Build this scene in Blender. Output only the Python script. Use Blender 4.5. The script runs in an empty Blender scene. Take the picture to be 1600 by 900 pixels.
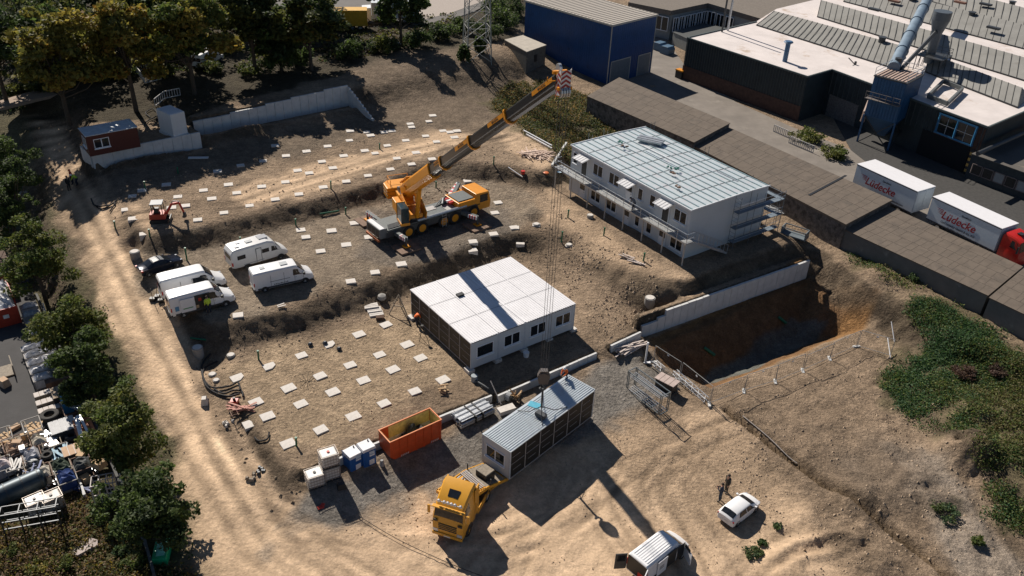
import bpy, math, random
import numpy as np
R = math.radians
rnd = random.Random(7)
S = bpy.context.scene
COL = S.collection
# ------------------------------------------------------------------ camera
F, PITCH, ROLL, CH = 1330.0, 0.5549, 0.04296, 46.93
_f = np.array([0, math.cos(PITCH), -math.sin(PITCH)]); _r0 = np.array([1.0, 0, 0]); _u0 = np.cross(_r0, _f)
_r = math.cos(ROLL)*_r0 + math.sin(ROLL)*_u0; _u = -math.sin(ROLL)*_r0 + math.cos(ROLL)*_u0
cam = bpy.data.objects.new('camera', bpy.data.cameras.new('camera')); COL.objects.link(cam)
cam.data.sensor_width = 36; cam.data.lens = 36*F/1600; cam.data.clip_start = 1; cam.data.clip_end = 3000
from mathutils import Matrix, Vector
cam.matrix_world = Matrix(((_r[0], _u[0], -_f[0], 0), (_r[1], _u[1], -_f[1], 0), (_r[2], _u[2], -_f[2], CH), (0, 0, 0, 1)))
S.camera = cam
def at(px, py, z=0.0):
    d = F*_f + (px-800)*_r - (py-450)*_u
    return np.array([0, 0, CH]) + (z-CH)/d[2]*d
def pix(p):
    d = np.array(p, float)-np.array([0, 0, CH]); w = d@_f
    return 800+F*(d@_r)/w, 450-F*(d@_u)/w
def hgt(base, py):                      # how high above base the point is that sits at picture row py
    lo, hi = 0.0, 60.0
    for _ in range(40):
        m = (lo+hi)/2
        if pix((base[0], base[1], base[2]+m))[1] > py: lo = m
        else: hi = m
    return lo
# ------------------------------------------------------------------ light
W = bpy.data.worlds.new('World'); S.world = W; W.use_nodes = True
nt = W.node_tree; sky = nt.nodes.new('ShaderNodeTexSky'); sky.sky_type = 'NISHITA'; sky.sun_disc = False
SUN_AZ, SUN_EL = R(-33.4), R(39.5)      # azimuth measured from +Y towards +X
sky.sun_elevation = SUN_EL; sky.sun_rotation = SUN_AZ; sky.air_density = .75; sky.dust_density = .2; sky.ozone_density = 2.0
bg = nt.nodes['Background']; bg.inputs[1].default_value = 0.05
nt.links.new(sky.outputs[0], bg.inputs[0])
sl = bpy.data.lights.new('sun', 'SUN'); sl.energy = 5.0; sl.angle = R(0.5); sl.color = (1, .92, .82)
so = bpy.data.objects.new('sun', sl); COL.objects.link(so)
sd = Vector((math.sin(SUN_AZ)*math.cos(SUN_EL), math.cos(SUN_AZ)*math.cos(SUN_EL), math.sin(SUN_EL)))
so.rotation_euler = sd.to_track_quat('Z', 'Y').to_euler(); so.location = (0, 0, 80)
S.view_settings.view_transform = 'Standard'; S.view_settings.look = 'None'; S.view_settings.exposure = 0.28; S.view_settings.gamma = 1
S.render.engine = 'CYCLES'; S.cycles.max_bounces = 5; S.cycles.diffuse_bounces = 2; S.cycles.use_denoising = True
# ------------------------------------------------------------------ materials
MATS = {}
def M(name, col, rough=.75, metal=0.0, var=.14, sc=2.5, bump=0.0, bsc=20, col2=None, thr=.55, dirt=0.0):
    if name in MATS: return MATS[name]
    m = bpy.data.materials.new(name); m.use_nodes = True; MATS[name] = m
    n = m.node_tree; L = n.links; b = n.nodes['Principled BSDF']
    b.inputs['Roughness'].default_value = rough; b.inputs['Metallic'].default_value = metal
    tc = n.nodes.new('ShaderNodeTexCoord')
    no = n.nodes.new('ShaderNodeTexNoise'); no.inputs['Scale'].default_value = sc; no.inputs['Detail'].default_value = 6; no.inputs['Roughness'].default_value = .65
    L.new(tc.outputs['Object'], no.inputs['Vector'])
    ra = n.nodes.new('ShaderNodeValToRGB')
    lo = [max(0, c*(1-var)) for c in col[:3]]; hi = [min(1, c*(1+var)) for c in col[:3]]
    e = ra.color_ramp.elements; e[0].position = .3; e[0].color = (*lo, 1); e[1].position = .7; e[1].color = (*hi, 1)
    L.new(no.outputs[0], ra.inputs[0]); out = ra.outputs[0]
    if col2 is not None:
        n2 = n.nodes.new('ShaderNodeTexNoise'); n2.inputs['Scale'].default_value = sc*.6; n2.inputs['Detail'].default_value = 8; n2.inputs['Roughness'].default_value = .7
        L.new(tc.outputs['Object'], n2.inputs['Vector'])
        r2 = n.nodes.new('ShaderNodeValToRGB'); r2.color_ramp.elements[0].position = thr; r2.color_ramp.elements[1].position = thr+.12
        L.new(n2.outputs[0], r2.inputs[0])
        mx = n.nodes.new('ShaderNodeMix'); mx.data_type = 'RGBA'; L.new(r2.outputs[0], mx.inputs[0]); L.new(out, mx.inputs[6]); mx.inputs[7].default_value = (*col2, 1)
        out = mx.outputs[2]
    L.new(out, b.inputs['Base Color'])
    if bump:
        nb = n.nodes.new('ShaderNodeTexNoise'); nb.inputs['Scale'].default_value = bsc; nb.inputs['Detail'].default_value = 4
        L.new(tc.outputs['Object'], nb.inputs['Vector'])
        bp_ = n.nodes.new('ShaderNodeBump'); bp_.inputs['Strength'].default_value = bump; bp_.inputs['Distance'].default_value = .05
        L.new(nb.outputs[0], bp_.inputs['Height']); L.new(bp_.outputs[0], b.inputs['Normal'])
    return m
def attr_mat(name, rough=.9, fine=6.0, amt=.5, bump=.6, bsc=5.0, trans=0.0):
    m = bpy.data.materials.new(name); m.use_nodes = True; MATS[name] = m
    n = m.node_tree; L = n.links; b = n.nodes['Principled BSDF']; b.inputs['Roughness'].default_value = rough
    try: b.inputs['Specular IOR Level'].default_value = .15
    except Exception: pass
    at_ = n.nodes.new('ShaderNodeAttribute'); at_.attribute_name = 'Col'
    tc = n.nodes.new('ShaderNodeTexCoord'); out = at_.outputs[0]
    if amt:
        no = n.nodes.new('ShaderNodeTexNoise'); no.inputs['Scale'].default_value = fine; no.inputs['Detail'].default_value = 7; no.inputs['Roughness'].default_value = .75
        L.new(tc.outputs['Object'], no.inputs['Vector'])
        mr = n.nodes.new('ShaderNodeMapRange'); mr.inputs[1].default_value = .3; mr.inputs[2].default_value = .7; mr.inputs[3].default_value = 1-amt; mr.inputs[4].default_value = 1+amt
        L.new(no.outputs[0], mr.inputs[0])
        mu = n.nodes.new('ShaderNodeVectorMath'); mu.operation = 'SCALE'; L.new(out, mu.inputs[0]); L.new(mr.outputs[0], mu.inputs['Scale']); out = mu.outputs[0]
    L.new(out, b.inputs['Base Color'])
    if bump:
        nb = n.nodes.new('ShaderNodeTexNoise'); nb.inputs['Scale'].default_value = bsc; nb.inputs['Detail'].default_value = 7; nb.inputs['Roughness'].default_value = .7
        L.new(tc.outputs['Object'], nb.inputs['Vector'])
        bb = n.nodes.new('ShaderNodeBump'); bb.inputs['Strength'].default_value = bump; bb.inputs['Distance'].default_value = .12
        L.new(nb.outputs[0], bb.inputs['Height']); L.new(bb.outputs[0], b.inputs['Normal'])
    return m
# ------------------------------------------------------------------ mesh helpers
V3 = lambda *a: np.array(a, float)
class MB:
    def __init__(s): s.v = []; s.f = []; s.m = []
    def add(s, vs, fs, mi=0):
        o = len(s.v); s.v += [tuple(map(float, p)) for p in vs]
        for f in fs: s.f.append([o+i for i in f]); s.m.append(mi)
        return s
    def box(s, x0, y0, z0, x1, y1, z1, mi=0):
        x0, x1 = min(x0, x1), max(x0, x1); y0, y1 = min(y0, y1), max(y0, y1); z0, z1 = min(z0, z1), max(z0, z1)
        return s.add([(x0,y0,z0),(x1,y0,z0),(x1,y1,z0),(x0,y1,z0),(x0,y0,z1),(x1,y0,z1),(x1,y1,z1),(x0,y1,z1)],
              [(3,2,1,0),(4,5,6,7),(0,1,5,4),(1,2,6,5),(2,3,7,6),(3,0,4,7)], mi)
    def rbox(s, cx, cy, z0, lx, ly, h, rz=0, mi=0, tx=1.0, ty=1.0):   # rotated box, top scaled by tx, ty
        c, q = math.cos(rz), math.sin(rz); vs = []
        for z, ax, ay in ((z0, 1, 1), (z0+h, tx, ty)):
            for dx, dy in ((-1,-1),(1,-1),(1,1),(-1,1)):
                a, b = dx*lx/2*ax, dy*ly/2*ay; vs.append((cx+a*c-b*q, cy+a*q+b*c, z))
        return s.add(vs, [(3,2,1,0),(4,5,6,7),(0,1,5,4),(1,2,6,5),(2,3,7,6),(3,0,4,7)], mi)
    def prism(s, poly, z0, z1, mi=0, mt=None, axis='z'):
        n = len(poly)
        def P(a, b, h): return (a, b, h) if axis == 'z' else ((a, h, b) if axis == 'y' else (h, a, b))
        vs = [P(a, b, z0) for a, b in poly]+[P(a, b, z1) for a, b in poly]
        s.add(vs, [list(range(n))[::-1]], mi); k = len(s.v)-2*n
        s.f.append([k+n+i for i in range(n)]); s.m.append(mi if mt is None else mt)
        for i in range(n): s.f.append([k+i, k+(i+1) % n, k+n+(i+1) % n, k+n+i]); s.m.append(mi)
        return s
    def beam(s, p, q, w, h=None, mi=0, up=(0, 0, 1)):
        h = w if h is None else h; p = V3(*p); q = V3(*q); d = q-p; L = np.linalg.norm(d)
        if L < 1e-6: return s
        d /= L; u = V3(*up)
        if abs(d@u) > .98: u = V3(1, 0, 0)
        a = np.cross(d, u); a /= np.linalg.norm(a); b = np.cross(a, d)
        vs = [e+i*a*w/2+j*b*h/2 for e in (p, q) for i, j in ((-1,-1),(1,-1),(1,1),(-1,1))]
        return s.add(vs, [(0,1,2,3),(7,6,5,4),(0,4,5,1),(1,5,6,2),(2,6,7,3),(3,7,4,0)], mi)
    def tube(s, p, q, r, r2=None, n=8, mi=0, cap=True):
        r2 = r if r2 is None else r2; p = V3(*p); q = V3(*q); d = q-p; L = np.linalg.norm(d)
        if L < 1e-6: return s
        d /= L; u = V3(0, 0, 1) if abs(d[2]) < .95 else V3(1, 0, 0)
        a = np.cross(d, u); a /= np.linalg.norm(a); b = np.cross(a, d); vs = []
        for e, rr in ((p, r), (q, r2)):
            for i in range(n):
                t = 2*math.pi*i/n; vs.append(e+rr*(math.cos(t)*a+math.sin(t)*b))
        fs = [(i, (i+1) % n, n+(i+1) % n, n+i) for i in range(n)]
        if cap: fs += [list(range(n))[::-1], [n+i for i in range(n)]]
        return s.add(vs, fs, mi)
    def path(s, pts, r, n=6, mi=0):
        for a, b in zip(pts[:-1], pts[1:]): s.tube(a, b, r, n=n, mi=mi)
        return s
    def lathe(s, prof, c=(0, 0, 0), n=16, mi=0):       # prof: (radius, z)
        k = len(prof); vs = [(c[0]+r*math.cos(2*math.pi*i/n), c[1]+r*math.sin(2*math.pi*i/n), c[2]+z) for r, z in prof for i in range(n)]
        fs = [(j*n+i, j*n+(i+1) % n, (j+1)*n+(i+1) % n, (j+1)*n+i) for j in range(k-1) for i in range(n)]
        fs += [list(range(n))[::-1], [(k-1)*n+i for i in range(n)]]
        return s.add(vs, fs, mi)
    def quad(s, a, b, c, d, mi=0): return s.add([a, b, c, d], [(0, 1, 2, 3)], mi)
    def build(s, name, mats, parent=None, smooth=False, loc=None, rz=0.0, bevel=0.0, ang=35):
        me = bpy.data.meshes.new(name); me.from_pydata(s.v, [], s.f)
        if not isinstance(mats, (list, tuple)): mats = [mats]
        for m in mats: me.materials.append(m)
        if len(mats) > 1: me.polygons.foreach_set('material_index', s.m)
        if smooth:
            me.polygons.foreach_set('use_smooth', [True]*len(me.polygons)); me.set_sharp_from_angle(angle=R(ang))
        me.update(); o = bpy.data.objects.new(name, me); COL.objects.link(o)
        if parent is not None: o.parent = parent
        if loc is not None: o.location = [float(c) for c in loc]
        if rz: o.rotation_euler = (0, 0, rz)
        if bevel:
            b = o.modifiers.new('b', 'BEVEL'); b.width = bevel; b.segments = 2; b.limit_method = 'ANGLE'; b.angle_limit = R(40)
        return o
USED = {}
def tag(o, label, cat, group=None, kind=None):
    if label: o['label'] = label
    if cat: o['category'] = cat
    if group: o['group'] = group
    if kind: o['kind'] = kind
    return o
def thing(name, label, cat, loc=(0, 0, 0), rz=0.0, group=None):
    o = bpy.data.objects.new(name, None); COL.objects.link(o); o.location = [float(c) for c in loc]; o.rotation_euler = (0, 0, rz)
    o.empty_display_size = .3
    return tag(o, label, cat, group)
def dup(root, loc, rz=0.0, label=None, group=None, scale=None):
    def cp(o, par):
        c = o.copy(); COL.objects.link(c); c.parent = par
        for ch in [x for x in COL.objects if x.parent == o]: cp(ch, c)
        return c
    r = root.copy(); COL.objects.link(r); r.location = [float(c) for c in loc]; r.rotation_euler = (0, 0, rz)
    if label: r['label'] = label
    if group: r['group'] = group
    if scale: r.scale = (scale,)*3
    for ch in [x for x in COL.objects if x.parent == root]: cp(ch, r)
    return r
def text(name, s, size, mat, parent, loc, rot, shear=0.0, ext=.004, ax='CENTER'):
    c = bpy.data.curves.new(name, 'FONT'); c.body = s; c.size = size; c.shear = shear; c.extrude = ext; c.align_x = ax; c.align_y = 'CENTER'; c.offset = size*.012
    c.materials.append(mat); tmp = bpy.data.objects.new(name, c); COL.objects.link(tmp); bpy.context.view_layer.update()
    me = bpy.data.meshes.new_from_object(tmp.evaluated_get(bpy.context.evaluated_depsgraph_get())); bpy.data.objects.remove(tmp)
    o = bpy.data.objects.new(name, me); COL.objects.link(o); o.parent = parent; o.location = loc; o.rotation_euler = rot
    return o
# ------------------------------------------------------------------ noise and polygons
def vnoise(x, y, sc, seed):
    r = np.random.RandomState(seed); T = r.rand(256, 256); X = np.asarray(x)/sc+500.3; Y = np.asarray(y)/sc+500.7
    xi = np.floor(X).astype(int); yi = np.floor(Y).astype(int); fx = X-xi; fy = Y-yi
    fx = fx*fx*(3-2*fx); fy = fy*fy*(3-2*fy)
    g = lambda a, b: T[a % 256, b % 256]
    return (g(xi, yi)*(1-fx)+g(xi+1, yi)*fx)*(1-fy)+(g(xi, yi+1)*(1-fx)+g(xi+1, yi+1)*fx)*fy-.5
def fbm(x, y, sc, seed, o=4, g=.55):
    t = 0; a = 1
    for i in range(o): t = t+a*vnoise(x, y, sc/2**i, seed+i); a *= g
    return t
def segdist(X, Y, a, b):
    dx, dy = b[0]-a[0], b[1]-a[1]; L2 = dx*dx+dy*dy+1e-9
    t = np.clip(((X-a[0])*dx+(Y-a[1])*dy)/L2, 0, 1)
    return np.hypot(X-a[0]-t*dx, Y-a[1]-t*dy), t
def sdist(X, Y, P):                      # signed distance, negative inside
    d = np.full(X.shape, 1e9); ins = np.zeros(X.shape, bool)
    for i in range(len(P)):
        a, b = P[i], P[(i+1) % len(P)]; d = np.minimum(d, segdist(X, Y, a, b)[0])
        c = ((a[1] > Y) != (b[1] > Y)); den = (b[1]-a[1]) or 1e-9
        ins ^= c & (X < (b[0]-a[0])*(Y-a[1])/den+a[0])
    return np.where(ins, -d, d)
def wpoly(z, pts): return [tuple(at(x, y, z)[:2]) for x, y in pts]
def sstep(e0, e1, v): t = np.clip((v-e0)/(e1-e0), 0, 1); return t*t*(3-2*t)
# ------------------------------------------------------------------ the ground
def soil_mat():
    m = attr_mat('soil', .95, 3.0, .22, 0); n = m.node_tree; L = n.links; b = n.nodes['Principled BSDF']; tc = n.nodes.new('ShaderNodeTexCoord'); src = b.inputs['Base Color'].links[0].from_socket
    def noise(sc, det, ro=.7):
        k = n.nodes.new('ShaderNodeTexNoise'); k.inputs['Scale'].default_value = sc; k.inputs['Detail'].default_value = det; k.inputs['Roughness'].default_value = ro; L.new(tc.outputs['Object'], k.inputs['Vector']); return k.outputs[0]
    def ramp(x, a, b_, lo, hi): k = n.nodes.new('ShaderNodeMapRange'); k.inputs[1].default_value = a; k.inputs[2].default_value = b_; k.inputs[3].default_value = lo; k.inputs[4].default_value = hi; L.new(x, k.inputs[0]); return k.outputs[0]
    v = n.nodes.new('ShaderNodeTexVoronoi'); v.inputs['Scale'].default_value = 3.2; L.new(tc.outputs['Object'], v.inputs['Vector'])
    f1 = ramp(noise(7, 8, .8), .38, .62, .68, 1.25); f2 = ramp(v.outputs['Distance'], .05, .35, 1.18, .97); f3 = ramp(noise(1.1, 6, .75), .42, .60, .80, 1.12)
    x = src; at_ = [q for q in n.nodes if q.type == 'ATTRIBUTE'][0]
    for f in (f1, f2, f3):
        g_ = n.nodes.new('ShaderNodeMix'); g_.inputs[2].default_value = 1.0; L.new(at_.outputs['Alpha'], g_.inputs[0]); L.new(f, g_.inputs[3]); f = g_.outputs[0]
        k = n.nodes.new('ShaderNodeVectorMath'); k.operation = 'SCALE'; L.new(x, k.inputs[0]); L.new(f, k.inputs['Scale']); x = k.outputs[0]
    L.new(x, b.inputs['Base Color'])
    h1 = noise(2.2, 9, .75); ad = n.nodes.new('ShaderNodeMath'); ad.operation = 'MULTIPLY_ADD'; L.new(v.outputs['Distance'], ad.inputs[0]); ad.inputs[1].default_value = -.22; L.new(h1, ad.inputs[2])
    bb = n.nodes.new('ShaderNodeBump'); bb.inputs['Strength'].default_value = 1.0; bb.inputs['Distance'].default_value = .34; am = n.nodes.new('ShaderNodeMath'); am.operation = 'MULTIPLY'; L.new(ad.outputs[0], am.inputs[0]); L.new(at_.outputs['Alpha'], am.inputs[1]); L.new(am.outputs[0], bb.inputs['Height']); L.new(bb.outputs[0], b.inputs['Normal']); return m
LV = [  # level, picture polygon
 (-2.0, [(400,800),(520,822),(650,760),(760,745),(940,668),(1090,650),(1200,740),(1420,1000),(380,1000)]),
 (-1.0, [(478,762),(590,712),(700,672),(770,640),(930,572),(960,556),(1000,532),(1012,560),(940,600),(830,650),(700,700),(570,760)]),
 (-0.3, [(335,600),(345,560),(430,535),(600,490),(690,440),(800,395),(895,460),(940,515),(985,515),(930,545),(775,610),(762,618),(478,736),(425,700)]),
 (1.5, [(232,398),(330,380),(420,355),(600,312),(700,268),(800,285),(842,320),(850,345),(780,372),(600,428),(490,455),(400,492),(310,500),(215,432)]),
 (3.2, [(140,320),(180,275),(325,236),(590,195),(600,180),(700,178),(812,210),(880,235),(860,262),(800,262),(700,258),(600,285),(480,320),(350,355),(235,372),(180,350)]),
 (1.5, [(868,296),(890,330),(1000,403),(1075,440),(1100,425),(1180,400),(1235,375),(1230,345),(1100,255),(1000,205),(905,215)]),
 (2.6, [(100,240),(150,260),(150,300),(112,300)]),
 (1.4, [(120,345),(175,345),(205,400),(150,400)]),
 (0.4, [(160,450),(235,450),(275,520),(205,520)]),
 (-0.8, [(215,560),(290,560),(325,630),(250,630)]),
 (-1.6, [(285,690),(365,680),(400,730),(310,760)]),
 (5.0, [(0,190),(60,195),(128,228),(140,240),(297,209),(285,185),(200,150),(0,150)]),
 (5.8, [(0,60),(0,140),(290,160),(318,176),(545,124),(575,112),(700,85),(790,80),(760,60),(400,40)]),
 (5.0, [(0,0),(0,40),(800,40),(840,-10),(800,-100),(0,-100)]),
 (1.5, [(1025,150),(1140,215),(1400,335),(1600,430),(1760,520),(1900,300),(1800,-150),(1020,-80),(850,-30),(960,120)]),
 (2.2, [(835,120),(900,150),(900,185),(830,160)]),
 (1.0, [(1290,375),(1335,400),(1420,445),(1600,545),(1700,600),(1600,580),(1400,465),(1300,400)]),
 (-0.6, [(1440,560),(1600,600),(1700,800),(1600,780),(1440,640)]),
 (-1.7, [(1130,650),(1380,540),(1400,600),(1560,800),(1600,900),(1460,890),(1300,720)]),
 (-1.4, [(-150,430),(15,400),(60,470),(165,700),(120,850),(0,960),(-200,960)]),
 (-1.2, [(-150,200),(30,250),(60,330),(15,380),(-150,400)]),
 (-1.9, [(180,790),(290,860),(330,980),(150,980),(120,880)]),
 (-1.9, [(1012,532),(1236,444),(1256,437),(1280,452),(1262,462),(1236,452),(1012,540)]),
 (-5.0, [(1105,592),(1235,512),(1285,525),(1170,590),(1120,600)]),
 (-2.0, [(1018,560),(1110,612),(1365,513),(1380,530),(1110,632),(1000,572)]),
]
def lines(lo, hi, st, ext, g=1.16):
    c = list(np.arange(lo, hi+1e-6, st)); s = st; a = hi; b = lo; up = []; dn = []
    while a < ext[1]: s = min(s*g, 60); a += s; up.append(a)
    s = st
    while b > ext[0]: s = min(s*g, 60); b -= s; dn.append(b)
    return np.array(dn[::-1]+c+up)
GX = lines(-52, 68, .25, (-1500, 1500)); GY = lines(34, 136, .25, (-300, 2500))
XX, YY = np.meshgrid(GX, GY)
wx = XX+fbm(XX, YY, 5, 11, 3)*1.1; wy = YY+fbm(XX, YY, 5, 21, 3)*1.1
num = np.zeros(XX.shape); den = np.zeros(XX.shape)
for z, pts in LV:
    d = np.maximum(sdist(wx, wy, wpoly(z, pts)), 0)
    w = 1/(d**2.4+.02); num += z*w; den += w
HZ = num/den
far = sstep(30, 200, np.maximum(np.maximum(np.abs(XX)-80, YY-190), 20-YY)); HZ = HZ*(1-far)+1.0*far
def blur(A, n, times=2):
    for _ in range(times):
        for ax in (0, 1):
            c = np.cumsum(np.concatenate([np.repeat(np.take(A, [0], ax), n+1, ax), A, np.repeat(np.take(A, [-1], ax), n, ax)], ax), ax)
            m = A.shape[ax]; A = (np.take(c, np.arange(2*n+1, 2*n+1+m), ax)-np.take(c, np.arange(0, m), ax))/(2*n+1)
    return A
pitm = sstep(-1, 1, sdist(XX, YY, wpoly(-2, [(1005,530),(1236,434),(1300,440),(1375,505),(1112,625),(1005,570)])))
B1 = blur(HZ, 3); B2 = blur(HZ, 14)
roadm = 1-sstep(-.5, 2.5, sdist(XX, YY, wpoly(.5, [(50,205),(105,215),(172,330),(215,410),(262,480),(330,600),(420,760),(330,780),(150,560),(90,380)])))
yardm = 1-sstep(-.5, 2.5, sdist(XX, YY, wpoly(-1.5, [(470,775),(600,735),(780,665),(930,600),(1015,560),(1060,600),(960,670),(760,760),(560,850),(440,850)])))
k_ = np.maximum(roadm, yardm)
HZ = (B1*(1-k_)+B2*k_)*pitm+HZ*(1-pitm)
PIT_RIM = wpoly(-2, [(1020,541),(1110,586),(1125,602),(1112,607),(1030,556)])
def carve(a, b, lo, hi, wlo=1.2, whi=1.2, side=1, off=.24):   # a wall line: ground low on one side, high on the other
    global HZ
    dx, dy = b[0]-a[0], b[1]-a[1]; L = math.hypot(dx, dy); ux, uy = dx/L, dy/L
    t = (XX-a[0])*ux+(YY-a[1])*uy; s = ((XX-a[0])*-uy+(YY-a[1])*ux)*side-off
    e = sstep(-.4, .1, t)*(1-sstep(L-.1, L+.4, t))
    k = np.where(s > 0, 1-sstep(whi*.4, whi, s), 1-sstep(wlo*.4, wlo, -s))*e
    tgt = np.where(s > 0, hi, lo); HZ = HZ*(1-k)+tgt*k
WALLS = []
def wline(p, q, z): return at(*p, z), at(*q, z)
KA = wline((476,750), (768,628), -1.0); carve(*KA, -1.0, -.35)
KB = wline((777,629), (931,561), -1.0); carve(*KB, -1.0, -.35)
KC = wline((953,551), (1000,529), -1.0); carve(*KC, -1.0, -.3)
RW = wline((1000,527), (1258,434), -1.9); carve(*RW, -1.95, .25, wlo=.9, whi=1.6)
PW = wline((147.5,266), (316,231), 3.2); carve(*PW, 3.2, 5.2, whi=2.0)
PWl = (at(147.5,266,3.2), at(126.5,229,5.2)*V3(1,1,0)+V3(0,0,3.2)); carve(PWl[1], PWl[0], 3.6, 5.2, wlo=1.0)
UW = wline((305,214), (545,165), 3.2); carve(*UW, 3.2, 5.7, wlo=3.5, whi=2.5)
UE = wline((545,165), (584,189), 3.2)
# rough soil: heavier on the banks
gy_, gx_ = np.gradient(HZ, GY, GX); slope = np.hypot(gx_, gy_)
near = ((XX > -60) & (XX < 75) & (YY > 30) & (YY < 140)).astype(float)
HARD = np.ones(XX.shape)
ASPH = [(1.5, [(1000,140),(1020,120),(1140,215),(1400,335),(1600,430),(1760,520),(1900,300),(1800,-150),(1020,-80)]), (-1.4, [(-150,430),(15,400),(60,470),(165,700),(60,720),(-100,760)]), (5.0, [(0,0),(800,30),(840,-10),(800,-100),(0,-100)])]
for z, p in ASPH: HARD *= sstep(-.5, 1.5, sdist(XX, YY, wpoly(z, p)))
rough = near*HARD
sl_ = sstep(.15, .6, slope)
HZ = HZ+rough*(fbm(XX, YY, 6, 31, 4)*.16+fbm(XX, YY, 1.2, 41, 3)*(.035+.26*sl_))
rid = np.abs(fbm(XX*.8-YY*.6, (XX*.6+YY*.8)*3.0, 3.0, 77, 3)); HZ = HZ-rough*sl_*rid*.25
# trench and wheel ruts
def rut(pts, z, w, d, jit=.1):
    global HZ
    P = [at(x, y, z)[:2] for x, y in pts]
    D = np.full(XX.shape, 1e9)
    for a, b in zip(P[:-1], P[1:]): D = np.minimum(D, segdist(XX+fbm(XX, YY, 1.5, 5, 2)*jit*4, YY, a, b)[0])
    HZ = HZ+d*np.exp(-(D/w)**2); return D
TR = rut([(1133,640),(1210,700),(1290,760),(1370,815),(1450,880),(1500,930)], -1.9, .28, -.7, jit=.03)
rut([(1138,636),(1216,694),(1296,752),(1378,808),(1456,872)], -1.9, .5, .25)
for pts, z in (([(1200,880),(1240,850),(1300,838),(1350,850)], -1.9), ([(1215,900),(1260,872),(1320,862),(1345,875)], -1.9)): rut(pts, z, .3, .3)
for cx, cy, r, h in ((1355,780,2.2,.7),(1440,770,2.0,.8),(1495,715,1.8,1.0),(1360,880,1.3,.8),(1275,805,1.5,.5),(1400,715,1.6,.5),(1330,840,1.2,.5),(1240,890,1.6,.6),(1100,627,1.2,.4),(1520,660,2.5,.5),(1570,740,4.0,.8),(1370,470,2,.6),(1440,500,2,.5)):
    p = at(cx, cy, -1.6); HZ += h*np.exp(-((XX-p[0])**2+(YY-p[1])**2)/r**2)*(1+1.2*fbm(XX, YY, 1.6, 99, 3))
# pit bottom hole edge, manhole hollows
for cx, cy, r, h in ((838,352,1.1,-.7),(889,384,1.0,-.5),(1015,470,1.2,-.5),(322,548,1.6,-1.0),(213,398,1.4,-1.0),(975,545,.9,-.5)):
    p = at(cx, cy, .5); HZ += h*np.exp(-((XX-p[0])**2+(YY-p[1])**2)/r**2)
PITP = wpoly(-2, [(1022,546),(1236,449),(1262,443),(1290,466),(1350,496),(1362,510),(1112,608),(1028,566)])
pd = -sdist(XX+fbm(XX, YY, 2.5, 211, 3)*.35, YY+fbm(XX, YY, 2.5, 221, 3)*.35, PITP)
zin = np.maximum(-5.1+fbm(XX, YY, 2, 231, 3)*.12, -2.0-np.maximum(pd, 0)*.85+fbm(XX, YY, 1.1, 241, 3)*.16)
k = sstep(-.15, .25, pd); HZ = HZ*(1-k)+zin*k
for _a in ((*KA, -1.0, -.32), (*KB, -1.0, -.32), (*KC, -1.0, -.3)): carve(_a[0], _a[1], _a[2], _a[3], wlo=.6, whi=.9)
carve(*RW, -1.95, .3, wlo=.7, whi=1.4); carve(*PW, 3.2, 5.25, wlo=.9, whi=1.5); carve(PWl[1], PWl[0], 3.6, 5.2, wlo=.6, whi=.9); carve(*UW, 3.2, 5.7, wlo=1.5, whi=1.5)
HZ = HZ+near*HARD*fbm(XX, YY, 1.0, 141, 2)*.03
rgt = 1-sstep(-2, 3, sdist(XX, YY, wpoly(-1.5, [(1230,690),(1330,600),(1400,500),(1330,420),(1440,460),(1620,560),(1620,760),(1560,820),(1600,930),(1380,930),(1300,820)])))
HZ = HZ+rgt*(np.abs(fbm(XX, YY, 3.2, 151, 4))*.55+np.abs(fbm(XX, YY, .9, 161, 2))*.16)
def gz(x, y):
    i = int(np.clip(np.searchsorted(GX, x)-1, 0, len(GX)-2)); j = int(np.clip(np.searchsorted(GY, y)-1, 0, len(GY)-2))
    u = (x-GX[i])/(GX[i+1]-GX[i]); v = (y-GY[j])/(GY[j+1]-GY[j])
    return float((HZ[j, i]*(1-u)+HZ[j, i+1]*u)*(1-v)+(HZ[j+1, i]*(1-u)+HZ[j+1, i+1]*u)*v)
def gat(px, py):                         # the ground point seen at a pixel
    d = F*_f + (px-800)*_r - (py-450)*_u; d = d/np.linalg.norm(d); o = V3(0, 0, CH)
    t = (12-CH)/d[2]; st = .5
    while t < 400:
        p = o+d*t
        if p[2] <= gz(p[0], p[1]): break
        t += st
    a, b = t-st, t
    for _ in range(12):
        m = (a+b)/2; p = o+d*m
        if p[2] <= gz(p[0], p[1]): b = m
        else: a = m
    p = o+d*b; return V3(p[0], p[1], gz(p[0], p[1]))
# colours of the soils
C = np.zeros(XX.shape+(3,)); C[:] = (.31, .228, .156)
big = fbm(XX, YY, 9, 51, 4)[..., None]; C *= 1+big*.38
med = fbm(XX, YY, 1.7, 61, 3)[..., None]; C *= 1+med*.3
SM = np.zeros(XX.shape)
def paint(z, pts, col, soft=.8, warp=1.2, k=1.0, seed=3, var=.3):
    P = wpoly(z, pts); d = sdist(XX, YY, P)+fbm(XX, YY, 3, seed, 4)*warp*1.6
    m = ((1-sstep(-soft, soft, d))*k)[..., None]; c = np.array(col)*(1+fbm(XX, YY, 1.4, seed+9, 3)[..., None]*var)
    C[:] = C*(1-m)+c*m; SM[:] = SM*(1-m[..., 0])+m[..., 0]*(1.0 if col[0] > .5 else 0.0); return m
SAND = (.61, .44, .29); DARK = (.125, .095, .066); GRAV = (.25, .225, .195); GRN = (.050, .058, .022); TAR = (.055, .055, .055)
paint(5.5, [(-300,-200),(-300,190),(290,185),(330,170),(545,118),(800,60),(860,0),(860,-200)], (.070,.058,.038), seed=5)  # dark ground under the trees, their shade deepened in the colour
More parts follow.
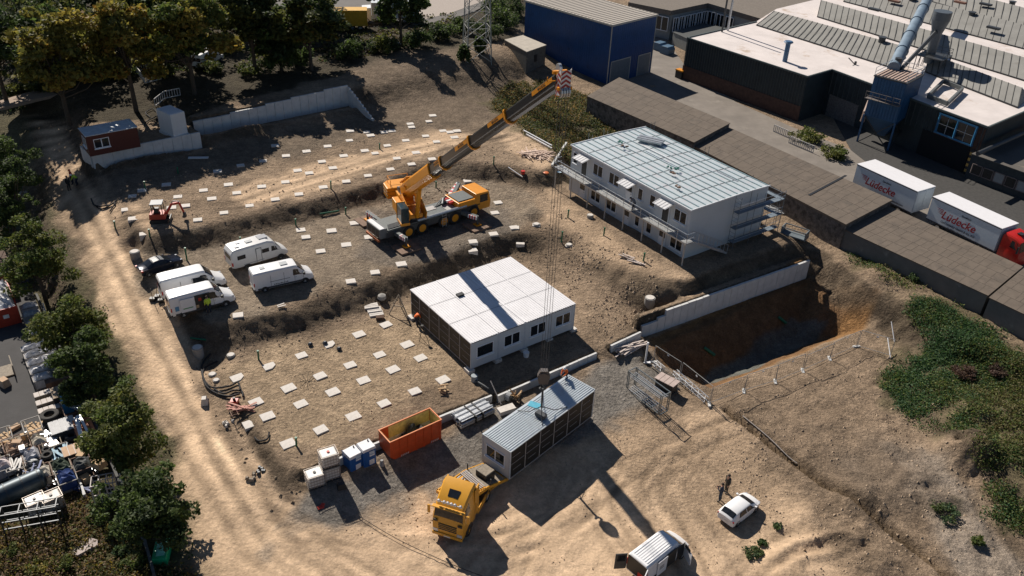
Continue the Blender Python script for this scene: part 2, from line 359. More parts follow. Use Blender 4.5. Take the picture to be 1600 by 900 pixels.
paint(-1.6, [(-300,200),(40,200),(120,400),(200,560),(330,800),(380,1000),(-300,1000)], (.12,.105,.06), seed=6)
# road from the top left down to the bottom, and the truck yard
paint(1.0, [(55,205),(100,225),(160,330),(235,450),(310,560),(360,650),(440,750),(330,760),(240,620),(170,490),(100,330)], SAND, seed=8, soft=1.0)
paint(-2, [(330,740),(430,770),(520,815),(700,735),(800,720),(960,665),(1120,640),(1200,740),(1420,1000),(330,1000),(270,760)], tuple(c*.92 for c in SAND), seed=9, soft=1.5)
paint(-2, [(960,660),(1130,650),(1230,740),(1200,830),(1080,840),(980,760)], (.33,.24,.16), seed=19, soft=2.5, k=.7)
paint(3.2, [(350,300),(600,225),(760,185),(800,200),(600,260),(400,325)], SAND, seed=10, soft=1.0, k=.8)
paint(3.2, [(150,300),(250,330),(230,370),(180,350)], SAND, seed=12, k=.6)
paint(2.5, [(800,205),(870,250),(860,290),(780,245)], SAND, seed=13, k=.7)
paint(1.5, [(860,300),(1000,400),(1080,440),(1040,450),(960,420),(860,340)], SAND, seed=14, k=.5)
paint(-.3, [(340,570),(600,495),(690,460),(735,580),(600,650),(450,720)], (.45,.335,.22), seed=15, soft=1.2, k=.85)
paint(1.5, [(225,395),(420,360),(600,315),(700,272),(800,288),(840,330),(780,372),(600,428),(400,492),(310,500),(215,432)], (.29,.235,.175), seed=16, k=.8)
paint(5, [(548,118),(620,85),(760,80),(800,110),(760,190),(700,180),(590,190)], (.175,.135,.098), seed=41, soft=1.5, k=.85)  # mound right of the upper wall, darkened in colour for the tree shade
paint(3.2, [(150,275),(325,232),(560,180),(620,190),(500,235),(330,268),(170,310)], (.17,.135,.10), seed=42, soft=1.5, k=.8)  # terrace below the upper wall, tree shade put into the soil colour
# gravel
paint(-1.4, [(470,765),(590,735),(690,705),(770,650),(930,585),(1010,548),(1050,590),(960,650),(940,665),(760,735),(600,800),(520,830),(455,800)], GRAV, seed=17, soft=.9)
paint(-2, [(405,835),(440,850),(425,885),(400,870)], GRAV, seed=18, k=.5)
paint(1.5, [(560,330),(800,320),(800,372),(620,420),(560,400)], (.20,.17,.14), seed=20, k=.7)
# pit
# pit colours
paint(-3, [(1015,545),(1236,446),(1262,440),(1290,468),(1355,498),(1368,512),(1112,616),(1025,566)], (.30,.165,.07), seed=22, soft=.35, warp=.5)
paint(-3.2, [(1030,548),(1236,452),(1262,447),(1290,470),(1322,500),(1300,530),(1240,560),(1110,612),(1040,570)], (.20,.115,.058), seed=28, soft=.5, warp=.5)  # shaded part of the pit: the cast shadow put into the soil colour
paint(-5, [(1098,594),(1232,508),(1292,520),(1170,600),(1118,606)], (.16,.16,.14), seed=23, soft=.3, warp=.4)
# right side
paint(-1.6, [(1380,700),(1480,720),(1600,880),(1600,1000),(1500,900)], (.36,.30,.24), seed=24, soft=.8, k=.8)
paint(-1.6, [(1290,690),(1420,690),(1500,800),(1330,800)], (.20,.155,.115), seed=25, soft=1.5, k=.7)
for z, p in ((-.8, [(1420,500),(1500,540),(1620,600),(1750,900),(1560,790),(1500,700),(1400,640),(1390,580)]), (2.6, [(780,140),(870,160),(960,180),(880,235),(905,280),(820,215),(770,160)]), (1.0, [(1330,395),(1600,540),(1600,570),(1420,470),(1330,405)])):
    paint(z, p, (.13,.115,.06), seed=26, soft=1.6, warp=3.0, k=.75)
paint(-1.8, [(0,960),(0,830),(120,770),(200,800),(320,900),(330,1000)], (.10,.095,.045), seed=27)
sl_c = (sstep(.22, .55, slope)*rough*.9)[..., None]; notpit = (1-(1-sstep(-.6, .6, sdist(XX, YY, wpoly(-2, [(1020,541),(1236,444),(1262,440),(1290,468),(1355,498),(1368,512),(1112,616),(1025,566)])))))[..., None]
C = C*(1-sl_c*notpit)+np.array(DARK)*(1+med*.6)*sl_c*notpit  # dark cut soil on steep banks, their own shade put into the colour
trench_k = np.exp(-(TR/.27)**2)[..., None]; C = C*(1-trench_k*.75)+np.array((.07,.045,.02))*trench_k*.75  # trench line mixed towards dark brown
# tyre tracks in the sand: alternating darker and paler bands along the way of travel
def track(pts, z, gap=2.0, w=.32, amt=-.22, seed=1):
    global C, HZ
    P = [at(x, y, z)[:2] for x, y in pts]; best = np.full(XX.shape, 1e9); side = np.zeros(XX.shape)
    for a, b in zip(P[:-1], P[1:]):
        d, t = segdist(XX, YY, a, b); s = (XX-a[0])*-(b[1]-a[1])+(YY-a[1])*(b[0]-a[0]); u = d < best
        best = np.where(u, d, best); side = np.where(u, np.sign(s), side)
    best = best+fbm(XX, YY, 4, seed, 2)*.25
    m = np.exp(-((best-gap/2)/w)**2)*(.6+vnoise(XX, YY, 2.5, seed)); C *= 1+(m*amt)[..., None]; HZ -= m*.05*near
ROADL = [(85,215),(130,300),(180,400),(235,500),(300,610),(360,720),(440,830),(560,900),(640,980)]
for k, (dx, dy) in enumerate(((-22,0),(-8,4),(2,0),(14,0),(24,-4),(-30,6))):
    track([(x+dx*(1+i*.12), y+dy) for i, (x, y) in enumerate(ROADL)], 0.0, gap=1.9, amt=(-.38,.2,-.36,.22,-.32,.2)[k], seed=k+60, w=.3)
for k, (x0, y0) in enumerate(((520,830),(600,840),(690,860),(760,870))):
    track([(300+k*20,700),(380+k*12,800-k*5),(x0-60,y0),(x0+100,y0+10),(900+k*40,800-k*10),(1060,720-k*20)], -2, amt=(-.32,.25)[k % 2], seed=80+k, w=.28)
for k in range(8):
    track([(660+k*26,905),(720+k*20,862-k*3),(800+k*14,850-k*6),(880+k*8,800-k*4),(900+k*12,740)], -2, amt=(-.26,.2,-.2)[k % 3], seed=130+k, w=.2, gap=2.1)
for k in range(7):
    track([(1000+k*22,900),(940+k*18,800-k*8),(930+k*30,760-k*14),(1060+k*24,690-k*6)], -2, amt=(-.32,.22)[k % 2], seed=90+k, w=.25)
for k in range(5):
    track([(170,340+k*2),(380,330-k*6),(600,262-k*6),(800,215-k*5)], 3.2, amt=(-.3,.2)[k % 2], seed=100+k)
    track([(1500+k*9,690),(1540+k*12,790),(1600+k*14,900)], -1.6, amt=(-.3,.2)[k % 2], seed=110+k)
    track([(1150+k*14,900),(1230+k*10,850-k*4),(1330,840-k*12),(1400,870-k*10)], -1.8, amt=(-.35,.2)[k % 2], seed=115+k)
    track([(1190,660+k*24),(1330,560+k*26),(1400,520+k*26)], -1.8, amt=(-.2,.15)[k % 2], seed=120+k, gap=1.3, w=.2)
# dark hollows on the surface under the fences, and fine stones
C = np.clip(C, .01, .9)
ny, nx = XX.shape
vs = np.stack([XX, YY, HZ], -1).reshape(-1, 3)
ii = np.arange(ny*nx).reshape(ny, nx); fc = np.stack([ii[:-1, :-1], ii[:-1, 1:], ii[1:, 1:], ii[1:, :-1]], -1).reshape(-1, 4)
me = bpy.data.meshes.new('ground'); me.vertices.add(len(vs)); me.vertices.foreach_set('co', vs.ravel())
me.loops.add(len(fc)*4); me.loops.foreach_set('vertex_index', fc.ravel().astype(np.int32)); me.polygons.add(len(fc)); me.polygons.foreach_set('loop_start', np.arange(0, len(fc)*4, 4, dtype=np.int32)); me.polygons.foreach_set('loop_total', np.full(len(fc), 4, dtype=np.int32))
me.update(calc_edges=True); me.polygons.foreach_set('use_smooth', np.ones(len(fc), bool))
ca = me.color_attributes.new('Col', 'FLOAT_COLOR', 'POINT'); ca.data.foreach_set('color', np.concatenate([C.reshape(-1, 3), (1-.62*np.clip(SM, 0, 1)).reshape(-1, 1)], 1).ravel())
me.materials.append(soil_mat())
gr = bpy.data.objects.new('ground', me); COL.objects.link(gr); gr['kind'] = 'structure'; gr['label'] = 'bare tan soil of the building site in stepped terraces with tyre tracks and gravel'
def sheet(name, z, pts, mat, label, h=.02, world=False):
    P = pts if world else wpoly(z, pts); mb = MB(); n = len(P)
    mb.prism([(p[0], p[1]) for p in P], z-.3, z+h); o = mb.build(name, mat); o['kind'] = 'structure'; o['label'] = label; return o
# ------------------------------------------------------------------ common materials
CONC = M('concrete', (.60,.60,.585), .85, var=.12, sc=1.2, col2=(.45,.45,.43), thr=.6)
CONC2 = M('concrete_pale', (.62,.58,.53), .85, var=.12, sc=3, col2=(.36,.30,.23), thr=.58)
GALV = M('galvanised', (.50,.52,.54), .38, .6, var=.2, sc=4)
STEEL = M('dark_steel', (.07,.075,.08), .5, .5)
WHITE = M('white_paint', (.80,.80,.80), .32, var=.04)
WROOF = M('white_roof_sheet', (.74,.73,.74), .45, var=.06, sc=.8, col2=(.62,.61,.60), thr=.62)
PALE = M('pale_grey_panel', (.56,.59,.61), .6, var=.04, sc=.8)
FRAMEW = M('white_frame', (.78,.80,.82), .4, var=.03)
GLASS = M('dark_glass', (.015,.018,.022), .06, var=.3)
BROWN = M('dark_film', (.014,.012,.010), .55, var=.35, sc=3)
BATT = M('pale_batten', (.36,.33,.31), .7)
RED = M('red_paint', (.50,.030,.018), .4, var=.1)
SKIPR = M('skip_orange', (.56,.085,.022), .5, var=.18, sc=2, col2=(.22,.05,.02), thr=.66)
SKIPY = M('skip_inside', (.62,.50,.20), .8, var=.25, sc=3, col2=(.35,.22,.08), thr=.6)
YEL = M('crane_yellow', (.72,.28,.015), .38, var=.08)
TYEL = M('truck_yellow', (.70,.34,.035), .33, var=.05)
RUB = M('rubber', (.018,.018,.018), .85)
BLK = M('black_plastic', (.020,.021,.022), .5)
BLUE = M('toilet_blue', (.018,.11,.36), .45, var=.08)
WOOD = M('raw_timber', (.50,.34,.19), .8, var=.25, sc=6)
WOODG = M('weathered_timber', (.26,.22,.17), .85, var=.3, sc=6)
GREENP = M('green_pipe', (.010,.13,.065), .45)
SKIN = M('skin', (.42,.24,.16), .6); HIVIS = M('hi_vis_orange', (.85,.16,.02), .7); HIVY = M('hi_vis_lime', (.55,.75,.06), .7)
NAVY = M('navy_cloth', (.020,.026,.045), .85); HAIR = M('dark_hair', (.03,.018,.012), .8); BRICKR = M('brick_brown', (.10,.06,.042), .9, var=.3, sc=3, bump=.4)
HOSE = M('black_hose', (.015,.015,.017), .85)
ORD = ['first','second','third','fourth','fifth','sixth','seventh','eighth','ninth','tenth','eleventh','twelfth','thirteenth','fourteenth','fifteenth','sixteenth','seventeenth','eighteenth','nineteenth','twentieth','twenty-first','twenty-second','twenty-third','twenty-fourth','twenty-fifth','twenty-sixth']
# ------------------------------------------------------------------ walls of upright concrete elements
def panel_wall(name, label, a, b, zb, tops, th=.25, step=1.0, group=None, cat='wall', foot=True):
    a = V3(*a); b = V3(*b); L = math.hypot(b[0]-a[0], b[1]-a[1]); yaw = math.atan2(b[1]-a[1], b[0]-a[0])
    n = max(1, round(L/step)); w = L/n; mb = MB()
    for i in range(n):
        tp = tops(i, n) if callable(tops) else tops; j = rnd.uniform(-.012, .012)
        mb.box(i*w+.02, -th/2+j, zb-1.6, (i+1)*w-.02, th/2+j, tp+rnd.uniform(-.012, .012))
    mb.box(.02, -th/2+.08, zb-1.6, L-.02, th/2-.03, min(tops(i, n) for i in range(n))-.03 if callable(tops) else tops-.03)
    o = mb.build(name, CONC, loc=(a[0], a[1], 0), rz=yaw); return tag(o, label, cat, group, 'thing')
panel_wall('retaining_wall', 'long grey concrete element wall above the orange pit', RW[0], RW[1], -1.9, lambda i, n: (-.5, -.2, .42)[min(2, i*2//3)] if i < 3 else .42, step=1.0)
panel_wall('retaining_wall', 'grey concrete wall holding up the ground under the red cabin', PW[0], PW[1], 3.2, 5.35, step=1.15)
e2 = PW[1]+V3(.1, .1, 0); panel_wall('retaining_wall', 'short dark end wall left of the red cabin', PWl[1], PWl[0], 3.4, 5.3, step=1.15)
panel_wall('retaining_wall', 'long concrete wall stepping up behind the shaded upper terrace', UW[0], UW[1], 3.2, lambda i, n: 5.35+(3.2+hgt(at(545,165,3.2),133)-5.35)*(i*5//n)/4, step=1.25)
panel_wall('retaining_wall', 'short wing wall stepping down at the right end of the upper wall', UE[0], UE[1], 3.2, lambda i, n: 6.3-(i+1)*2.8/n, step=.75)
panel_wall('kerb_wall', 'low concrete edge wall running behind the skip and the toilets', KA[0], KA[1], -1.0, -.22, th=.2, step=2.0)
panel_wall('kerb_wall', 'low concrete edge wall in front of the single storey container building', KB[0], KB[1], -1.0, -.22, th=.2, step=1.1)
panel_wall('kerb_wall', 'short low concrete edge wall beside the heap of white boards', KC[0], KC[1], -1.0, -.18, th=.2, step=2.0)
# ------------------------------------------------------------------ foundation blocks
def block_mesh(w, d, h, notch):
    mb = MB(); 
    if notch: mb.prism([(-w/2,-d/2),(w*.1,-d/2),(w/2,-d*.1),(w/2,d/2),(-w/2,d/2)], -.6, h)
    else: mb.box(-w/2, -d/2, -.6, w/2, d/2, h)
    return mb
def blocks(pixs, size, yaw, lab, group, h=.07, z=None):
    ms = [block_mesh(size*1.12, size*.95, h, k) for k in (0, 1)]; proto = [m.build('foundation_block', CONC2) for m in ms]
    hole = MB().tube((0, 0, h+.002), (0, 0, h+.01), .05, n=8)
    used = [False, False]
    for i, q in enumerate(pixs):
        k = 1 if len(q) > 2 else 0
        if not used[k]: o = proto[k]; used[k] = True
        else: o = proto[k].copy(); COL.objects.link(o)
        p = gat(q[0], q[1]); o.location = (p[0], p[1], p[2]+.02); o.rotation_euler = (0, 0, yaw+rnd.uniform(-.05, .05)); s = rnd.uniform(.92, 1.08); o.scale = (s, s, 1)
        tag(o, lab(i), 'foundation block', group)
    for k in (0, 1):
        if not used[k]: bpy.data.objects.remove(proto[k])
SY = R(37)
lower = [(371,591,1),(421,573,1),(471,556),(515,539,1),(561,523),(603,508), (451,607),(500,588),(547,571),(593,555),(636,539), (470,632),(520,613),(568,595),(614,578),(657,560), (418,651),(450,694),(501,672),(552,651),(600,631),(648,612),(692,594),(391,663),(400,629)]
blocks(lower, .95, SY, lambda i: f'{ORD[i]} pale foundation block on the lower terrace, counted row by row towards the skip', 'foundation blocks on the lower terrace')
up = [(222,298),(205,308),(197,328),(208,341),(218,297),(276,353-36),(265,355-8),(225,366),(309,366),(308,343),(290,322),(278,309),(318,298),(330,311),(357,288),(369,303),(390,323),(380,301),(350,333),(388,276),(410,293),(447,285),(427,302),(467,303),(431,312),(483,270),(468,251),(446,253),(502,251),(505,294),(541,284),(578,276),(612,265),(642,257),(675,249),(610,266),(336,268),(350,272),(375,260),(299,278),(325,268-3),(331,263)]
up = [(222,298),(207,307),(197,328),(208,342),(268,325),(225,366),(309,344),(290,322),(278,308),(260,289),(318,298),(331,311),(357,289),(370,302),(390,322),(350,333),(409,292),(446,285),(483,271),(467,304),(505,293),(541,284),(575,275),(430,312),(520,263),(610,265),(643,257),(675,249),(503,253),(537,244),(570,236),(605,228),(650,239),(586,240),(620,248)]
blocks(up, .85, R(20), lambda i: f'{ORD[i] if i < 26 else "further " + ORD[i-26]} sunlit flat foundation block on the upper terrace, from the digger rightwards', 'foundation blocks on the sunlit upper terrace')
shade = [(411,252),(447,244),(479,237),(512,229),(546,220),(579,212),(547,219-14),(600,207),(612,205),(634,220),(641,194),(643,199),(670,190),(692,205),(665,213),(703,207),(714,205),(710,215),(682,222),(676,181),(573,207),(430,228),(376,259),(340,268),(465,270-3)]
blocks(shade, .85, R(20), lambda i: f'{ORD[i]} foundation block near the long upper wall, mostly in tree shade', 'foundation blocks in the shade of the trees')
mid = [(470,540-175+3),(518,361),(554,350),(478,371),(506,393-10),(541,382),(577,371),(469,408),(500,453),(547,439),(450,466-4),(418,481),(585,425),(628,414),(738,365),(772,366),(765,402),(725,389),(774,332),(777,318),(730,283),(733,296),(627,318),(800,350)]
mid = [(478,371),(470,360),(518,361),(554,349),(541,383),(577,371),(501,393),(627,413),(586,426),(548,440),(372,493),(739,378),(771,366),(778,318-1),(773,333),(803,356),(730,283),(738,391)]
blocks(mid, .9, R(20), lambda i: f'{ORD[i]} foundation block on the gravel terrace of the crane, from the vans rightwards', 'foundation blocks on the crane terrace')
blocks([(838,352),(889,384),(805,356),(813,380)], .8, 0, lambda i: f'{ORD[i]} dirty block in a hollow right of the crane terrace', 'blocks right of the crane')
# ------------------------------------------------------------------ windows
def window(par, x0, x1, z0, z1, y, two=True, sill=True, ax='x', sgn=-1, frame=FRAMEW, bars=0, name='window'):
    """window in a wall whose outer face lies at y (ax x) or x (ax y), outward = sgn"""
    f = MB(); g = MB()
    def bx(mb, a0, a1, c0, c1, d0, d1):
        if ax == 'x': mb.box(a0, y+sgn*d0, c0, a1, y+sgn*d1, c1)
        else: mb.box(y+sgn*d0, a0, c0, y+sgn*d1, a1, c1)
    t = .07
    bx(f, x0, x1, z0, z0+t, -.02, .05); bx(f, x0, x1, z1-t, z1, -.02, .05); bx(f, x0, x0+t, z0+t, z1-t, -.02, .05); bx(f, x1-t, x1, z0+t, z1-t, -.02, .05)
    if two: m = (x0+x1)/2; bx(f, m-.05, m+.05, z0+t, z1-t, -.02, .05)
    for k in range(bars): m = x0+(x1-x0)*(k+1)/(bars+1); bx(f, m-.03, m+.03, z0+t, z1-t, -.02, .045)
    o = f.build(name, frame, par)
    bx(g, x0+t, x1-t, z0+t, z1-t, -.015, .018); g.build('pane', GLASS, o)
    if sill: s = MB(); bx(s, x0-.06, x1+.06, z0-.09, z0-.004, 0, .16); s.build('sill', FRAMEW, o)
    return o
def ribs(mb, W, L, z, pitch=.25, along='y', h=.045, mi=0, w=.10, x0=0, y0=0):
    n = int((W if along == 'y' else L)/pitch)
    for i in range(n):
        c = (i+.5)*pitch
        if along == 'y': mb.box(x0+c-w/2, y0, z, x0+c+w/2, y0+L, z+h, mi)
        else: mb.box(x0, y0+c-w/2, z, x0+W, y0+c+w/2, z+h, mi)
# ------------------------------------------------------------------ the single storey container building
MW, ML, MH = 3.0, 10.66, 2.93
def side_film(par, x, L, H, sgn, posts, z0=0.0, label=None):       # dark film side with pale battens
    mb = MB(); mb.box(x-.01*sgn, .12, z0+.12, x+.012*sgn, L-.12, z0+H-.16); o = mb.build('side_panel', BROWN, par); b = MB()
    b.box(x, .1, z0+.06, x+.05*sgn, L-.1, z0+.13)
    n = posts
    for i in range(1, n): y = L*i/n; b.box(x, y-.035, z0+.13, x+.05*sgn, y+.035, z0+H-.16)
    for i in range(n):
        y0 = L*i/n+.12; y1 = L*(i+1)/n-.12
        b.box(x, y0, z0+H*.50, x+.035*sgn, y1, z0+H*.50+.035)
        b.box(x, y0+.25, z0+H*.27, x+.03*sgn, y1-.35, z0+H*.27+.035); b.box(x, y0+.1, z0+H*.73, x+.03*sgn, y1-.5, z0+H*.73+.035)
    b.build('batten', BATT, o); return o
D0 = at(735.3, 577.3, 0); yawL = .6478
t = thing('container_building', 'single storey container building with white ribbed roof and dark film side', 'building', (D0[0], D0[1], 0), yawL)
Wt = 4*MW
mb = MB(); mb.box(.02, .02, .0, Wt-.02, ML-.02, MH-.12); mb.build('wall', PALE, t)
for i in range(4): mb = MB(); mb.box(i*MW+.01, 0, .12, (i+1)*MW-.01, .06, MH-.18); mb.box(i*MW+.05, .03, 0, (i+1)*MW-.05, .1, .12); mb.build('front_panel', PALE, t)
for i in range(5): mb = MB(); mb.box(i*MW-.07 if i else 0, -.03, 0, i*MW+.07 if i < 4 else Wt, .03, MH-.02); mb.build('corner_post', M('post_grey', (.50,.53,.56), .5), t)
mb = MB(); mb.box(-.03, -.04, MH-.13, Wt+.03, ML+.03, MH-.02); ribs(mb, Wt, ML, MH-.02, .26, 'y', .03)
for i in range(1, 4): mb.box(i*MW-.06, 0, MH-.02, i*MW+.06, ML, MH+.045)
for k in (1, 2): mb.box(0, ML*k/3-.02, MH+.012, Wt, ML*k/3+.02, MH+.02, 1)
mb.build('roof', [WROOF, M('seam_grey', (.28,.28,.29), .6)], t)
mb = MB()
for i in range(4): mb.box(i*MW+.12, -.07, MH-.09, (i+1)*MW-.25, .0, MH-.035); mb.box(i*MW+.12, ML+.035, MH-.09, (i+1)*MW-.25, ML+.09, MH-.03)
mb.build('gutter_slot', BLK, t)
side_film(t, 0, ML, MH, -1, 6)
for i in range(4): window(t, i*MW+.62, i*MW+2.45, 1.02, 2.25, 0.0, two=i > 0)
mb = MB(); mb.box(3.1, 6.9, MH+.02, 3.8, 7.35, MH+.2); mb.build('roof_opening', BLK, t)
mb = MB()
for i in range(5):
    for y in (.2, ML-.3): mb = MB(); mb.box(i*MW-.35, y-.4, -.45, i*MW+.35, y+.4, -.02); mb.build('foundation_pad', CONC2, t)
# ------------------------------------------------------------------ the module on the truck
b2 = V3(-1.832, 50.99, -1.206); yawM = -.7127
t = thing('container_module', 'grey container module with corrugated roof hanging just above the low loader', 'container module', b2, yawM)
mb = MB(); mb.box(.02, .02, 0, MW-.02, ML-.02, MH-.1); mb.build('wall', PALE, t)
mb = MB(); mb.box(0, 0, 0, .16, ML, .12); mb.box(MW-.16, 0, 0, MW, ML, .12); mb.box(-.005, -.02, 0, .14, .1, MH-.05); mb.box(MW-.14, -.02, 0, MW+.005, .1, MH-.05)
for y in (ML-.1,): mb.box(-.005, y, 0, .14, y+.12, MH-.05); mb.box(MW-.14, y, 0, MW+.01, y+.12, MH-.05)
mb.build('frame', M('post_grey', (.5,.5,.5)), t)
mb = MB(); mb.box(-.02, -.03, MH-.12, MW+.02, ML+.03, MH-.03); ribs(mb, MW-.2, ML-.1, MH-.03, .215, 'y', .06, x0=.1, y0=.05, w=.12)
mb.box(0, ML/3-.03, MH+.03, MW, ML/3+.03, MH+.045); mb.box(0, 2*ML/3-.03, MH+.03, MW, 2*ML/3+.03, MH+.045); mb.box(-.02, ML-.06, MH-.03, MW+.02, ML+.03, MH+.05); mb.build('roof', M('zinc_roof', (.55,.60,.63), .35, .3, var=.08), t)
side_film(t, MW, ML, MH, 1, 6); side_film(t, 0, ML, MH, -1, 6)
window(t, .45, 2.45, 1.0, 2.15, 0.0)
tag(MB().box(0,0,0,1,.7,.01).build('plastic_sheet', M('blue_film', (.12,.42,.55), .3), loc=(b2[0]+3.5, b2[1]+3.6, b2[2]+MH+.05), rz=yawM+.3), 'light blue plastic sheet lying on the corrugated module roof', 'plastic sheet')
# ------------------------------------------------------------------ hook, ropes, chains
roofc = at(845, 652, b2[2]+MH); HK = (roofc[0], roofc[1])
zt = hgt((HK[0], HK[1], 0), 150); TIP = V3(HK[0], HK[1], zt)
print('TIP', TIP, pix(TIP))
zh = hgt((HK[0], HK[1], 0), 590)
t = thing('hook_block', 'dark crane hook block above the module roof', 'crane hook', (HK[0], HK[1], zh))
mb = MB(); mb.prism([(-.35,-.5),(.35,-.5),(.5,.2),(.28,.75),(-.28,.75),(-.5,.2)], -.22, .22, axis='y'); mb.tube((0,-.3,.2),(0,.3,.2),.42,n=14); mb.build('block', M('hook_grey', (.10,.085,.08), .5), t)
mb = MB(); pts = [(.0,0,-.5),(.0,0,-.75),(.18,0,-.92),(.12,0,-1.15),(-.1,0,-1.2),(-.24,0,-1.02)]; mb.path(pts, .09, 8); mb.build('hook', STEEL, t)
mb = MB(); rp = []
for dx in (-.28, -.1, .1, .28): mb.tube((dx, 0, .3), (dx*1.1, 0, zt-zh+.6), .017, n=5)
mb.build('rope', STEEL, t)
t = thing('lifting_chains', 'four lifting chains and spreader hanging from the hook to the module', 'lifting chains', (HK[0], HK[1], zh-1.1))
zr = b2[2]+MH+.05; mb = MB()
cx_ = lambda u, v: V3(b2[0]+u*math.cos(yawM)-v*math.sin(yawM), b2[1]+u*math.sin(yawM)+v*math.cos(yawM), zr)-V3(HK[0], HK[1], zh-1.1)
mb.tube((0,0,0),(0,0,-(zh-1.1-zr)+1.0),.09,n=6)
mb.build('master_chain', STEEL, t)
for u, v in ((.15,4.0),(2.8,4.0),(.15,7.2),(2.8,7.2)):
    e = cx_(u, v); s0 = V3(0,0,-(zh-1.1-zr)+1.1); mid_ = (s0+e)/2-V3(0,0,.35); mb = MB(); mb.path([s0, mid_, e], .035, 5); mb.build('chain', STEEL, t)
mb = MB(); mb.rbox(0,0,-(zh-1.1-zr)+.05,.9,.5,.35,yawM); mb.build('shackle_box', STEEL, t)
# ------------------------------------------------------------------ two storey building
zB = 1.3; hB = 6.2; zT = zB+hB
l = at(894.2, 225.8, zT); c = at(1080.8, 327.2, zT); r_ = at(1197, 286.7, zT)
Wb = math.hypot(*(c-l)[:2]); Db = math.hypot(*(c-r_)[:2]); yawB = math.atan2(c[1]-l[1], c[0]-l[0])
print('two storey', Wb, Db, math.degrees(yawB))
B = thing('two_storey_building', 'two storey pale grey container building with gently sloped metal roof', 'building', (l[0], l[1], zB), yawB)
mb = MB(); mb.prism([(0,0),(Db,0),(Db,hB-.12),(Db*.62,hB-.02),(0,hB-.12)], 0, Wb, axis='x'); mb.build('wall', PALE, B)
mb = MB(); mb.box(-.02,-.015,hB/2-.02,Wb+.02,0,hB/2+.02); 
for i in range(1, 7): mb.box(Wb*i/7-.012, -.012, .05, Wb*i/7+.012, 0, hB-.15)
mb.build('panel_joint', M('joint_grey', (.36,.39,.41), .7), B)
rf = MB(); ys = (-.12, Db*.62, Db+.1); zs = (hB-.08, hB+.04, hB-.08)
for a in (0, 1):
    rf.quad((-.1,ys[a],zs[a]),(Wb+.1,ys[a],zs[a]),(Wb+.1,ys[a+1],zs[a+1]),(-.1,ys[a+1],zs[a+1]))
roof = rf.build('roof', M('zinc_sheet', (.58,.64,.66), .4, .25, var=.08, sc=1.5, col2=(.62,.62,.64), thr=.5), B)
roof.modifiers.new('s', 'SOLIDIFY').thickness = .1
mb = MB(); zr_ = lambda y: zs[0]+(zs[1]-zs[0])*(y-ys[0])/(ys[1]-ys[0]) if y < ys[1] else zs[1]+(zs[2]-zs[1])*(y-ys[1])/(ys[2]-ys[1])
for k in range(13): y = .15+k*(Db-.3)/12; z = zr_(y); mb.box(0, y-.05, z, Wb, y+.05, z+.10)
mb.build('roof_rib', M('rib_teal', (.32,.42,.44), .4, .3), roof)
mb = MB()
for k in range(1, 7):
    x = Wb*k/7
    for y0, y1 in ((0, Db*.62), (Db*.62, Db)): mb.beam((x, y0, zr_(y0)+.02), (x, y1, zr_(y1)+.02), .07, .03)
mb.build('roof_seam', M('seam_dark', (.16,.18,.19), .6), roof)
mb = MB(); mb.box(-.14,-.16,hB-.2,Wb+.14,-.1,hB-.04); mb.beam((-.12,-.12,hB-.06),(-.12,Db*.62,hB+.07),.08,.14); mb.beam((-.12,Db*.62,hB+.07),(-.12,Db+.1,hB-.06),.08,.14); mb.beam((Wb+.12,-.12,hB-.06),(Wb+.12,Db*.62,hB+.07),.08,.14); mb.beam((Wb+.12,Db*.62,hB+.07),(Wb+.12,Db+.1,hB-.06),.08,.14)
mb.build('fascia', FRAMEW, roof)
u = Wb/21.0
for (x0, x1, two) in ((4.4,6.2,1),(7.4,9.2,1),(12.6,13.4,0),(14.6,15.5,0),(18.6,20.5,1)): window(B, x0*u, x1*u, 3.1+.95, 3.1+2.35, 0, two=bool(two))
window(B, .45*u, 1.3*u, 4.05, 5.45, 0, two=False)
for (x0, x1, two) in ((4.4,6.2,1),(7.4,9.2,1),(12.6,13.4,0),(14.6,15.5,0),(18.6,20.5,1)): window(B, x0*u, x1*u, .75, 2.2, 0, two=bool(two))
for z, opened in ((3.12, 1), (.02, 0)):
    for k, x in enumerate((2.2, 10.6, 16.8)):
        f = MB(); f.box(x*u-.06, -.05, z, x*u, .03, z+2.15); f.box(x*u+.95, -.05, z, x*u+1.01, .03, z+2.15); f.box(x*u, -.05, z+2.09, x*u+.95, .03, z+2.15); fo = f.build('door', FRAMEW, B)
        if opened and k != 1: MB().box(x*u, -.02, z, x*u+.95, .004-.02, z+2.09).build('open_doorway', BLK, fo)
        else:
            MB().box(x*u+.02, -.035, z, x*u+.93, .0, z+1.2).build('leaf', WHITE, fo); MB().box(x*u+.02, -.03, z+1.24, x*u+.93, .0, z+2.07).build('pane', GLASS, fo); MB().box(x*u+.8, -.09, z+1.0, x*u+.9, -.035, z+1.04).build('handle', STEEL, fo)
        if opened:
            cn = MB(); cn.beam((x*u-.5, -.02, z+2.55), (x*u+1.5, -.02, z+2.55), .06); 
            cn.add([(x*u-.5,-.02,z+2.5),(x*u+1.5,-.02,z+2.5),(x*u+1.5,-1.25,z+2.2),(x*u-.5,-1.25,z+2.2),(x*u-.5,-.02,z+2.56),(x*u+1.5,-.02,z+2.56),(x*u+1.5,-1.25,z+2.26),(x*u-.5,-1.25,z+2.26)], [(3,2,1,0),(4,5,6,7),(0,1,5,4),(1,2,6,5),(2,3,7,6),(3,0,4,7)])
            for q in range(5): cn.beam((x*u-.4+q*.45, -.02, z+2.58), (x*u-.4+q*.45, -1.25, z+2.28), .04, .03)
            cn.build('canopy', M('canopy_sheet', (.62,.62,.63), .4), B)
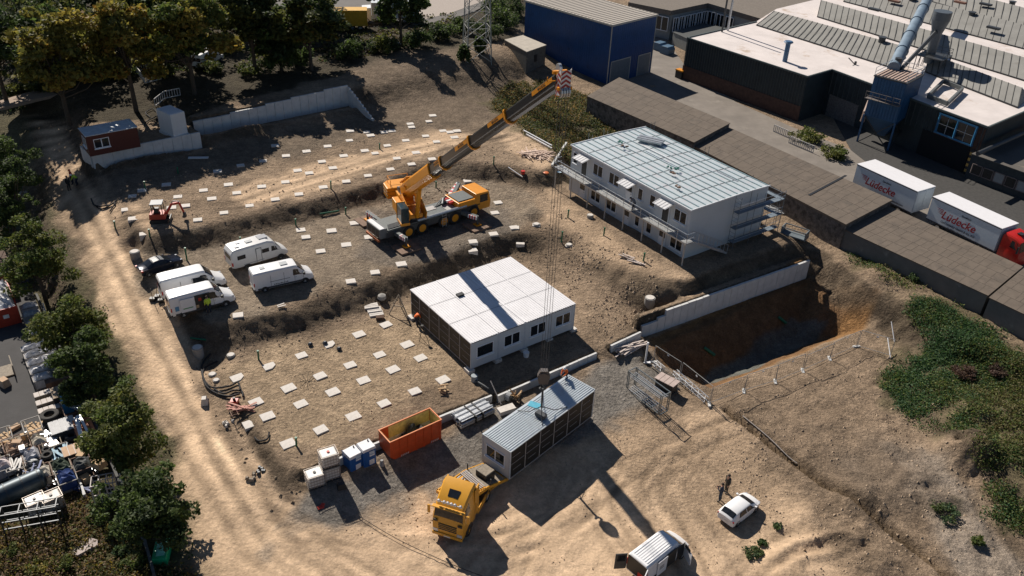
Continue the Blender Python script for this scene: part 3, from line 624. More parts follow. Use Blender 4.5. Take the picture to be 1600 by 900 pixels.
# walkway on posts with railing
WK = thing('walkway', 'galvanised walkway with railing along the front of the two storey building', 'walkway', (l[0], l[1], zB), yawB)
gt = M('grating', (.34,.35,.35), .5, .4, var=.5, sc=6, col2=(.60,.52,.48), thr=.56)
for i in range(10): MB().box(-1.5+i*(Wb+2.6)/10, -1.3, 2.94, -1.5+(i+1)*(Wb+2.6)/10-.03, -.2, 3.02).build('deck', gt, WK)
mb = MB(); mb.beam((-1.6,-1.33,2.92),(Wb+1.2,-1.33,2.92),.1,.16); mb.beam((-1.6,-.18,2.92),(Wb+1.2,-.18,2.92),.08,.14); mb.beam((Wb+1.15,-1.33,2.92),(Wb+1.15,-.15,2.92),.1,.16); mb.build('edge_beam', GALV, WK)
for k in range(8):
    x = -1.3+k*(Wb+2.3)/7
    mb = MB(); mb.beam((x,-1.27,-.9),(x,-1.27,2.9),.11); mb.build('post', M('post_pale', (.42,.40,.37), .6), WK)
mb = MB()
for z in (3.5, 4.08): mb.tube((-1.6,-1.35,z),(Wb+1.2,-1.35,z),.035,n=6); mb.tube((Wb+1.2,-1.35,z),(Wb+1.2,-.2,z),.035,n=6); mb.tube((-1.6,-1.35,z),(-1.6,-.2,z),.035,n=6)
for k in range(17): x = -1.6+k*(Wb+2.8)/16; mb.tube((x,-1.35,2.95),(x,-1.35,4.08),.03,n=5)
mb.build('railing', GALV, WK)
st = MB(); x0 = Wb+1.3; n = 14
ln = 5.2
for yy in (.2, 1.2): st.beam((x0, yy-1.6, 2.95), (x0+.01, yy-1.6, 2.9), .1)
S0 = V3(Wb+.7,-.1,2.95); S1 = V3(Wb+.7,4.9,.3)
for dx in (0, 1.0):
    st.beam(S0+V3(dx,0,0), S1+V3(dx,0,0), .06, .22); st.beam(S0+V3(dx,0,1.05), S1+V3(dx,0,1.05), .05)
    for k in range(9): p = S0+(S1-S0)*k/8+V3(dx,0,0); st.beam(p, p+V3(0,0,1.05), .04)
for k in range(n): p = S0+(S1-S0)*(k+.5)/n; st.box(p[0], p[1]-.15, p[2], p[0]+1.0, p[1]+.15, p[2]+.04)
st.build('stair', GALV, WK)
# scaffold at the right end and the back
def scaffold(label, org, yaw, L, levels, d=.8, bay=2.5, zoff=0, name='scaffold'):
    s = thing(name, label, 'scaffold', org, yaw); n = max(1, round(L/bay)); fr = MB(); top = levels[-1]+2.0
    for i in range(n+1):
        x = L*i/n
        for y in (0, d): fr.tube((x,y,zoff-.6),(x,y,top if (i in (0,) or i == n//2) else levels[-1]+1.05),.028,n=6)
        z = .4
        for z in levels: fr.tube((x,0,z),(x,d,z),.025,n=5)
        if i == 0:
            for k in range(int(top/.45)): fr.tube((x,0,k*.45+.3),(x,d,k*.45+.3),.018,n=4)
    fr.build('frame', M('scaffold_tube', (.16,.19,.22), .4, .5), s)
    for z in levels:
        mb = MB(); mb.box(0, .03, z, L, d-.03, z+.06); mb.build('deck', M('scaffold_deck', (.16,.20,.24), .6), s)
        mb = MB(); mb.tube((0,-.02,z+.5),(L,-.02,z+.5),.022,n=5); mb.tube((0,-.02,z+1.0),(L,-.02,z+1.0),.022,n=5); mb.build('guard_rail', GALV, s)
    return s
ex, ey = math.cos(yawB), math.sin(yawB); loc2 = lambda x, y, z=0: (l[0]+x*ex-y*ey, l[1]+x*ey+y*ex, zB+z)
scaffold('steel scaffold with three decks on the end wall of the two storey building', loc2(Wb+1.25, Db*.52), yawB+R(90), Db*.62, (.9, 2.6, 4.5))
scaffold('scaffold with railing behind the roof edge of the two storey building', loc2(-.5, Db+1.3), yawB, Wb+1.5, (2.4, 4.4), d=.7)
scaffold('short scaffold beside the far left end of the two storey building', loc2(-1.3, Db*.35), yawB+R(90), 5, (2.2, 4.2), d=.7)
# things on that roof
bun = MB()
for k in range(5): bun.box(k*.32, 0, 0, k*.32+.26, 3.2, .22+.06*(k % 2))
tag(bun.build('steel_profiles', GALV, loc=loc2(2.6, Db*.72, hB+.3), rz=yawB+R(-62)), 'bundle of galvanised profiles on the far corner of the two storey roof', 'steel profiles')
bar = MB(); bar.box(0, 0, 0, 6.2, .14, .1); tag(bar.build('steel_bar', WHITE, loc=loc2(5.6, Db*.53, hB+.44), rz=yawB), 'long white bar lying along the roof ridge of the two storey building', 'steel bar')
bar = MB(); bar.box(0, 0, 0, 3.2, .12, .1); tag(bar.build('steel_bar', GALV, loc=loc2(15.2, Db*.75, hB+.25), rz=yawB), 'short metal bar near the right end of the two storey roof', 'steel bar')
for k, (x, y) in enumerate(((3.2,5.0),(4.4,4.6),(13.0,5.4),(13.6,4.2),(12.2,4.8),(16.5,2.2))):
    mb = MB()
    for q in range(5): mb.rbox(rnd.uniform(-.35,.35), rnd.uniform(-.25,.25), 0, .25, .12, .14, rnd.uniform(0, 3))
    tag(mb.build('offcuts', [M('offcut_green', (.03,.16,.13), .6), M('offcut_brown', (.2,.12,.08), .8)][k % 2], loc=loc2(x*u, y, hB+.18+.06*y*.6), rz=yawB), ['small green offcuts near the far left of the two storey roof','brown scraps beside the green offcuts at the left of the roof','green bottles and scraps in the middle of the two storey roof','brown cloth heap in the middle of the two storey roof','teal scraps left of the brown heap on the roof','small brown scrap near the front right of the roof'][k], 'offcuts')
# ------------------------------------------------------------------ vehicles
def place(rear, front, Wd, side='R', zr=.25, zf=None):
    g = gat(*rear)[2]
    for _ in range(6):
        a = at(*rear, g+zr); b = at(*front, g+zr if zf is None else g+zf); m = (a+b)/2
        h = (b-a)[:2]; L = math.hypot(*h); h = h/L; n = V3(-h[1], h[0]) if side == 'R' else V3(h[1], -h[0])
        c = m[:2]+n*Wd/2; g = gz(*c)*.5+g*.5
    g = max(gz(c[0]+h[0]*s*L*.35, c[1]+h[1]*s*L*.35) for s in (-1, 0, 1))
    return (c[0], c[1], g+.02), math.atan2(h[1], h[0]), L
def _ring(st):
    x, zb, W_, zs, Wr, zr = st
    return [(W_*.93, zb), (W_, zb+.35*(zs-zb)), (W_*.995, zs), (Wr, zr-.10*(zr-zs)-.02), (Wr-.12, zr), (0, zr+.03)]
def car_pt(ST, x, t, sd):
    x = min(max(x, ST[0][0]), ST[-1][0])
    for a, b in zip(ST[:-1], ST[1:]):
        if a[0] <= x <= b[0]: break
    k = (x-a[0])/(b[0]-a[0]+1e-9); ra, rb = _ring(a), _ring(b); i = min(int(t), 4); q = t-i
    p = [(ra[i][j]*(1-q)+ra[i+1][j]*q)*(1-k)+(rb[i][j]*(1-q)+rb[i+1][j]*q)*k for j in (0, 1)]
    return V3(x, p[0]*sd, p[1])
def body(ST, mat, par, name='body'):
    mb = MB(); n = 11; vs = []
    for st in ST:
        r = _ring(st); vs += [(st[0], y, z) for y, z in r]+[(st[0], -y, z) for y, z in r[-2::-1]]
    fs = []
    for i in range(len(ST)-1):
        for j in range(n-1): fs.append((i*n+j, i*n+j+1, (i+1)*n+j+1, (i+1)*n+j))
        fs.append((i*n+n-1, i*n, (i+1)*n, (i+1)*n+n-1))
    fs += [list(range(n))[::-1], [(len(ST)-1)*n+j for j in range(n)]]
    mb.add(vs, fs); return mb.build(name, mat, par, smooth=True, ang=28)
def patch(ST, xa, ta, xb, tb, sd, mat, par, name='side_window', off=.012, nx=4, nt=3):
    """a pane lying on the body: from x range xa at ring value ta up to x range xb at tb"""
    mb = MB(); vs = []
    for j in range(nt+1):
        v = j/nt; t = ta+(tb-ta)*v
        for i in range(nx+1):
            u = i/nx; x = (xa[0]+(xa[1]-xa[0])*u)*(1-v)+(xb[0]+(xb[1]-xb[0])*u)*v
            p = car_pt(ST, x, t, sd); e = 1e-2
            n_ = np.cross(car_pt(ST, x+e, t, sd)-car_pt(ST, x-e, t, sd), car_pt(ST, x, min(t+e, 4.99), sd)-car_pt(ST, x, t-e, sd)); n_ = n_/(np.linalg.norm(n_)+1e-9)
            if n_@V3(0, sd, .3) < 0: n_ = -n_
            vs.append(p+n_*off)
    fs = [(j*(nx+1)+i, j*(nx+1)+i+1, (j+1)*(nx+1)+i+1, (j+1)*(nx+1)+i) for j in range(nt) for i in range(nx)]
    mb.add(vs, fs); return mb.build(name, mat, par)
def screen(ST, x0, x1, ta, mat, par, name='windscreen', off=.02):   # across both sides between two stations
    mb = MB(); ts = [(ta, 1), (4, 1), (4.98, 1), (4, -1), (ta, -1)]; vs = []
    for k in range(5):
        x = x0+(x1-x0)*k/4
        for t, sd in ts:
            p = car_pt(ST, x, t, sd); e = .02; n_ = np.cross(car_pt(ST, x+e, t, sd)-car_pt(ST, x-e, t, sd), V3(0, 1, 0)); n_ = n_/(np.linalg.norm(n_)+1e-9); n_ = n_ if n_[2] > 0 else -n_
            vs.append(p+n_*off)
    fs = [(k*5+i, k*5+i+1, (k+1)*5+i+1, (k+1)*5+i) for k in range(4) for i in range(4)]
    mb.add(vs, fs); return mb.build(name, mat, par)
def wheel(par, x, y, r, w, rim=None, loc_z=None):
    sg = 1 if y > 0 else -1; z = r if loc_z is None else loc_z
    mb = MB()
    prof = [(r*.62, -w/2), (r*.95, -w/2), (r, -w/2+.04), (r, w/2-.04), (r*.95, w/2), (r*.62, w/2)]; n = 18
    vs = [(q*math.cos(2*math.pi*i/n), h, q*math.sin(2*math.pi*i/n)) for q, h in prof for i in range(n)]
    fs = [(j*n+i, j*n+(i+1) % n, (j+1)*n+(i+1) % n, (j+1)*n+i) for j in range(5) for i in range(n)]
    mb.add(vs, fs); o = mb.build('wheel', RUB, par, smooth=True, loc=(x, y, z))
    mr = MB(); mr.tube((0, -w/2+.03, 0), (0, w/2-.02, 0), r*.63, n=14); mr.tube((0, sg*(w/2-.03), 0), (0, sg*(w/2+.02), 0), r*.25, n=10); mr.build('rim', rim or GALV, o); return o
def arch(par, x, y, r, mat=None):
    mb = MB(); sg = 1 if y > 0 else -1; pts = [(math.cos(a)*r*1.2, math.sin(a)*r*1.2) for a in np.linspace(-.25, math.pi+.25, 13)]
    mb.prism([(x+a, r+b) for a, b in pts], y-sg*.02, y+sg*.012, axis='y'); return mb.build('wheel_arch', mat or BLK, par)
LAMPR = M('tail_lamp', (.45,.02,.02), .3); LAMPW = M('head_lamp', (.6,.62,.65), .15, .3); PLATE = M('number_plate', (.7,.7,.66), .5); GREYP = M('grey_bumper', (.05,.052,.055), .6)
def van(label, rear, front, L0=5.95, Wd=2.02, H=2.62, kind='sprinter', group='white vans parked on the gravel terrace', zr=.25, side='R', lens=None):
    loc, rz, L = place(rear, front, Wd, side, zr); s = np.clip(L/L0*1.02, .9, 1.12)
    t = thing('panel_van', label, 'van', loc, rz, group); t.scale = (s, s*.95, s*.88) if lens is None else lens
    h = L0/2; w = Wd/2; fx = .98 if kind == 'sprinter' else 1.0
    if kind == 'sprinter': ST = [(-h,.42,w*.95,1.25,w*.86,H-.22),(-h+.12,.38,w*.99,1.3,w*.89,H-.03),(-h+.8,.36,w,1.3,w*.9,H),(h-2.15,.36,w,1.32,w*.9,H),(h-1.9,.36,w,1.32,w*.87,H-.07),(h-1.05,.36,w*.99,1.28,w*.80,1.52),(h-.35,.36,w*.95,1.0,w*.72,1.12),(h-.08,.38,w*.88,.78,w*.66,.92),(h,.42,w*.78,.66,w*.6,.74)]; wsx = (h-1.86, h-1.12)
    else: ST = [(-h,.42,w*.95,1.25,w*.90,H-.2),(-h+.1,.36,w*.99,1.3,w*.93,H-.03),(-h+.8,.34,w,1.3,w*.94,H),(h-1.95,.34,w,1.32,w*.94,H),(h-1.7,.34,w,1.32,w*.9,H-.08),(h-.85,.34,w*.99,1.3,w*.82,1.5),(h-.3,.34,w*.96,1.1,w*.72,1.18),(h-.06,.36,w*.9,.85,w*.66,.98),(h,.4,w*.8,.6,w*.6,.75)]; wsx = (h-1.66, h-.92)
    body(ST, WHITE, t); screen(ST, wsx[0], wsx[1], 3.1, GLASS, t)
    for sd in (1, -1):
        patch(ST, (wsx[0]-.55, wsx[1]-.05), 2.08, (wsx[0]-.5, wsx[0]+.22), 2.75, sd, GLASS, t)
        mb = MB(); mb.box(wsx[1]-.25, sd*(w+.02), 1.32, wsx[1]-.05, sd*(w+.24), 1.62); mb.build('mirror', BLK, t, bevel=.03)
        mb = MB(); mb.box(-h+.35, sd*(w-.01), .42, h-.9, sd*(w+.018), .62); mb.build('side_trim', GREYP, t)
        mb = MB(); mb.box(-h-.01, sd*(w-.2), .95, -h+.1, sd*(w-.02), 1.4); mb.build('tail_light', LAMPR, t)
        mb = MB(); mb.box(h-.42, sd*(w-.32), .86, h-.12, sd*(w-.16), 1.06); mb.build('headlight', LAMPW, t)
        for x in (-h+1.05, h-1.0): arch(t, x, sd*w*.995, .34); wheel(t, x, sd*(w-.10), .34, .24)
    mb = MB(); mb.box(-h-.06, -w+.05, .36, -h+.1, w-.05, .56); mb.build('rear_bumper', GREYP, t, bevel=.02)
    mb = MB(); mb.box(h-.2, -w*.8, .32, h+.04, w*.8, .6); mb.build('front_bumper', GREYP, t, bevel=.03)
    mb = MB(); mb.box(-h-.015, -w+.22, 1.4, -h+.05, -.06, 2.05); mb.box(-h-.015, .06, 1.4, -h+.05, w-.22, 2.05)
    if kind == 'sprinter': mb.build('rear_window', GLASS, t)
    mb = MB()
    for sd in (1, -1):
        for x in (-h+1.75, h-3.15, h-2.05, h-1.12): mb.box(x-.012, sd*(w+.004), .62, x+.012, sd*(w-.03), 1.3 if x > h-1.5 else H-.55)
        mb.box(h-1.98, sd*(w+.012), 1.12, h-1.86, sd*w, 1.16)
    mb.box(-.012-0*h-h-.0, -.012, .6, -h-.004, .012, H-.3); mb.build('door_seam', GREYP, t)
    MB().box(-h-.07, -.26, .42, -h-.062, .26, .54).build('number_plate', PLATE, t)
    for x in np.arange(-h+.5, h-2.2, .55): pass
    return t, ST, h, w, H
v1, ST, h, w, H = van('white van with its sliding side door open, nearest of the parked vans', (271,498), (369,472))
mb = MB(); mb.box(-.75, -w-.012, .6, .62, -w+.05, 2.25); mb.build('door_opening', BLK, v1)
mb = MB(); mb.box(-.72, -w-.02, .5, .6, -w-.004, .6); mb.build('door_sill', GREYP, v1)
mb = MB(); mb.box(-2.1, -w-.07, .62, -.78, -w-.03, 2.2); so_ = mb.build('sliding_door', WHITE, v1, bevel=.03); mb = MB(); mb.box(-1.9, -w-.075, 1.0, -1.0, -w-.071, 1.12); mb.build('lettering_band', M('logo_green', (.05,.30,.10), .5), so_); mb = MB(); mb.box(-2.6, -w-.016, .95, -2.25, -w-.004, 1.5); mb.build('logo_patch', M('logo_blue', (.10,.28,.45), .5), v1)
for k, (x, y, c) in enumerate(((-.6,.9,WOOD),(-.3,1.7,RED),(.1,1.3,WOODG),(.3,.8,BLK))): mb = MB(); mb.box(x-.14, -w-.03, y-.15, x+.14, -w-.014, y+.2); mb.build('tool_box', c, v1)
van('white van with a dark side window behind the open van', (257,471), (355,446), kind='sprinter')[0]
v2 = [o for o in COL.objects if o.name.startswith('panel_van') and not o.parent][-1]; mb = MB(); mb.box(-.1, -w-.014, 1.45, 1.2, -w*.93, 2.05); mb.build('side_window', GLASS, v2)
v3, ST3, h3, w3, H3 = van('long white high roof van with roof vents, right of the others', (400,458), (491,437), L0=6.3, Wd=2.08, H=2.62, kind='ducato')
mb = MB(); mb.box(-.1, -.35, H3, .65, .35, H3+.1); mb.build('roof_vent', M('vent_grey', (.25,.28,.30), .4), v3); mb = MB(); mb.box(-2.2, -.25, H3, -1.7, .25, H3+.08); mb.build('roof_vent', M('vent_grey', (.25,.28,.30), .4), v3)
mb = MB(); mb.box(-1.5, -w3-.014, 1.2, .6, -w3, 1.25); mb.build('door_rail', BLK, v3)
for k in range(9): mb = MB(); mb.box(-1.1+k*.17, -w3-.014, .72, -1.0+k*.17, -w3, .72+rnd.uniform(.08,.16)); mb.build('lettering', BLK, v3)
# van with open doors at the lower edge
loc, rz, Lm = place((1013,891), (1062,852), 1.9, 'R', 2.02); print('v4 roof', Lm); L0 = Lm+1.55; h = L0/2; w = .96; H = 2.06
sx = h-Lm/2; t = thing('panel_van', 'white van with open doors and ribbed roof at the edge of the yard', 'van', (loc[0]+math.cos(rz)*sx, loc[1]+math.sin(rz)*sx, -1.98), rz)
ST = [(-h,.4,w*.97,1.2,w*.88,H-.06),(-h+.08,.34,w,1.2,w*.9,H),(h-1.75,.32,w,1.2,w*.88,H),(h-1.5,.32,w,1.2,w*.85,H-.06),(h-.75,.32,w*.98,1.15,w*.80,1.28),(h-.25,.34,w*.94,.95,w*.7,1.0),(h-.05,.36,w*.86,.75,w*.62,.85),(h,.4,w*.76,.6,w*.55,.7)]
body(ST, WHITE, t); screen(ST, h-1.47, h-.8, 3.1, GLASS, t)
for k in range(7): mb = MB(); y = -w*.62+k*w*1.24/6; mb.box(-h+.25, y-.025, H-.01, h-2.0, y+.025, H+.045); mb.build('roof_rib', WHITE, t)
for sd in (1, -1):
    mb = MB(); mb.box(-h-.01, sd*(w-.14), .9, -h+.06, sd*(w-.02), 1.5); mb.build('tail_light', LAMPR, t)
    for x in (-h+.9, h-.9): arch(t, x, sd*w*.99, .33); wheel(t, x, sd*(w-.1), .33, .22)
mb = MB(); mb.box(-h-.012, -w+.1, .5, -h+.02, w-.1, H-.15); mb.build('rear_opening', BLK, t)
mb = MB(); mb.box(-h-.014, -.6, .55, -h-.004, -.15, 1.0); mb.build('red_crate', RED, t)
for sd, a in ((1, 115), (-1, 100)):
    c0 = V3(-h, sd*(w-.05), 0); d_ = V3(math.cos(R(180-a*.0)), 0, 0); dirv = V3(-math.cos(R(a-90))*1, sd*math.sin(R(a-90)+.25), 0); dirv /= np.linalg.norm(dirv)
    mb = MB(); mb.beam(c0+dirv*.03+V3(0,0,1.2), c0+dirv*.88+V3(0,0,1.2), .06, 1.5); o = mb.build('rear_door', GREYP if sd > 0 else WHITE, t); mb = MB(); mb.beam(c0+dirv*.15+V3(0,0,1.5), c0+dirv*.76+V3(0,0,1.5), .075, .6); mb.build('pane', GLASS, o)
mb = MB(); mb.box(-.35, -w-.01, .45, .7, -w+.02, 1.85); mb.build('door_opening', BLK, t)
mb = MB(); mb.box(-1.45, -w-.08, .45, -.4, -w-.03, 1.85); so2 = mb.build('sliding_door', WHITE, t, bevel=.03)
for k in range(3): mb = MB(); mb.box(-1.25, -w-.085, 1.05+k*.12, -.75, -w-.081, 1.1+k*.12); mb.build('lettering', BLK, so2)
mb = MB(); mb.box(.8, -w-.012, .5, 1.6, -w+.02, 1.75); mb.build('cab_opening', BLK, t)
mb = MB(); mb.beam((1.65, -w, 1.0), (1.2, -w-.95, 1.0), .07, 1.05); fd = mb.build('front_door', WHITE, t); mb = MB(); mb.beam((1.5, -w-.1, 1.62), (1.25, -w-.75, 1.62), .03, .32); mb.build('pane', GLASS, fd)
mb = MB(); mb.box(h-.15,-w*.85,.3,h+.03,w*.85,.58); mb.build('front_bumper', GREYP, t, bevel=.03)
# ---- cars
def car(label, rear, front, L0, Wd, H, paint, kind, side='R', zr=.25, roofcol=None):
    loc, rz, L = place(rear, front, Wd, side, zr); s = float(np.clip(L/L0, .92, 1.12)); t = thing('hatchback' if kind == 'hatch' else 'saloon_car', label, 'car', loc, rz); t.scale = (s, s, s)
    h = L0/2; w = Wd/2; B_ = .95
    if kind == 'hatch': ST = [(-h,.35,w*.84,.8,w*.72,.95),(-h+.12,.25,w*.95,.92,w*.74,1.12),(-h+.62,.2,w,.95,w*.74,H-.06),(-h+1.1,.18,w,.95,w*.75,H),(-.05+.2,.18,w,.94,w*.74,H-.02),(.45,.18,w,.93,w*.73,H-.12),(1.2,.2,w*.99,.9,w*.78,1.0),(h-.35,.22,w*.93,.78,w*.66,.84),(h-.08,.27,w*.84,.66,w*.56,.72),(h,.35,w*.7,.52,w*.5,.58)]; rw = (-h+.14, -h+.58); ws = (.5, 1.14); sw = [(-h+.75, -.25), (-.17, .98)]; tp = [(-h+.95, -.25), (-.17, .4)]
    else: ST = [(-h,.35,w*.84,.8,w*.7,.86),(-h+.12,.25,w*.93,.88,w*.72,.95),(-h+.75,.2,w,.93,w*.76,1.02),(-h+1.5,.18,w,.94,w*.72,H-.06),(-h+2.1,.18,w,.94,w*.74,H),(-.0,.18,w,.94,w*.74,H-.01),(.35,.18,w,.93,w*.72,H-.1),(1.15,.2,w*.99,.9,w*.78,.98),(h-.4,.22,w*.93,.76,w*.66,.82),(h-.08,.27,w*.84,.64,w*.56,.7),(h,.35,w*.7,.5,w*.5,.56)]; rw = (-h+.8, -h+1.46); ws = (.4, 1.1); sw = [(-h+1.0, -.35), (-.27, .92)]; tp = [(-h+1.55, -.35), (-.27, .35)]
    body(ST, paint, t)
    if roofcol: screen(ST, rw[1]+.02, ws[0]-.02, 4.0, roofcol, t, 'roof', off=.006)  # paler roof skin with the sheen put into its colour
    screen(ST, ws[0], ws[1], 3.2, GLASS, t); screen(ST, rw[0], rw[1], 3.3, GLASS, t, 'rear_window')
    for sd in (1, -1):
        for a, b in zip(sw, tp): patch(ST, a, 2.06, b, 2.86, sd, GLASS, t)
        mb = MB(); mb.box(.78, sd*(w+.0), .94, .95, sd*(w+.17), 1.06); mb.build('mirror', paint, t, bevel=.02)
        mb = MB(); mb.box(-h+.02, sd*(w-.3), .74, -h+.22, sd*(w-.06), .92); mb.build('tail_light', LAMPR, t); mb = MB(); mb.box(h-.38, sd*(w-.36), .6, h-.1, sd*(w-.17), .74); mb.build('headlight', LAMPW, t)
        for x in (-h+.72, h-.8): arch(t, x, sd*w*.985, .31); wheel(t, x, sd*(w-.11), .31, .2)
    mb = MB(); mb.box(-h-.01, -.26, .55, -h+.08, .26, .67); mb.build('number_plate', PLATE, t)
    return t
car('white compact car parked beside the two people', (1147,827), (1190,793), 4.0, 1.74, 1.46, WHITE, 'hatch')
car('dark blue saloon car parked by the earth bank', (226,434), (287,413), 4.75, 1.84, 1.44, M('dark_blue_paint', (.015,.02,.035), .2, .3), 'saloon', roofcol=M('roof_sheen', (.12,.13,.14), .5))
# ---- motorhome
loc, rz, L = place((366,423), (452,397), 2.2, 'R', .35); t = thing('motorhome', 'white motorhome with roof hatches among the parked vans', 'motorhome', loc, rz); s = L/6.3*1.0; t.scale = (s, s, s*.9)
h = 3.2; w = 1.12; ST = [(-h,.6,w*.93,1.3,w*.9,2.35),(-h+.25,.5,w*.99,1.4,w*.93,2.78),(-h+.7,.48,w,1.4,w*.95,2.86),(.9,.48,w,1.4,w*.95,2.86),(1.5,.48,w,1.4,w*.93,2.62),(1.75,.45,w*.96,1.38,w*.85,2.36),(2.35,.4,w*.93,1.3,w*.76,1.5),(2.85,.38,w*.88,1.05,w*.7,1.15),(3.12,.4,w*.8,.8,w*.6,.9),(3.2,.42,w*.7,.6,w*.55,.7)]
MH_W = M('motorhome_white', (.66,.655,.64), .4, var=.05); body(ST, MH_W, t); screen(ST, 1.8, 2.3, 3.1, GLASS, t)
for sd in (1, -1):
    patch(ST, (1.2, 2.22), 2.06, (1.25, 1.78), 2.62, sd, GLASS, t)
    for x0, x1 in ((-2.6,-1.7),(.15,.95)): patch(ST, (x0, x1), 2.1, (x0, x1), 2.5, sd, GLASS, t)
    for x in (-1.6, 2.2): arch(t, x, sd*w*.97, .33); wheel(t, x, sd*(w-.16), .33, .22)
    mb = MB(); mb.box(-2.0, sd*w, .7, .3, sd*(w+.012), .8); mb.build('stripe', M('pale_stripe', (.35,.37,.4), .5), t)
    mb = MB(); mb.box(-h-.02, sd*(w-.25), .85, -h+.1, sd*(w-.05), 1.3); mb.build('tail_light', LAMPR, t)
mb = MB(); mb.box(-.55, -w-.01, .62, -.5, -w+.02, 2.35); mb.box(.05, -w-.01, .62, .1, -w+.02, 2.35); mb.box(-.55, -w-.01, 2.32, .1, -w+.02, 2.37); mb.build('door_frame', GREYP, t)
mb = MB(); mb.box(-h-.012, -.75, 1.5, -h+.1, .75, 2.1); mb.build('rear_window', GLASS, t)
for x, y, a, b, m_ in ((-2.3,-.45,.45,.3,WHITE),(-1.9,.35,.45,.4,WHITE),(-.8,0,.7,.5,M('vent_grey', (.25,.28,.30), .4)),(.8,.2,1.0,.9,M('solar_grey', (.30,.31,.33), .3))): mb = MB(); mb.box(x-a/2, y-b/2, 2.86, x+a/2, y+b/2, 2.97); mb.build('roof_hatch', m_, t, bevel=.02)
# ---- yellow tractor unit with low loader
loc, rz, L = place((741,812), (724,846), 2.5, 'L', .5)
fl, fr = at(677,831,-1.65), at(723.5,846,-1.65); d = (fr-fl)[:2]; wd = math.hypot(*d); d /= wd; hd = V3(d[1], -d[0]); print('cab width', wd)
if hd[1] > 0: hd = -hd
mid_ = (fl+fr)[:2]/2; rzT = math.atan2(hd[1], hd[0]); T = thing('truck', 'yellow tractor unit with sleeper cab and roof lamps', 'truck', (mid_[0]-hd[0]*1.2, mid_[1]-hd[1]*1.2, -1.98), rzT)
w = 1.27; ST = [(-1.15,.55,w*.96,2.3,w*.93,3.95),(-1.05,.5,w,2.3,w*.95,4.02),(-.4,.45,w,2.3,w*.93,3.88),(.35,.45,w,2.25,w*.9,3.5),(.75,.45,w,2.2,w*.88,3.22),(.98,.45,w,2.15,w*.86,2.98),(1.16,.42,w*.98,1.75,w*.9,2.02),(1.25,.38,w*.96,1.3,w*.88,1.75),(1.30,.38,w*.9,1.1,w*.82,1.4)]
body(ST, TYEL, T, 'cab'); screen(ST, .995, 1.145, 3.05, GLASS, T)
for sd in (1, -1):
    patch(ST, (.05, .85), 2.1, (.1, .75), 2.8, sd, GLASS, T)
    mb = MB(); mb.beam((1.1, sd*(w+.02), 2.9), (1.2, sd*(w+.3), 2.9), .05); mb.box(1.08, sd*(w+.18), 2.2, 1.2, sd*(w+.38), 2.95); mb.build('mirror', TYEL, T, bevel=.03)
    mb = MB(); mb.box(1.2, sd*.75, .72, 1.33, sd*1.16, .98); mb.build('headlight', LAMPW, T)
    mb = MB(); mb.box(-1.3, sd*(w-.02), 2.2, -.75, sd*(w+.03), 3.6); mb.box(-1.6, sd*(w-.1), .9, -1.13, sd*(w), 3.6); mb.build('wind_deflector', TYEL, T)
    mb = MB(); mb.box(-4.0, sd*(w-.06), .55, -1.5, sd*w, 1.05); mb.build('side_skirt', TYEL, T)
    for x in (.2,): arch(T, x, sd*w, .52); wheel(T, x, sd*(w-.16), .52, .32, TYEL)
    wheel(T, -3.5, sd*(w-.3), .52, .6, GALV)
    mb = MB(); pts = [(-3.5+math.cos(a)*.62, .55+math.sin(a)*.62) for a in np.linspace(.2, math.pi-.2, 9)]; mb.prism(pts+[(x, z-.04) for x, z in pts[::-1]], sd*(w-.62), sd*w, axis='y'); mb.build('mudguard', BLK, T)
mb = MB(); mb.box(-.05, -.42, 3.78, .42, .42, 3.80)
a_, b_ = car_pt(ST, -.12, 4.6, 1), car_pt(ST, .38, 4.6, 1)
mb = MB(); mb.add([V3(-.15,-.45,car_pt(ST,-.15,4.6,1)[2]+.03), V3(.38,-.4,car_pt(ST,.38,4.6,1)[2]+.03), V3(.38,.4,car_pt(ST,.38,4.6,1)[2]+.03), V3(-.15,.45,car_pt(ST,-.15,4.6,1)[2]+.03)], [(0,1,2,3)]); mb.build('roof_hatch', GLASS, T)
mb = MB(); mb.tube((.9,-1.0,3.36),(.9,1.0,3.36),.04,n=6); mb.build('lamp_bar', GALV, T)
for y in (-.85,-.42,-.14,.14,.42,.85): mb = MB(); mb.tube((.86,y,3.42),(.98,y,3.42),.12,n=12); mb.build('roof_lamp', LAMPW, T)
mb = MB(); mb.box(.95,-w,2.98,1.25,w,3.06); mb.build('sun_visor', TYEL, T, bevel=.03)
for k in range(4): mb = MB(); mb.box(1.24,-.72,1.0+k*.17,1.325,.72,1.09+k*.17); mb.build('grille_bar', BLK, T)
mb = MB(); mb.box(1.27,-1.15,1.70,1.31,-.8,1.9); mb.box(1.27,.8,1.70,1.31,1.15,1.9); mb.build('front_vent', BLK, T)
mb = MB(); mb.box(1.28,-w*.95,.4,1.4,w*.95,.68); mb.build('front_bumper', TYEL, T, bevel=.04)
mb = MB(); mb.box(1.4,-.26,.46,1.412,.26,.57); mb.build('number_plate', PLATE, T)
mb = MB(); mb.box(-4.6,-.42,.75,-1.0,-.28,1.0); mb.box(-4.6,.28,.75,-1.0,.42,1.0); mb.box(-4.0,-.6,.98,-2.9,.6,1.1); mb.box(-1.7,-1.1,.6,-1.2,1.1,1.6); mb.build('chassis', STEEL, T)
mb = MB(); mb.tube((-1.45,-.7,1.0),(-1.45,-.7,3.4),.1,n=8); mb.build('exhaust', STEEL, T)
# trailer axis is the module axis; its front is towards the camera
ax = V3(-math.sin(yawM), math.cos(yawM)); rzR = math.atan2(-ax[1], -ax[0]); mc = b2[:2]+V3(math.cos(yawM), math.sin(yawM))*1.5
TR_ = thing('low_loader_trailer', 'yellow low loader trailer under the hanging container module', 'trailer', (mc[0], mc[1], -2.0), rzR)
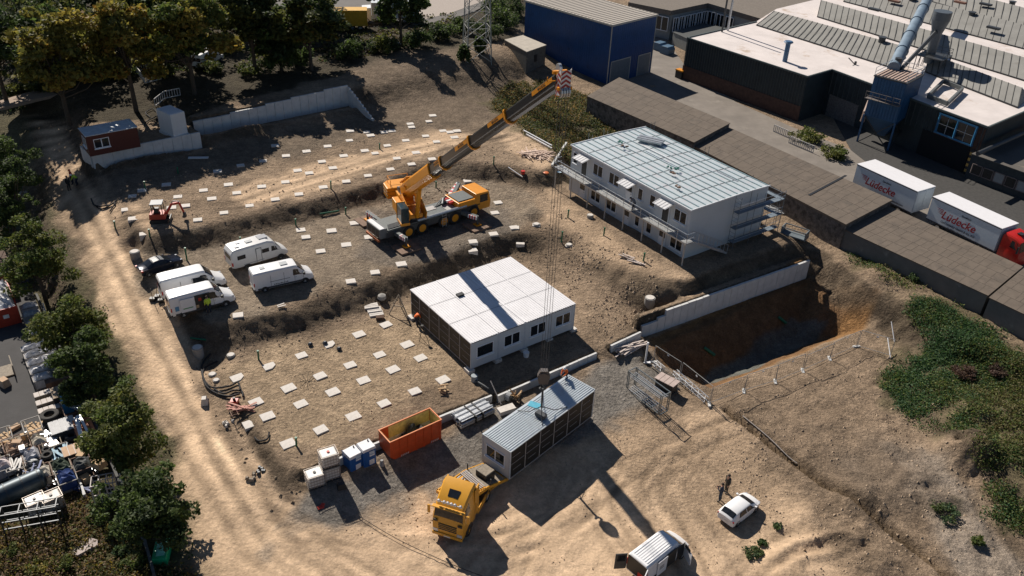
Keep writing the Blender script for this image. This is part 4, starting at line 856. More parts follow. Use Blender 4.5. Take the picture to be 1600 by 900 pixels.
# local +x points forward from the module front end (x=0), module spans x<0
mb = MB()
for i in range(26): mb.box(-10.6+i*.405, -1.25, .68, -10.6+i*.405+.38, 1.25, .74)
mb.build('deck_planks', WOODG, TR_)
mb = MB(); mb.box(-10.8,-1.3,.5,.1,-1.22,.76); mb.box(-10.8,1.22,.5,.1,1.3,.76); mb.box(-10.8,-.5,.4,.1,-.3,.66); mb.box(-10.8,.3,.4,.1,.5,.66); mb.build('deck_frame', TYEL, TR_)
mb = MB(); mb.box(.1,-1.22,.72,2.6,1.22,.80, 0)
for sd in (-1, 1): mb.add([(0,sd*1.3,.5),(2.3,sd*1.3,1.2),(2.3,sd*1.22,1.2),(0,sd*1.22,.5),(0,sd*1.3,.76),(2.3,sd*1.3,1.5),(2.3,sd*1.22,1.5),(0,sd*1.22,.76)], [(0,1,2,3),(7,6,5,4),(0,4,5,1),(1,5,6,2),(2,6,7,3),(3,7,4,0)])
mb.box(2.3,-1.3,1.2,5.2,-1.2,1.5); mb.box(2.3,1.2,1.2,5.2,1.3,1.5); mb.box(2.3,-1.2,1.25,5.2,1.2,1.4); mb.box(5.1,-1.3,1.2,5.25,1.3,1.5); mb.build('gooseneck', TYEL, TR_)
mb = MB()
for i in range(6): mb.box(.25+i*.36, -1.2, .84+i*.11, .55+i*.36, 1.2, .90+i*.11)
mb.build('ramp_planks', WOODG, TR_)
mb = MB(); mb.box(.9,-.35,.9,1.9,.75,1.9); mb.build('storage_box', BLK, TR_); mb = MB(); mb.box(.92,-.3,1.9,1.88,.7,1.93); mb.build('box_lid', WOODG, TR_)
for k, y in enumerate((-1.0,-.7,-.45)): mb = MB(); mb.tube((2.2,y,1.55),(5.0,y+.1,1.6),.06,n=6); mb.build('tube', GALV, TR_)
for k in range(4): mb = MB(); mb.beam((2.3+k*.18,-1.1,1.62+.03*k),(2.5+k*.18,1.15,1.62+.03*k),.1,.06); mb.build('batten', BATT, TR_)
mb = MB(); mb.rbox(4.3,.1,1.55,1.3,1.7,.10,.1); mb.build('cover_plate', M('slate_plate', (.09,.11,.12), .5), TR_)
for sd in (-1, 1):
    for x in (-9.4,-8.1,-6.8): wheel(TR_, x, sd*1.05, .4, .3, GALV)
for sd in (-1, 1): mb = MB(); mb.tube((1.9,sd*1.25,1.2),(1.9,sd*1.25,2.0),.05,n=6); mb.build('stake', STEEL, TR_)
# ---- red truck and swap bodies in the factory yard
TRW = M('trailer_white', (.78,.77,.78), .4, var=.03); TRS = M('trailer_side', (.55,.60,.64), .55, var=.04); LRED = M('logo_red', (.33,.008,.012), .6); LDK = M('logo_dark', (.035,.035,.05), .6)
def boxbody(label, zt_, q, tail=True, txt=None):
    a, d_, c_, b_ = [at(*p, zt_) for p in q]; Lb = math.hypot(*(d_-a)[:2]); Wd_ = (math.hypot(*(b_-a)[:2])+math.hypot(*(c_-d_)[:2]))/2; yaw = math.atan2(d_[1]-a[1], d_[0]-a[0]); g = 1.5
    t = thing('box_trailer', label, 'trailer', (a[0], a[1], g), yaw, 'white box bodies in the factory yard'); Hh = zt_-g
    mb = MB(); mb.box(0,.0,1.0,Lb,Wd_,Hh-.06); mb.build('box_side', TRS, t); mb = MB(); mb.box(-.03,-.03,Hh-.06,Lb+.03,Wd_+.03,Hh); mb.build('roof', TRW, t)
    mb = MB(); mb.box(-.02,-.04,Hh-.16,Lb+.02,-.005,Hh-.062); mb.box(0,-.03,1.0,Lb,-.005,1.12); mb.build('edge_rail', LDK, t)
    for i in range(14): mb = MB(); mb.box(.4+i*(Lb-.8)/13-.03,-.05,.82,.4+i*(Lb-.8)/13+.03,-.006,1.12); mb.build('strap', LDK, t)
    mb = MB(); mb.box(.3,.7,.75,Lb-.3,.85,1.0); mb.box(.3,Wd_-.85,.75,Lb-.3,Wd_-.7,1.0); mb.build('chassis', STEEL, t)
    for x in (1.6, Lb-1.8):
        for y in (.25, Wd_-.25): wheel(t, x, y, .5, .3, GALV)
    mb = MB(); mb.box(Lb+.03,.1,1.1,Lb+.045,Wd_/2-.02,Hh-.2); mb.box(Lb+.03,Wd_/2+.02,1.1,Lb+.045,Wd_-.1,Hh-.2); mb.build('rear_door', TRS, t)
    rt = (R(90), 0, 0); sc = Lb/9.2
    big_ = text('lettering', 'Lüdecke', 1.35*sc, LRED, t, (Lb*.44,-.03,Hh*.60), rt, shear=.25, ext=.006)
    text('lettering', 'Spedition', .34*sc, LDK, t, (Lb*.53,-.03,Hh*.60+.92*sc), rt, shear=.1)
    mb = MB()
    for k in range(4): mb.add([(Lb*.44-3.2*sc+.12*k,-.03,Hh*.60+.62*sc-.17*k),(Lb*.44-2.15*sc,-.03,Hh*.60+.62*sc-.17*k),(Lb*.44-2.15*sc,-.03,Hh*.60+.52*sc-.17*k),(Lb*.44-2.9*sc+.12*k,-.03,Hh*.60+.57*sc-.17*k)], [(0,3,2,1)])
    mb.build('logo_stripes', LRED, t)
    if txt == 1:
        text('lettering', 'Carl Lüdecke GmbH & Co. KG', .36*sc, LDK, t, (Lb*.46,-.03,Hh*.60-.85*sc), rt, shear=.1); text('lettering', 'D-39221 Welsleben', .34*sc, LDK, t, (Lb*.47,-.03,Hh*.60-1.3*sc), rt, shear=.1)
    else: text('lettering', 'www.luedecke.com', .36*sc, LDK, t, (Lb*.70,-.03,Hh*.36), rt, shear=.1)
    return t, Lb, Wd_, yaw, a
boxbody('white box trailer with red lettering, behind the lower roof of the shed row', 5.4, [(1340,256),(1434,299),(1455,287),(1357,246)], txt=2)
tt, Lb, Wd_, yw, a = boxbody('white box body of the red lorry, beside the long flat shed roof', 5.4, [(1458,307),(1566,357),(1586,346),(1479,298)], txt=1)
rl = thing('lorry_cab', 'bright red lorry cab in front of a white box body', 'truck', (a[0]+math.cos(yw)*(Lb+1.45)-math.sin(yw)*Wd_/2, a[1]+math.sin(yw)*(Lb+1.45)+math.cos(yw)*Wd_/2, 1.5), yw)
w = 1.4; ST = [(-1.15,.55,w*.96,2.2,w*.93,3.3),(-1.0,.5,w,2.2,w*.95,3.55),(.2,.45,w,2.15,w*.9,3.4),(.85,.45,w,2.1,w*.86,3.1),(1.15,.42,w*.98,1.75,w*.9,1.95),(1.25,.38,w*.96,1.3,w*.88,1.6),(1.3,.38,w*.9,1.1,w*.82,1.4)]
REDL = M('lorry_red', (.55,.02,.012), .35); body(ST, REDL, rl, 'cab'); screen(ST, .87, 1.13, 3.05, GLASS, rl); MB().box(-.3,-.35,3.53,.25,.35,3.62).build('roof_hatch', BLK, rl)
for sd in (1, -1):
    patch(ST, (-.1, .75), 2.1, (-.05, .65), 2.8, sd, GLASS, rl); wheel(rl, .2, sd*(w-.17), .5, .3, GALV)
    mb = MB(); mb.box(.95, sd*(w+.12), 2.0, 1.08, sd*(w+.34), 2.8); mb.build('mirror', BLK, rl)
# ------------------------------------------------------------------ mobile crane
g0 = 1.55; wa = at(638,362,g0+.75); wb = at(739.4,330.6,g0+.75); hd = (wb-wa)[:2]; Lw = math.hypot(*hd); hd /= Lw; rzC = math.atan2(hd[1], hd[0]); print('crane axles', Lw)
cc = (wa[:2]+wb[:2])/2+V3(-hd[1], hd[0])*1.35
CRN = thing('mobile_crane', 'yellow five axle mobile crane with its telescopic boom raised over the site', 'crane', (cc[0], cc[1], g0), rzC)
ci = np.linalg.inv(np.array([[math.cos(rzC), -math.sin(rzC)], [math.sin(rzC), math.cos(rzC)]]))
cl = lambda p: V3(*(ci@(V3(p[0], p[1])-cc)), p[2]-g0)          # world to crane-local
hx = Lw/2
for k, fx in enumerate((0, .2, .53, .70, 1.0)):
    for sd in (1, -1): wheel(CRN, -hx+Lw*fx, sd*1.3, .75, .5, YEL)
CDK = M('crane_deck', (.10,.115,.115), .6, var=.25, sc=5)
mb = MB(); mb.box(-hx-3.0,-1.1,.9,hx+1.7,1.1,1.55); mb.box(-hx-2.6,-1.42,1.45,hx+.4,1.42,1.68); mb.build('carrier', CDK, CRN)
mb = MB(); mb.box(-hx-2.9,-1.45,.8,hx+.6,-1.38,1.5); mb.box(-hx-2.9,1.38,.8,hx+.6,1.45,1.5); mb.build('side_plate', STEEL, CRN)
mb = MB(); mb.tube((-hx+1.2,-1.35,1.78),(hx-1.0,-1.35,1.78),.16,n=8); mb.build('side_tube', GALV, CRN)
mb = MB(); mb.box(-hx-3.6,-1.45,.9,-hx-2.7,1.45,2.0); mb.build('rear_box', M('rear_grey', (.12,.13,.135), .5), CRN, bevel=.03); mb = MB(); mb.box(-hx-3.55,-1.4,2.0,-hx-3.0,1.4,2.06); mb.build('rear_cover', WHITE, CRN)
mb = MB(); mb.box(-hx-3.8,-1.35,.55,-hx-3.6,1.35,.8); mb.build('rear_bumper', M('rust_orange', (.4,.1,.02), .6), CRN)
mb = MB(); mb.box(hx-2.1,-1.42,1.5,hx+.3,1.42,2.35); mb.build('engine_cover', YEL, CRN, bevel=.04)
mb = MB(); mb.box(hx-1.9,-1.1,2.35,hx+.2,1.1,2.45); mb.build('engine_grille', CDK, CRN)
mb = MB(); mb.prism([(hx+.3,.75),(hx+2.35,.75),(hx+2.45,1.6),(hx+2.15,2.85),(hx+.3,2.9)], -1.42, 1.42, axis='y'); cb = mb.build('cab', YEL, CRN, bevel=.05)
mb = MB(); mb.add([(hx+2.44,-1.25,1.75),(hx+2.44,1.25,1.75),(hx+2.2,1.2,2.72),(hx+2.2,-1.2,2.72)], [(0,1,2,3)]); mb.build('windscreen', GLASS, cb)
mb = MB(); mb.box(hx+.9,-1.435,1.7,hx+2.0,-1.423,2.65); mb.box(hx+.9,1.423,1.7,hx+2.0,1.435,2.65); mb.build('side_window', GLASS, cb)
for k in range(3): MB().box(hx-2.7, -.3+k*.5-.15, 2.0, hx-2.0, -.3+k*.5+.15, 2.25).build('red_light_box', [RED, WHITE, RED][k], CRN)
mb = MB(); mb.tube((hx-2.4,.6,1.7),(hx-2.4,1.2,1.7),.5,n=12); mb.tube((hx-3.2,.2,1.9),(hx-2.6,.9,2.2),.2,n=8); mb.build('hose_reel', STEEL, CRN)
mb = MB()
for z in np.arange(.3, 1.6, .3): mb.beam((.0,-1.6,z),(.5,-1.6,z),.04)
mb.beam((0,-1.6,.1),(0,-1.5,1.7),.05); mb.beam((.5,-1.6,.1),(.5,-1.5,1.7),.05); mb.build('ladder', GALV, CRN)
STR = M('hazard_white', (.7,.7,.7), .5); STRR = M('hazard_red', (.5,.03,.03), .5)
MAT_ = M('mat_brown', (.20,.13,.09), .85, var=.3, sc=2)
for k, (px_, py_) in enumerate(((635,388),(746,354),(575,348-2),(716,300))):
    p = cl(at(px_, py_, g0)); sd = -1 if k in (0, 1) else 1; bx_ = -hx-1.7 if k in (0, 2) else hx-1.7
    o = MB().beam((bx_, sd*1.2, 1.15), (p[0], p[1]-sd*.1, 1.1), .42, .42).build('outrigger_beam', CDK, CRN)
    o = MB()
    n_ = 7
    a3, b3 = V3(bx_, sd*1.9, 1.15), V3(p[0], p[1], 1.1)
    for q in range(n_): u0, u1 = .35+.65*q/n_, .35+.65*(q+1)/n_; o.beam(a3+(b3-a3)*u0, a3+(b3-a3)*u1, .46, .40, mi=q % 2)
    o.build('hazard_stripes', [STR, STRR], CRN)
    MB().tube((p[0], p[1], .3), (p[0], p[1], 1.35), .14, n=10).build('jack', STEEL, CRN); MB().rbox(p[0], p[1], .22, .7, .7, .12).build('jack_foot', YEL, CRN)
    wp = at(px_, py_, g0); md = MB()
    for q in (-1, 0, 1): md.rbox(0, q*.84, 0, 2.2, .8, .2, 0)
    gg = max(gz(wp[0]+a, wp[1]+b) for a in (-1, 0, 1) for b in (-1, 0, 1))
    tag(md.build('support_mat', MAT_, loc=(wp[0], wp[1], min(gg, g0+.02)), rz=rzC+R(90)), ['brown crane mat under the front left outrigger, nearest the vans', 'brown crane mat under the outrigger below the crane cab', 'brown crane mat behind the rear of the crane carrier', 'brown crane mat on the far side of the crane cab'][k], 'crane mat', 'mats under the crane outriggers')
mb = MB(); mb.rbox(-.5,.5,1.68,1.6,.9,.05); mb.rbox(1.6,-.3,1.68,1.2,1.3,.05); mb.build('deck_plate', M('deck_pale', (.42,.40,.38), .5), CRN)
mb = MB()
for q in range(5): mb.box(-hx-2.4+q*.1,-1.2+q*.2,1.68,-hx-.6+q*.35,-1.1+q*.2,1.76)
for q in range(4): mb.tube((hx-4.2+q*.5,.4+q*.12,1.72),(hx-3.0+q*.3,1.1,2.0+q*.1),.07,n=6)
mb.build('deck_gear', STEEL, CRN); mb = MB()
for q in range(3): mb.box(-hx-3.62,-1.2+q*.85,1.0,-hx-3.605,-.5+q*.85,1.85)
mb.build('rear_locker', BLK, CRN)
for q in range(5):
    for sd in (-1, 1): x_ = -hx+Lw*(0, .2, .53, .70, 1.0)[q]; mb = MB(); mb.box(x_-.85, sd*.95, 1.52, x_+.85, sd*1.5, 1.57); mb.build('mudguard', BLK, CRN)
# superstructure
TIPl = cl(TIP+V3(0,0,1.2)); piv = cl(at(640, 316, g0+3.2)); slew = V3(-hx+Lw*.17, 0, 0)
yb = math.atan2(TIPl[1]-slew[1], TIPl[0]-slew[0])
def sl(x, y, z): return V3(slew[0]+x*math.cos(yb)-y*math.sin(yb), slew[1]+x*math.sin(yb)+y*math.cos(yb), z)
BT = V3(TIPl[0], TIPl[1], TIPl[2]); hor = math.hypot(BT[0]-slew[0], BT[1]-slew[1])
P0 = sl(-1.6, 0, 4.2); dv = BT-P0; LBm = np.linalg.norm(dv); dv = dv/LBm; print('boom', LBm, math.degrees(math.asin(dv[2])), 'slew yaw', math.degrees(yb))
sdv = V3(-math.sin(yb), math.cos(yb), 0); upv = np.cross(dv, sdv); upv = upv if upv[2] > 0 else -upv
BM = M('boom_black', (.022,.023,.025), .3, .1, var=.1); BMS = M('boom_silver', (.30,.31,.32), .3, .6)
def bsec(mb, t0, t1, w, h, mi=0, mis=None):
    a, b = P0+dv*t0, P0+dv*t1; vs = []
    for e in (a, b):
        for u, v in ((-.5,.38),(-.42,.5),(.42,.5),(.5,.38),(.5,-.15),(.3,-.42),(0,-.52),(-.3,-.42),(-.5,-.15)): vs.append(e+sdv*u*w+upv*v*h)
    fs = [(i, (i+1) % 9, 9+(i+1) % 9, 9+i) for i in range(9)]+[tuple(range(9))[::-1], tuple(range(9, 18))]; mb.add(vs, fs, mi)
cuts = [0.0, .30]
def tcut(px_):     # boom parameter whose picture column is px_
    lo, hi = 0, LBm
    for _ in range(40):
        m = (lo+hi)/2; q = P0+dv*m; wq = V3(*(np.array([[math.cos(rzC), -math.sin(rzC)], [math.sin(rzC), math.cos(rzC)]])@q[:2]+cc), q[2]+g0)
        if pix(wq)[0] < px_: lo = m
        else: hi = m
    return lo
c1, c2, c3 = tcut(697), tcut(742), tcut(799); print('cuts', c1, c2, c3)
mb = MB(); bsec(mb, -.8, c1*.74, 1.40, 1.6); mb.build('boom_base', YEL, CRN)
secs = [(c1*.74, c1, 1.12, 1.2), (c1, c2, 1.02, 1.1), (c2, c3, .92, 1.0), (c3, LBm-.5, .82, .9)]
for k, (a, b, w_, h_) in enumerate(secs):
    mb = MB(); bsec(mb, a, b, w_, h_); o = mb.build('boom_section', BM, CRN)
    mb = MB(); bsec(mb, b-.28, b, w_+.16, h_+.18); 
    if k < 3: mb.build('collar', YEL, o)
    # name plates on both flanks
    ln_ = min(3.6, (b-a)*.42); 
    for sd in (1, -1):
        e0, e1 = P0+dv*(b-.5-ln_)+sdv*sd*(w_/2+.015), P0+dv*(b-.5)+sdv*sd*(w_/2+.015)
        mb = MB(); mb.add([e0+upv*h_*.08, e1+upv*h_*.08, e1+upv*h_*.42, e0+upv*h_*.42], [(0,1,2,3)]); pl = mb.build('name_plate', YEL, o)
        rm = Matrix((dv*(1 if sd < 0 else -1), upv, sdv*sd)).transposed()
        tx = text('lettering', 'MAX BÖGL', h_*.30, BLK, pl, Vector((e0+e1)/2+upv*h_*.25+sdv*sd*.02), rm.to_euler(), ext=.004)
    mb = MB(); e0, e1 = P0+dv*a, P0+dv*(b-.35)
    for sd in (1, -1): mb.beam(e0+sdv*sd*(w_*.5+.004)-upv*h_*.23, e1+sdv*sd*(w_*.5+.004)-upv*h_*.23, .03, .06, up=upv)
    mb.build('edge_strip', BMS, o)
# head
E_ = BT-dv*.55
mb = MB(); hw = .27
for sd in (1, -1):
    ring = [E_+sdv*sd*hw+upv*.5, E_+sdv*sd*hw+dv*.75+upv*.3, E_+sdv*sd*hw+dv*.7-V3(0,0,1.3), E_+sdv*sd*hw-V3(0,0,1.0)]
    mb.add(ring+[p_+sdv*sd*.08 for p_ in ring], [(0,1,2,3),(7,6,5,4),(0,4,5,1),(1,5,6,2),(2,6,7,3),(3,7,4,0)])
mb.beam(E_+upv*.55-sdv*.5, E_+upv*.55+sdv*.5, .2, .2); mb.beam(E_+dv*.6-sdv*.5-V3(0,0,.7), E_+dv*.6+sdv*.5-V3(0,0,.7), .25, .2)
hd_ = mb.build('boom_head', YEL, CRN)
mb = MB()
for sd in (1, -1):
    b0 = E_+sdv*sd*(hw+.1); b1 = E_+sdv*sd*(hw+.115); H0 = lambda u, z, b: b+dv*u+V3(0,0,z)
    mb.add([H0(0,.35,b0), H0(.75,.55,b0), H0(.75,-1.2,b0), H0(0,-.95,b0)], [(0,1,2,3)], 0)
    for q in range(4):
        z0 = .45-q*.36; mb.add([H0(.02,z0-.32,b1), H0(.37,z0,b1), H0(.73,z0-.32,b1), H0(.73,z0-.5,b1), H0(.37,z0-.18,b1), H0(.02,z0-.5,b1)], [(0,1,4,5),(1,2,3,4)], 1)
f = lambda u, z, o: E_+dv*o+sdv*u+V3(0,0,z)
mb.add([f(.36,.4,.78), f(-.36,.4,.78), f(-.36,-.85,.76), f(.36,-.85,.76)], [(0,1,2,3)], 0)
for q in range(4): z0 = .42-q*.3; mb.add([f(-.34,z0-.22,.80),f(0,z0,.80),f(.34,z0-.22,.80),f(.34,z0-.36,.80),f(0,z0-.14,.80),f(-.34,z0-.36,.80)], [(0,1,4,5),(1,2,3,4)], 1)
mb.build('hazard_panel', [STR, M('hazard_dark_red', (.32,.02,.02), .5)], hd_)
for q in (-.3,-.1,.1,.3): mb = MB(); c_ = cl(TIP+V3(0,0,.3))+sdv*q*.9; mb.tube(c_-sdv*.06, c_+sdv*.06, .38, n=14); mb.build('sheave', GALV, hd_)
mb = MB(); mb.tube(E_+upv*.8-sdv*.1, E_+upv*.8+sdv*.1, .3, n=12); mb.build('top_sheave', GALV, hd_)
mb = MB(); mb.path([E_-sdv*.4, E_-sdv*1.0, E_-sdv*1.0+V3(0,0,.3)], .04, 5); mb.build('anemometer_arm', YEL, hd_)
# turntable, counterweight, cab, winches
SUP = yb
mb = MB(); mb.tube((slew[0],slew[1],1.6),(slew[0],slew[1],2.0),1.15,n=20); mb.build('slew_ring', STEEL, CRN)
mb = MB(); 
for y in (-.95,.95):
    q = [sl(-2.4,y,2.0), sl(1.6,y,2.0), sl(1.9,y,2.9), sl(.2,y,3.6), sl(-1.2,y,4.0), sl(-2.4,y,3.2)]; off = V3(-math.sin(yb), math.cos(yb), 0)*.12
    mb.add(q+[p_+off for p_ in q], [(5,4,3,2,1,0),(6,7,8,9,10,11)]+[(i,(i+1) % 6,6+(i+1) % 6,6+i) for i in range(6)])
mb.build('turntable', YEL, CRN)
def slb(mb, x0, x1, y0, y1, z0, z1, mi=0):
    c_ = [sl(x, y, z) for z in (z0, z1) for x, y in ((x0,y0),(x1,y0),(x1,y1),(x0,y1))]; return mb.add(c_, [(3,2,1,0),(4,5,6,7),(0,1,5,4),(1,2,6,5),(2,3,7,6),(3,0,4,7)], mi)
mb = MB(); slb(mb, -2.3, 1.2, -.8, .8, 2.0, 2.5); mb.build('slew_frame', YEL, CRN, bevel=.03)
mb = MB(); pts = [(-6.6,-1.1),(-6.0,-1.7),(-4.3,-1.7),(-4.3,1.7),(-6.0,1.7),(-6.6,1.1)]
v_ = [sl(x, y, z) for z in (2.0, 3.35) for x, y in pts]; mb.add(v_, [tuple(range(6))[::-1], tuple(range(6, 12))]+[(i, (i+1) % 6, 6+(i+1) % 6, 6+i) for i in range(6)]); cw = mb.build('counterweight', YEL, CRN, bevel=.08); mb = MB()
for zz in (2.45, 2.9):
    q_ = [sl(x*1.0+(-.015 if x < -5 else 0), y*1.012, zz) for x, y in pts]
    for i in (5, 0, 1, 4, 2): mb.beam(q_[i], q_[(i+1) % 6], .03)
mb.build('slab_joint', BLK, cw); mb = MB()
for x, y in ((-6.0,-1.2),(-6.0,1.2),(-4.6,-1.2),(-4.6,1.2)): mb.beam(sl(x,y,3.35), sl(x,y,4.15), .05)
mb.beam(sl(-6.0,-1.2,4.15), sl(-6.0,1.2,4.15), .05); mb.beam(sl(-6.0,-1.2,4.15), sl(-4.6,-1.2,4.15), .05); mb.build('hand_rail', YEL, cw)
mb = MB(); slb(mb, -4.4, -2.3, -.8, .8, 2.2, 3.1); mb.build('rear_frame', YEL, CRN)
for x in (-3.8, -2.7): mb = MB(); mb.tube(sl(x, -.6, 3.35), sl(x, .6, 3.35), .35, n=14); mb.build('winch', M('winch_steel', (.2,.19,.19), .5, .5), CRN)
mb = MB(); slb(mb, -2.2, .2, -1.75, -1.05, 2.0, 3.3); mb.build('power_pack', YEL, CRN, bevel=.06)
mb = MB(); slb(mb, .9, 2.4, 1.0, 1.9, 2.0, 3.9); mb.build('operator_cab_far', YEL, CRN, bevel=.05) if False else None
mb = MB(); slb(mb, .6, 2.3, -2.0, -1.1, 1.9, 3.9); oc = mb.build('operator_cab', M('cab_dark', (.03,.05,.055), .12), CRN, bevel=.08)
mb = MB(); slb(mb, .55, 2.35, -2.05, -1.05, 1.85, 2.15); slb(mb, .5, .62, -2.05, -1.05, 2.0, 3.95); mb.build('cab_frame', YEL, oc)
mb = MB(); mb.tube(sl(1.5, 0, 2.3), P0+dv*4.6-upv*.7, .26, n=10); mb.tube(P0+dv*3.0-upv*.8, P0+dv*4.6-upv*.7, .19, n=10); mb.build('luffing_cylinder', YEL, CRN)
mb = MB(); mb.tube(sl(-2.4,-.9,3.0), P0+dv*2.0+sdv*.9+upv*.2, .1, n=6); mb.tube(sl(-2.4,.9,3.0), P0+dv*2.0-sdv*.9+upv*.2, .1, n=6)
for q in range(5): mb.beam(P0+dv*(.5+q*.7)-sdv*.9+upv*.9, P0+dv*(.5+q*.7)+sdv*.9+upv*.9, .12, .2)
mb.build('boom_rigging', YEL, CRN)
# ------------------------------------------------------------------ factory side: shed row
def wall_block(name, label, pts, zt_, z0, mats, parent=None, cat='building', wname='wall', rname='roof', rmat=None, th=.12, over=.1, group=None):
    """building from roof corners seen in the picture; origin at the first corner"""
    P = [at(*q, zt_) for q in pts]; o0 = P[0]; t = thing(name, label, cat, (o0[0], o0[1], z0), 0, group) if parent is None else parent
    Q = [(p[0]-o0[0], p[1]-o0[1]) for p in P]; A = sum(Q[i][0]*Q[(i+1) % len(Q)][1]-Q[(i+1) % len(Q)][0]*Q[i][1] for i in range(len(Q)))
    if A < 0: Q = Q[::-1]
    mb = MB(); mb.prism(Q, -1.5, zt_-z0-th); mb.build(wname, mats, t)
    c = np.mean(Q, 0); mb = MB(); mb.prism([tuple(np.array(q)+(np.array(q)-c)/np.linalg.norm(np.array(q)-c)*over) for q in Q], zt_-z0-th+.003, zt_-z0); mb.build(rname, rmat, t)
    return t, P
FELT = M('roof_felt', (.135,.108,.084), .95, var=.16, sc=.9, col2=(.105,.086,.069), thr=.52, bump=.3, bsc=8)
SWALL = M('rubble_wall', (.13,.115,.105), .95, var=.5, sc=2.2, col2=(.05,.046,.042), thr=.5, bump=.6, bsc=5)
RENDER = M('stained_render', (.125,.125,.122), .95, var=.2, sc=.5, col2=(.24,.24,.235), thr=.60)
def felt_lines(t, P, zt_, z0, n, m):
    o0 = P[0]; a, b, c_, d_ = [V3(p[0]-o0[0], p[1]-o0[1], zt_-z0+.004) for p in P]
    mb = MB()
    for k in range(1, n): u = k/n; mb.beam(a+(d_-a)*u, b+(c_-b)*u, .05, .012)
    for k in range(1, m):
        u = k/m
        for j in range(n):
            o_ = rnd.uniform(-.4, .4)/m; e0 = a+(b-a)*(u+o_); e1 = d_+(c_-d_)*(u+o_); mb.beam(e0+(e1-e0)*j/n, e0+(e1-e0)*(j+1)/n, .04, .01)
    mb.build('felt_joint', M('felt_dark', (.09,.073,.058), .95), t)
t, P = wall_block('shed', 'dark felt roofed shed nearest the blue hall, highest of the shed row', [(918,150),(1084,222),(1140,192),(968,121)], 4.9, 1.0, SWALL, rmat=FELT, group='long row of flat sheds'); felt_lines(t, P, 4.9, 1.0, 4, 14)
t, P = wall_block('shed', 'long brown felt roofed shed with rough stone wall behind the two storey building', [(1081,226),(1321,350),(1393,312),(1137,198)], 4.2, 1.0, SWALL, rmat=FELT, th=.25, group='long row of flat sheds'); felt_lines(t, P, 4.2, 1.0, 4, 22)
mb = MB(); a, b = [V3(*at(x, y, 4.23))-V3(P[0][0], P[0][1], 1.0) for x, y in ((1264,305),(1322,274))]; mb.beam(a, b, .3, .04); mb.build('roof_gap', BLK, t)
t, P = wall_block('shed', 'lowest flat felt roof with grey rendered wall beside the white lorry body', [(1317,357),(1543,461),(1597,416),(1389,322)], 3.4, 1.0, RENDER, rmat=FELT, group='long row of flat sheds'); felt_lines(t, P, 3.4, 1.0, 5, 16)
t, P = wall_block('shed', 'end shed of the row, running out of the right edge', [(1547,465),(1760,566),(1820,520),(1601,419)], 3.5, .8, RENDER, rmat=FELT, group='long row of flat sheds'); felt_lines(t, P, 3.5, .8, 5, 16)
# ------------------------------------------------------------------ blue hall and the small shed beside it
BLUEH = M('blue_sheet', (.010,.060,.19), .5, var=.15, sc=.6, col2=(.006,.022,.07), thr=.62)
n_, l_, r1 = at(957,38.5,11.5), at(820,0,11.5), at(1026.5,22,11.5); f_ = l_+r1-n_; z0 = 1.5
ux = (r1-n_)[:2]; LX = math.hypot(*ux); yaw = math.atan2(ux[1], ux[0]); LY = math.hypot(*(l_-n_)[:2])
t = thing('industrial_hall', 'tall dark blue sheet metal hall with a pale ribbed roof', 'building', (n_[0], n_[1], z0), yaw)
mb = MB(); mb.box(0,0,-2,LX,LY,9.85); mb.build('wall', BLUEH, t)
mb = MB()
for k in range(int(LY/.5)): mb.box(-.03, .15+k*.5, -1, .0, .27+k*.5, 9.8)
for k in range(int(LX/.5)): mb.box(.15+k*.5, -.03, -1, .27+k*.5, 0, 9.8)
mb.build('wall_rib', BLUEH, t)
mb = MB(); mb.box(-.15,-.15,9.85,LX+.15,LY+.15,10.0); ribs(mb, LX, LY, 10.0, .8, 'x', .07, w=.16); mb.build('roof', M('tan_roof', (.40,.36,.31), .7, var=.08), t)
TRM = M('pale_trim', (.45,.43,.38), .6); mb = MB(); mb.box(-.2,-.2,9.7,LX+.2,-.12,9.95); mb.box(-.2,-.2,9.7,-.12,LY+.2,9.95); mb.box(-.1,-.1,-1,.02,.02,9.7); mb.box(LX-.02,-.08,-1,LX+.08,.02,9.7); mb.build('edge_trim', TRM, t)
for x0, x1, z1 in ((.5,5.6,3.9),(7.6,11.0,3.7)):
    mb = MB(); mb.box(x0,-.1,z1-.15,x1,-.04,z1); mb.box(x0,-.1,-1,x0+.15,-.04,z1); mb.box(x1-.15,-.1,-1,x1,-.04,z1); o = mb.build('gate', TRM, t); MB().box(x0+.15,-.07,-1,x1-.15,-.035,z1-.15).build('gate_leaf', M('gate_grey', (.16,.18,.20), .7), o)
t, P = wall_block('utility_shed', 'small grey rendered shed with a pale stained roof beside the blue hall', [(789,62),(823,80.6),(853,70),(817,55)], 6.4, 2.4, M('shed_grey', (.13,.125,.11), .9, var=.3), rmat=M('shed_roof', (.42,.38,.32), .9, col2=(.10,.09,.07), thr=.6, sc=1.0))
MB().box(0,0,0,.04,.7,1.2).build('shed_window', BLK, t, loc=tuple((P[1]*.6+P[2]*.4-P[0])[:2]+V3(.05,-.05))+(1.8,), rz=math.atan2(*(P[2]-P[1])[:2][::-1])-R(90))
